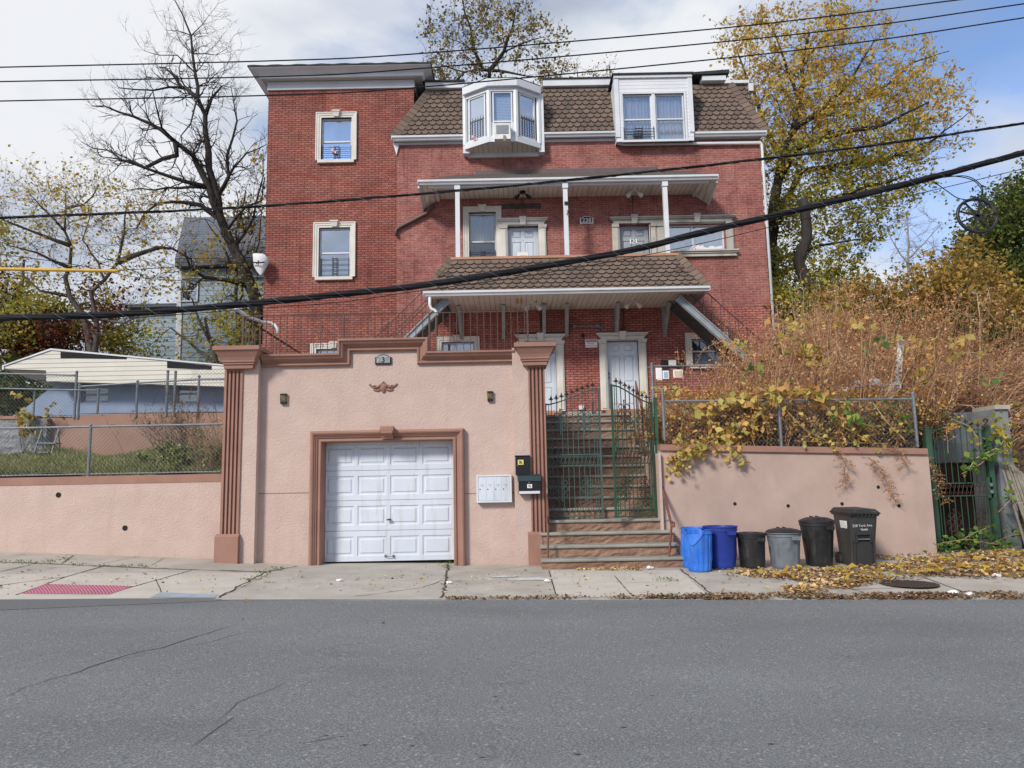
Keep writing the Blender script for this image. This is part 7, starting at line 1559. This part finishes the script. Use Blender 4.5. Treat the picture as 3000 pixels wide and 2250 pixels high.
for lab_, px_, Yb, n_, h_ in (('rust-orange twiggy bush filling the corner by the green gate post', 1975, 14.6, 110, .95), ('ochre twiggy bush pushing through the right fence beside the mid post', 2150, 14.5, 150, 1.15), ('orange-tan twiggy bush behind the right half of the right fence', 2400, 14.7, 150, 1.1), ('yellow-brown twiggy bush at the right end of the right fence', 2600, 14.8, 120, 1.0), ('russet feathery bush rising against the house corner', 2230, 19.0, 90, 2.3), ('pale orange feathery bush in the middle of the brush', 2420, 18.5, 120, 2.5), ('rust feathery bush in front of the yellow bushes at right', 2700, 18.2, 110, 2.4)):
    xx = X(px_, 1200, Yb); shrub('dry_bush', lab_, xx, Yb, .38 if h_ < 2 else .9, .25, n_, h_, .15, STEM, RUSTL if h_ < 2 else LBRN, 6, .055, hill, .008, 'bush', 9)
# pile of rubbish half hidden in the brush
t = thing('rubbish_heap', 'heap of white and orange plastic rubbish half hidden in the dry brush', 'rubbish', W(2520, 1180, 16)); WP, RP = M('white_plastic_bag', (0.7, 0.72, 0.75), (0.6, 0.62, 0.66), 7, .5), M('orange_plastic', (0.65, 0.16, 0.07), (0.5, 0.08, 0.06), 7, .5)
for i, (a, b, mm, s) in enumerate(((2475, 1140, WP, .16), (2510, 1120, WP, .14), (2500, 1150, RP, .15), (2535, 1108, RP, .09), (2560, 1118, WP, .17), (2590, 1140, WP, .2), (2620, 1125, WP, .14), (2480, 1165, RP, .13), (2440, 1150, WP, .10))):
    m = MB(); q = W(a, b+12, 15.0+.05*i); vs = []; blob(m, q, s, s*.8, s*.9, 10, 7); m.V = [tuple(Vector(v)+rv(.018)) for v in m.V]; obj('bag' if mm is WP else 'toy', m, mm, t)

# ================================================================ vines and trailing growth
def vine(name, label, Y, paths, lm, size, per, stem_m=None, sig=.05, droop=.6, catg='vine', flat=0):
    P = []; C = []
    for pts in paths:
        Q = [W(a, b, Y+rnd.uniform(-.1, .1)) for a, b in pts]
        P.append(Q)
        for a, b in zip(Q, Q[1:]):
            for _i in range(max(1, int((b-a).length*per))): C.append(tuple(a.lerp(b, rnd.random())+rv(sig)))
    t = thing(name, label, catg, P[0][0]); m = MB()
    for Q in P: m.tube([q+rv(.01) for q in Q], .006, 4)
    obj('stem', m, stem_m or STEM, t); V, Q = leaf_quads(np.array(C), size, flat, droop, .8); npmesh('leaves', V, Q, lm, t); return t
vine('fence_vine', 'yellow-leaved vine strung along the top rail of the right fence', 13.85, [[(2040, 1215), (2110, 1185), (2200, 1165), (2290, 1145), (2390, 1155), (2460, 1175)], [(2240, 1165), (2300, 1180)], [(2380, 1150), (2410, 1185)]], LVIN, .15, 60, sig=.08)
vine('fence_creeper', 'tangled tan and green creeper woven through the right half of the right fence', 13.83, [[(2300, 1200), (2360, 1260), (2420, 1290)], [(2420, 1190), (2470, 1250), (2540, 1290)], [(2560, 1180), (2600, 1240), (2650, 1290)], [(2330, 1290), (2450, 1296), (2600, 1300)]], LVIN, .10, 34, sig=.10)
vine('hanging_vine', 'vine clump with long pale flower heads hanging over the middle of the right fence', 13.82, [[(2200, 1170), (2215, 1220), (2195, 1255)], [(2180, 1240), (2120, 1300), (2170, 1340), (2140, 1360)], [(2080, 1230), (2130, 1290)], [(2105, 1280), (2085, 1320)]], LVIN, .14, 80, sig=.09)
vine('wall_vine', 'green and tan vine spilling over the left end of the right wall coping', 13.62, [[(2100, 1285), (2050, 1310), (2000, 1340), (1975, 1390)], [(2060, 1300), (2020, 1330), (1985, 1350)], [(1990, 1290), (2010, 1320), (1965, 1375)], [(2130, 1300), (2150, 1330)]], LVIN, .12, 90, sig=.09)
vine('leafy_spray', 'spray of large yellow-green leaves sticking out of the brush above the fence', 15.0, [[(2340, 1020), (2380, 1035), (2410, 1045)], [(2370, 1030), (2375, 1060)]], LVIN, .20, 60, sig=.10)
vine('leafy_spray', 'two long sprays of ochre leaves reaching right across the upper brush', 15.5, [[(2620, 1010), (2720, 1000), (2800, 995), (2860, 990)], [(2640, 1040), (2760, 1035), (2840, 1030), (2900, 1035)]], LVIN, .19, 22, sig=.09)
vine('leafy_spray', 'green heart-shaped leaves hanging at the right end of the right fence', 13.8, [[(2470, 1160), (2490, 1205)], [(2590, 1190), (2640, 1215), (2660, 1240)], [(2420, 1210), (2500, 1235), (2560, 1250)]], LGRN2, .15, 26, sig=.07)
vine('leafy_spray', 'single pale leaves along the top of the brush near the house corner', 16.5, [[(2250, 930), (2330, 945), (2400, 940)], [(2450, 950), (2510, 945), (2560, 925)]], LVIN, .19, 16, sig=.09)
vine('leafy_spray', 'orange leaves on the dry bush by the gate post', 14.4, [[(1900, 1160), (1960, 1150), (2020, 1170)], [(1905, 1240), (1930, 1260)], [(1960, 1180), (2000, 1210), (2060, 1240)]], LVIN, .11, 70, sig=.12)
rs = random.Random(3)
for i_, (px_, py_, w_) in enumerate(((2150, 1010, 'low left by the dark window'), (2215, 1080, 'above the fence mid post'), (2290, 1000, 'left of the long centre spray'), (2440, 1080, 'just below the white rubbish'), (2560, 1010, 'left of the white post'), (2690, 1080, 'right of the white post'), (2780, 1110, 'over the grey block wall'), (2900, 1110, 'right of the arched gate top'), (2460, 880, 'high below the big maple'), (2960, 1200, 'far right beside the leaning boards'))):
    pt = [[(px_+rs.uniform(-50, -20), py_+rs.uniform(-10, 25)), (px_, py_), (px_+rs.uniform(25, 60), py_+rs.uniform(-20, 15))], [(px_, py_), (px_+rs.uniform(-20, 20), py_+rs.uniform(20, 40))]]
    vine('leaf_spray', 'loose leaf spray in the brush, '+w_, 14.9 if py_ > 900 else 17, pt, (LVIN, LGRN2, LGRY)[i_ % 3], .15, 20, sig=.10)
vine('green_creeper', 'green and russet creeper hanging down the grey block wall behind the gate', 14.0, [[(2930, 1230), (2950, 1290), (2945, 1350)], [(2900, 1225), (2935, 1260), (2960, 1330)], [(2790, 1225), (2840, 1250), (2870, 1290)]], LGRY, .11, 46, sig=.09)
def frond(label, pts, Y, lm, sp=.20):
    t = thing('trailing_frond', label, 'plant', W(*pts[0], Y)); Q = [W(a, b, Y) for a, b in pts]; m = MB(); m.tube(Q, .004, 4); obj('stem', m, STEMD, t); P = []; C = []
    for a, b in zip(Q, Q[1:]):
        n_ = int((b-a).length/.025)
        for i in range(n_):
            q = a.lerp(b, i/n_); s = rnd.choice((-1, 1)); e_ = q+Vector((s*rnd.uniform(.4, 1)*sp, rnd.uniform(-.05, .0), -rnd.uniform(.01, .09))); P.append([tuple(q), tuple(q.lerp(e_, .5)+Vector((0, 0, .01))), tuple(e_)])
            for k in range(9): C.append(tuple(q.lerp(e_, k/9)+rv(.008)))
    V, Qd = tubes(np.array(P), np.tile([.002, .0015, .001], (len(P), 1))); npmesh('side_stems', V, Qd, STEMD, t); V, Qd = leaf_quads(np.array(C), .042, 0, .6, .4); npmesh('leaflets', V, Qd, lm, t)
frond('dark feathery frond hanging alone against the pink wall above the wheeled cart', [(2455, 1320), (2478, 1360), (2472, 1400), (2468, 1425)], 13.62, LBRN, .2)
frond('brown feathery frond hanging down the pink wall near the green gate', [(2545, 1340), (2580, 1370), (2600, 1420), (2625, 1470)], 13.62, LBRN, .17)
frond('rusty fern-like frond drooping over the right end of the wall coping', [(2590, 1300), (2630, 1320), (2660, 1370)], 13.6, LBRN, .22)
frond('rusty fern-like tuft hanging over the left bars of the single green gate', [(2700, 1330), (2745, 1400), (2760, 1450), (2770, 1475)], 13.8, LBRN, .22)
vine('green_creeper', 'fresh green creeper growing along the foot of the single green gate', 13.85, [[(2700, 1620), (2760, 1590), (2830, 1580), (2900, 1590), (2990, 1600)], [(2780, 1600), (2860, 1560), (2900, 1545)], [(2880, 1600), (2960, 1570), (3010, 1560)], [(2740, 1605), (2800, 1590), (2870, 1600)]], LGRN2, .095, 62, sig=.075, droop=0)
vine('green_creeper', 'green creeper climbing the right post of the single green gate', 13.85, [[(2820, 1390), (2870, 1360), (2920, 1320), (2940, 1290)], [(2840, 1375), (2860, 1340), (2930, 1310)], [(2925, 1500), (2960, 1460), (2950, 1420)]], LGRN2, .11, 40, sig=.07)

# ================================================================ fallen leaves
def litter(name, label, polys, m, size, thick=.03, zl=.008, flat=.75):
    C = []; S = []
    for (poly, cnt) in polys:
        xs = [p[0] for p in poly]; ys = [p[1] for p in poly]; done = 0; tries = 0
        while done < cnt and tries < cnt*14:
            tries += 1; a, b = rnd.uniform(min(xs), max(xs)), rnd.uniform(min(ys), max(ys)); ins = False; j = len(poly)-1
            for i in range(len(poly)):
                if (poly[i][1] > b) != (poly[j][1] > b) and a < (poly[j][0]-poly[i][0])*(b-poly[i][1])/(poly[j][1]-poly[i][1])+poly[i][0]: ins = not ins
                j = i
            if not ins: continue
            q = GP(a, b)
            if math.sin(q.x*5.1+q.y*3.7)+math.sin(q.x*2.3-q.y*6.1+1)+.8*math.sin(q.x*11.3+q.y*9.1) < rnd.uniform(-2.4, .9): continue
            C.append((q.x, q.y, q.z+zl+rnd.random()*thick)); done += 1
    V, Q = leaf_quads(np.array(C), size, flat, 0, .8); o = npmesh(name, V, Q, m, kind='stuff'); o['label'] = label
litter('leaf_pile', 'yellow and tan fallen leaves piled across the right sidewalk', [([(2240, 1672), (2480, 1668), (2560, 1668), (2640, 1648), (2760, 1625), (2900, 1618), (3060, 1618), (3060, 1692), (2960, 1702), (2900, 1694), (2740, 1686), (2560, 1690), (2520, 1720), (2440, 1716), (2300, 1696), (2140, 1690), (2110, 1684)], 3600), ([(2290, 1722), (2380, 1718), (2425, 1735), (2380, 1743), (2300, 1738)], 350), ([(2340, 1700), (2480, 1705), (2500, 1728), (2420, 1726)], 260)], LITT, .07, .05)
litter('leaf_crumb_pile', 'brown broken leaves mixed through the sidewalk leaf pile', [([(2140, 1676), (2480, 1672), (2640, 1650), (2900, 1622), (3060, 1622), (3060, 1700), (2900, 1700), (2740, 1692), (2500, 1724), (2300, 1702), (2120, 1690)], 3200)], LITB, .045, .055)
litter('gutter_leaves', 'crumbled brown leaves packed along the kerb', [([(1900, 1752), (2080, 1754), (3060, 1754), (3060, 1768), (2850, 1779), (2500, 1777), (2280, 1775), (2200, 1782), (2100, 1772), (1900, 1762)], 5200), ([(1300, 1754), (1900, 1753), (1900, 1760), (1300, 1758)], 500), ([(2300, 1752), (2800, 1755), (2780, 1768), (2320, 1765)], 500)], LITB, .042, .035)
litter('gutter_yellow_leaves', 'yellow leaves scattered in the gutter litter', [([(1900, 1750), (3060, 1752), (3060, 1770), (2200, 1778), (1900, 1760)], 170), ([(1690, 1664), (1880, 1664), (1880, 1673), (1690, 1672)], 260), ([(2000, 1668), (2240, 1664), (2240, 1680), (2010, 1676)], 60), ([(2540, 1630), (2740, 1622), (2740, 1640), (2560, 1642)], 160)], LITT, .06, .02)
litter('large_leaves', 'larger fresh yellow leaves lying on top of the leaf pile', [([(2140, 1680), (2480, 1672), (2640, 1650), (2900, 1622), (3060, 1622), (3060, 1700), (2740, 1688), (2500, 1720), (2300, 1698)], 260)], LYEL, .11, .06, .05)
def stray(pts, size, m, name, label, flat=.8):
    V, Q = leaf_quads(np.array([tuple(GP(a, b, .014)) for a, b in pts]), size, flat, 0, .7); o = npmesh(name, V, Q, m, kind='stuff'); o['label'] = label
pts = [(rnd.uniform(0, 2300), rnd.triangular(1668, 1752, 1700)) for _ in range(150)]+[(712, 1818), (720, 1762), (1123, 1827), (1618, 1788), (2262, 1824), (2780, 1818), (2680, 1820), (85, 1672), (1050, 1693), (1237, 1693), (1100, 1765), (1320, 1752), (1540, 1755)]
stray([p for p in pts if GP(*p).y < 13.4], .06, LITT, 'stray_leaves', 'single fallen leaves scattered on the pavement and road')
stray([(rnd.uniform(0, 2200), rnd.triangular(1662, 1750, 1690)) for _ in range(420)], .025, LITB, 'leaf_crumbs', 'tiny brown leaf crumbs on the pavement')
m = MB(); q = GP(2252, 1787, .01); V, Q = leaf_quads(np.array([tuple(q)]), .11, .9); tag(npmesh('red_leaf', V, Q, M('red_leaf', (0.35, 0.02, 0.03), (0.28, 0.02, 0.03), 9)), 'single dark red leaf lying on the asphalt near the blue bins', 'leaf')
for i, (a, b, s, w_) in enumerate(((1905, 1668, .06, 'against the bottom riser of the stone staircase'), (1603, 1706, .05, 'on the pavement beside the white paint smudge'), (996, 1704, .05, 'on the driveway before the garage door'), (1315, 1711, .045, 'on the crack at the right edge of the driveway'), (2793, 1757, .07, 'left of the close pair in the right gutter leaves'), (2840, 1760, .06, 'right of the close pair in the right gutter leaves'), (2630, 1752, .04, 'in the gutter leaves below the manhole cover'), (2920, 1690, .06, 'at the lower edge of the sidewalk leaf pile'), (2860, 1628, .05, 'high in the leaf pile before the single green gate'))):
    q = GP(a, b, .01); m = MB(); blob(m, (q.x, q.y, q.z+s*.3), s*1.1, s*.8, s*.45, 7, 5); m.V = [tuple(Vector(v)+rv(s*.13)) for v in m.V]; tag(obj('paper_scrap', m, PAPER), 'crumpled white paper scrap lying '+w_, 'litter', 'white paper scraps on the pavement')
for i, (pts, s, w_) in enumerate((([(0, 1648), (60, 1650), (110, 1652), (150, 1648), (190, 1640)], .05, 'along the far crack at the left edge of the pavement'), ([(230, 1656), (300, 1658), (360, 1659), (420, 1660)], .025, 'low in the long crack below the left pink wall'), ([(770, 1680), (800, 1674), (820, 1668)], .04, 'at the top of the driveway crack left of the garage'), ([(730, 1700), (760, 1690)], .03, 'halfway down the left driveway crack'), ([(1308, 1650), (1306, 1658), (1308, 1664)], .07, 'tall, at the right foot of the garage door frame'), ([(1940, 1700), (1970, 1702)], .05, 'on the slab before the stone staircase'), ([(1945, 1750), (1975, 1752)], .04, 'on the kerb below the stone staircase'), ([(2360, 1752), (2400, 1752)], .05, 'on the kerb before the grey bin'), ([(1690, 1665), (1720, 1662)], .04, 'at the foot of the bottom stone step'))):
    C = []
    for (a, b) in pts:
        for _i in range(26): q = GP(a+rnd.gauss(0, 14), b+rnd.gauss(0, 1.8), s*rnd.random()); C.append(tuple(q))
    V, Q = leaf_quads(np.array(C), .045, 0, -.5, .3); tag(npmesh('weed_tuft', V, Q, LGRN2), 'small green weed tuft growing '+w_, 'weed', 'weed tufts in the pavement cracks')
# ================================================================ trees
tree('bare_tree', 'tall nearly bare dark tree behind the left side of the tower', 27, [
 ([(760, 1010), (756, 930), (752, 876), (723, 800), (687, 731), (662, 674), (640, 630), (637, 579), (615, 488), (602, 380), (597, 340), (579, 289), (571, 217), (564, 159), (552, 101), (539, 47), (514, 4)], 0.297, 0.020),
 ([(640, 630), (586, 481), (564, 448), (520, 415), (470, 380), (398, 344), (354, 325), (307, 311), (271, 311)], 0.170, 0.018),
 ([(579, 289), (535, 253), (506, 210), (467, 197)], 0.103, 0.026), ([(604, 336), (618, 282), (651, 251)], 0.094, 0.026), ([(535, 264), (452, 266), (398, 266), (347, 257)], 0.060, 0.018),
 ([(557, 450), (517, 452), (470, 470), (420, 488), (362, 470), (307, 438), (271, 439), (239, 416)], 0.110, 0.011), ([(597, 550), (543, 528), (470, 510), (398, 485), (344, 467), (297, 459)], 0.103, 0.013),
 ([(600, 570), (560, 545), (452, 553), (380, 553), (336, 539)], 0.076, 0.011), ([(655, 600), (665, 524), (669, 452), (691, 362), (687, 289), (676, 250)], 0.085, 0.013), ([(665, 560), (687, 495), (723, 452), (781, 423)], 0.068, 0.013),
 ([(579, 300), (575, 315), (561, 362), (539, 401), (536, 440)], 0.043, 0.018), ([(520, 425), (470, 376), (456, 325), (448, 268)], 0.051, 0.018), ([(662, 674), (615, 619), (561, 590), (506, 587), (463, 598), (427, 619), (400, 670)], 0.136, 0.026),
 ([(720, 840), (669, 825), (597, 815), (564, 782), (540, 740)], 0.119, 0.026), ([(552, 101), (585, 75), (612, 45)], 0.025, 0.007),
 ([(552, 118), (575, 105), (610, 102)], 0.025, 0.007), ([(545, 97), (520, 85), (488, 88)], 0.025, 0.007), ([(560, 190), (520, 165), (470, 160), (425, 150)], 0.034, 0.009), ([(575, 180), (600, 155), (640, 160), (668, 140)], 0.030, 0.007), ([(590, 240), (630, 215), (665, 190)], 0.025, 0.007),
 ([(690, 735), (740, 640), (760, 560), (770, 470)], 0.068, 0.018), ([(662, 674), (720, 610), (760, 590), (775, 520)], 0.060, 0.018)],
 BARKD, LYEL, side=(4.3, 2, 0), sdl=1.25, lpt=0, rmin=.009, up_=.03, drift=2.2, wobs=.05)
tree('slim_tree', 'slim tree with sparse yellow leaves growing through the bare tree, left of the tower', 28.5, [([(700, 1000), (690, 800), (700, 650), (720, 560)], .10, .03), ([(695, 800), (640, 700), (600, 640)], .05, .02), ([(690, 900), (760, 700), (770, 600)], .05, .02)],
 BARK, LYEL, blobs=((700, 560, 70, 60, 1.5, 14), (690, 690, 90, 80, 1.5, 26), (650, 830, 120, 80, 1.5, 22), (600, 960, 150, 80, 1.5, 26), (740, 620, 40, 100, 1.5, 14)), leaf=.13, lpt=3.2, lsig=.18, sdl=.9, rmin=.008)
tree('maple_tree', 'half-bare maple with yellow leaves and forked trunk behind the low blue building', 25, [
 ([(268, 1060), (268, 1028), (250, 952), (206, 869), (192, 815), (208, 782), (208, 724), (192, 674), (192, 619), (192, 565)], .16, .02),
 ([(286, 1060), (286, 1028), (279, 934), (264, 862), (307, 818), (344, 768), (362, 680), (372, 600)], .12, .02), ([(344, 768), (398, 742), (463, 724), (506, 731), (560, 760)], .12, .03), ([(208, 724), (120, 690), (40, 660), (0, 640)], .09, .02), ([(208, 782), (110, 740), (30, 720)], .08, .02), ([(206, 869), (120, 850), (60, 800)], .07, .02),
 ([(192, 619), (250, 600), (290, 540)], .05, .015), ([(192, 674), (120, 600), (80, 560)], .05, .015), ([(300, 820), (240, 700), (270, 600)], .05, .015), ([(286, 950), (370, 945), (430, 910)], .06, .02)],
 BARK, LYEL, blobs=((60, 580, 110, 80, 2, 46), (190, 560, 120, 70, 2, 60), (300, 600, 120, 80, 2, 54), (60, 680, 120, 60, 2, 40), (250, 700, 150, 80, 2, 50), (420, 720, 120, 100, 2, 64), (90, 800, 140, 60, 2, 40), (330, 830, 120, 70, 2, 40), (480, 640, 90, 60, 2, 24)), side=(1.2, 1, 0), leaf=.12, lpt=.42, lsig=.12, sdl=1.0, rmin=.007, drift=2, lead=2)
tree('green_maple', 'yellow-green leafy maple low behind the cream sided roof band', 27, [([(330, 1100), (325, 1020), (310, 960), (300, 900)], .12, .03), ([(325, 1020), (380, 980), (430, 960)], .06, .02), ([(325, 1030), (250, 1000), (180, 960)], .06, .02)],
 BARK, LGRY, blobs=((70, 900, 110, 60, 1.6, 44), (210, 930, 120, 60, 1.8, 40), (250, 1010, 120, 50, 1.6, 60), (390, 1020, 70, 60, 1.4, 20), (130, 960, 120, 60, 1.5, 40)), leaf=.14, lpt=5, lsig=.2, sdl=.8, lead=1)
tree('leafy_tree', 'dense yellow-green tree in front of the blue-grey house', 26, [([(640, 1160), (640, 1080), (620, 1000), (600, 930)], .14, .04), ([(640, 1080), (700, 1000), (730, 950)], .08, .03), ([(640, 1080), (560, 1010), (500, 960)], .08, .03), ([(620, 1000), (560, 880), (520, 840)], .06, .02)],
 BARK, LGRY, blobs=((640, 970, 110, 60, 1.6, 44), (600, 1060, 60, 40, 1.2, 14), (730, 950, 50, 90, 1.6, 34), (400, 980, 45, 90, 1.2, 30), (680, 850, 80, 60, 1.4, 16), (500, 840, 70, 60, 1.4, 9)), leaf=.14, lpt=2.2, lsig=.14, sdl=.8, lead=1)
tree('red_tree', 'dark red-leaved tree at the far left edge', 26, [([(30, 1100), (54, 1042), (22, 1006), (-20, 960)], .28, .12), ([(54, 1042), (90, 990), (100, 940)], .16, .04), ([(22, 1006), (30, 900), (60, 830), (70, 760)], .12, .04)],
 BARK, LRED, blobs=((30, 1000, 90, 70, 1.8, 60), (130, 1010, 90, 60, 1.8, 60), (-30, 900, 80, 90, 1.8, 30), (240, 950, 90, 60, 2.5, 24), (330, 880, 60, 40, 2, 12)), leaf=.13, lpt=8, lsig=.2, sdl=.8)
tree('green_fringe_tree', 'leaning green-leaved tree at the far left beside the red tree', 24.5, [([(-60, 1100), (-20, 1000), (10, 900), (20, 820)], .16, .04)], BARK, LGRY, blobs=((20, 880, 60, 60, 1.2, 34), (0, 700, 50, 60, 1.2, 24), (20, 960, 60, 40, 1, 26)), leaf=.13, lpt=6, lsig=.2, sdl=.8)
tree('grey_thicket', 'bare grey-brown thicket between the leafy trees behind the low building', 34, [([(330, 1100), (335, 1020), (350, 960)], .06, .02), ([(335, 1020), (390, 950), (400, 900)], .04, .02)], BARK, None, blobs=((360, 970, 80, 70, 2, 170),), lpt=0, sdl=1.2, lead=2, rmin=.012)
tree('rooftop_tree', 'half-bare tree rising behind the roof between tower and bay window', 33, [
 ([(1437, 400), (1437, 231), (1437, 205), (1413, 203), (1395, 159), (1377, 80), (1363, 36), (1350, -20)], 0.161, 0.030), ([(1437, 215), (1453, 188), (1475, 148), (1500, 90), (1510, 30)], 0.124, 0.024), ([(1437, 212), (1400, 202), (1363, 210), (1330, 240)], 0.087, 0.030), ([(1437, 212), (1489, 208), (1544, 219), (1580, 225)], 0.093, 0.018),
 ([(1395, 159), (1350, 120), (1300, 110), (1270, 80)], 0.043, 0.012), ([(1380, 100), (1420, 50), (1440, 0)], 0.037, 0.012), ([(1475, 148), (1530, 130), (1590, 110), (1640, 130)], 0.043, 0.012), ([(1363, 210), (1300, 190), (1260, 170)], 0.037, 0.012)],
 BARKD, leaf_mat('thin_olive_leaves', [(.15, (.11, .08, .045)), (.45, (.25, .20, .07)), (.7, (.40, .32, .09)), (.92, (.30, .14, .06))]), blobs=((1290, 190, 60, 50, 2, 40), (1310, 90, 70, 60, 2, 40), (1400, 60, 80, 60, 2.5, 50), (1500, 70, 80, 70, 2.5, 60), (1590, 130, 70, 60, 2, 40), (1440, 150, 90, 50, 2, 30), (1300, 235, 50, 30, 1.5, 24), (1600, 215, 60, 25, 1.5, 20)), side=(1.6, 2, 0), leaf=.15, lpt=1.9, lsig=.12, sdl=1.0, rmin=.009)
tree('rooftop_tree', 'wispy treetops just showing over the roof left of the right dormer', 34, [([(1700, 420), (1700, 260), (1690, 200)], .08, .02), ([(1700, 300), (1790, 240), (1785, 190)], .05, .02), ([(1700, 300), (1640, 230), (1655, 170)], .05, .02)], BARK, LORG, blobs=((1660, 210, 40, 40, 1, 22), (1730, 220, 40, 30, 1, 16), (1785, 215, 15, 30, 1, 8)), leaf=.10, lpt=2.2, lsig=.12, sdl=.7, rmin=.008)
tree('big_maple', 'huge yellow maple towering behind the right end of the house', 30, [
 ([(2255, 1050), (2258, 900), (2262, 640), (2275, 560), (2288, 461), (2321, 380), (2345, 300), (2350, 200), (2370, 100)], .42, .05), ([(2288, 461), (2250, 400), (2230, 330), (2200, 250), (2160, 150)], .16, .03), ([(2275, 540), (2330, 440), (2420, 400), (2520, 380), (2600, 360), (2720, 300)], .20, .03), ([(2321, 380), (2400, 330), (2480, 250), (2560, 120)], .14, .03),
 ([(2345, 300), (2300, 180), (2260, 80)], .10, .02), ([(2270, 620), (2350, 500), (2460, 480), (2600, 470), (2750, 400)], .16, .03), ([(2262, 640), (2380, 600), (2500, 560), (2640, 520)], .14, .03), ([(2262, 700), (2200, 600), (2190, 500), (2150, 420)], .12, .03), ([(2262, 760), (2400, 720), (2520, 700)], .10, .03), ([(2350, 200), (2420, 100), (2440, 20)], .07, .02), ([(2400, 330), (2560, 280), (2680, 180), (2780, 150)], .08, .02), ([(2600, 470), (2700, 440), (2850, 320)], .06, .02)],
 BARKD, LMAP, blobs=((2200, 130, 100, 90, 3, 60), (2350, 100, 130, 90, 3, 80), (2500, 110, 110, 90, 3, 70), (2620, 220, 110, 90, 3, 70), (2250, 280, 130, 90, 3.5, 110), (2420, 280, 130, 100, 4, 150), (2560, 350, 130, 90, 4, 130), (2720, 300, 110, 70, 3, 56), (2700, 420, 100, 60, 3, 60), (2280, 430, 90, 90, 3, 90), (2420, 450, 140, 80, 4, 150), (2580, 500, 110, 70, 3, 90),
   (2260, 590, 70, 80, 3, 70), (2400, 600, 130, 80, 3.5, 130), (2550, 620, 90, 70, 3, 60), (2300, 740, 70, 80, 3, 70), (2440, 740, 110, 70, 3, 90), (2330, 850, 110, 60, 3, 80), (2480, 850, 90, 60, 3, 60), (2680, 560, 40, 30, 2, 12), (2150, 300, 50, 80, 2, 34)),
 side=(.8, 1, 0), leaf=.15, lpt=3.5, lsig=.13, sdl=1.05, rmin=.009, drift=3, lowm=LGRY, lowz=Z(2400, 470, 30), tw=1.0)
tree('dead_snag', 'dark bare broken trunk in front of the big yellow maple', 24, [([(2400, 1000), (2385, 900), (2372, 850), (2350, 800), (2345, 760), (2365, 700), (2362, 640), (2352, 584)], .24, .17)], BARKD, catg='dead tree', side=(0, 0, 0), lpt=0, wobs=.05)
tree('dark_green_tree', 'dark green leafy tree at the far right edge', 26, [([(2990, 1000), (2985, 860), (2960, 760), (2950, 640)], .25, .06), ([(2985, 860), (3040, 760), (3050, 640)], .15, .04), ([(2970, 800), (2890, 740), (2860, 690)], .10, .03)],
 BARKD, LGRN, blobs=((2940, 640, 70, 70, 2, 60), (3010, 700, 80, 130, 2.4, 110), (2900, 760, 80, 70, 2.2, 80), (2970, 830, 110, 70, 2.4, 90), (3020, 580, 50, 60, 1.5, 30), (2880, 680, 40, 50, 1.5, 20)), leaf=.14, lpt=9, lsig=.22, sdl=.8)
tree('faint_bare_tree', 'faint pale bare tree in the gap between the maple and the right bushes', 55, [([(2665, 950), (2662, 760), (2660, 620)], .16, .04), ([(2662, 760), (2720, 700), (2760, 650)], .07, .02), ([(2662, 780), (2610, 700), (2590, 650)], .07, .02)], M('pale_bark', (0.30, 0.27, 0.25), (0.24, 0.21, 0.2), 4), None, blobs=((2660, 680, 100, 70, 3, 70), (2700, 760, 90, 50, 3, 50)), lpt=0, lead=2, sdl=1.6, rmin=.016)
for i, (lab, px_, py_, rx, ry, Y_, mm, nb) in enumerate((
 ('low orange and green bush beside the right house wall behind the brush', 2330, 900, 110, 55, 23.5, LGRY, 90), ('broad ochre bush right of the dead snag', 2520, 905, 120, 60, 23, LORG, 120), ('yellow-brown bush in the middle of the right thicket', 2700, 880, 130, 80, 22.5, LORG, 150),
 ('tall yellow maple sapling left of the dark green tree', 2840, 850, 100, 110, 21.5, LORG, 150), ('ochre bush at the far right edge below the dark green tree', 2960, 930, 90, 70, 21, LORG, 100), ('green bush low behind the white post', 2640, 960, 130, 50, 22, LGRN, 90), ('dark green bush low behind the leaning brush at right', 2880, 1000, 150, 50, 20.8, LGRN, 90), ('green bush against the foot of the big maple', 2440, 960, 110, 50, 22.5, LGRN, 70))):
    tree('autumn_bush', lab, Y_, [([(px_, py_+ry+60), (px_, py_+ry*.4), (px_-5, py_)], .05, .02), ([(px_, py_+ry), (px_+rx*.5, py_)], .03, .012), ([(px_, py_+ry), (px_-rx*.5, py_)], .03, .012)], BARKD, mm, blobs=((px_, py_, rx, ry, 1.8, nb),), leaf=.13, lpt=5.5, lsig=.15, sdl=.7, catg='bush', rmin=.006)
tree('bare_sapling', 'pale bare sapling standing in the brush right of the white post', 17.5, [([(2865, 1180), (2870, 1050), (2872, 930), (2862, 860)], .022, .006), ([(2870, 950), (2830, 925), (2780, 905)], .010, .004), ([(2872, 930), (2890, 880), (2900, 840)], .010, .004)], M('pale_twig', (0.5, 0.42, 0.33), (0.42, 0.34, 0.26), 5), None, side=(2.5, 0, 0), sdl=.4, lpt=0, rmin=.003, catg='sapling', wobs=.01)
tree('hedge_bush', 'dark leafy bush below the broken roof band at the far left', 24, [([(40, 1260), (45, 1180), (60, 1130)], .05, .02)], BARKD, LGRN, blobs=((40, 1130, 130, 50, 1.2, 70), (60, 1190, 120, 40, 1.0, 50)), leaf=.14, lpt=9, lsig=.2, sdl=.6, catg='bush')
SC.view_settings.exposure = 0.82
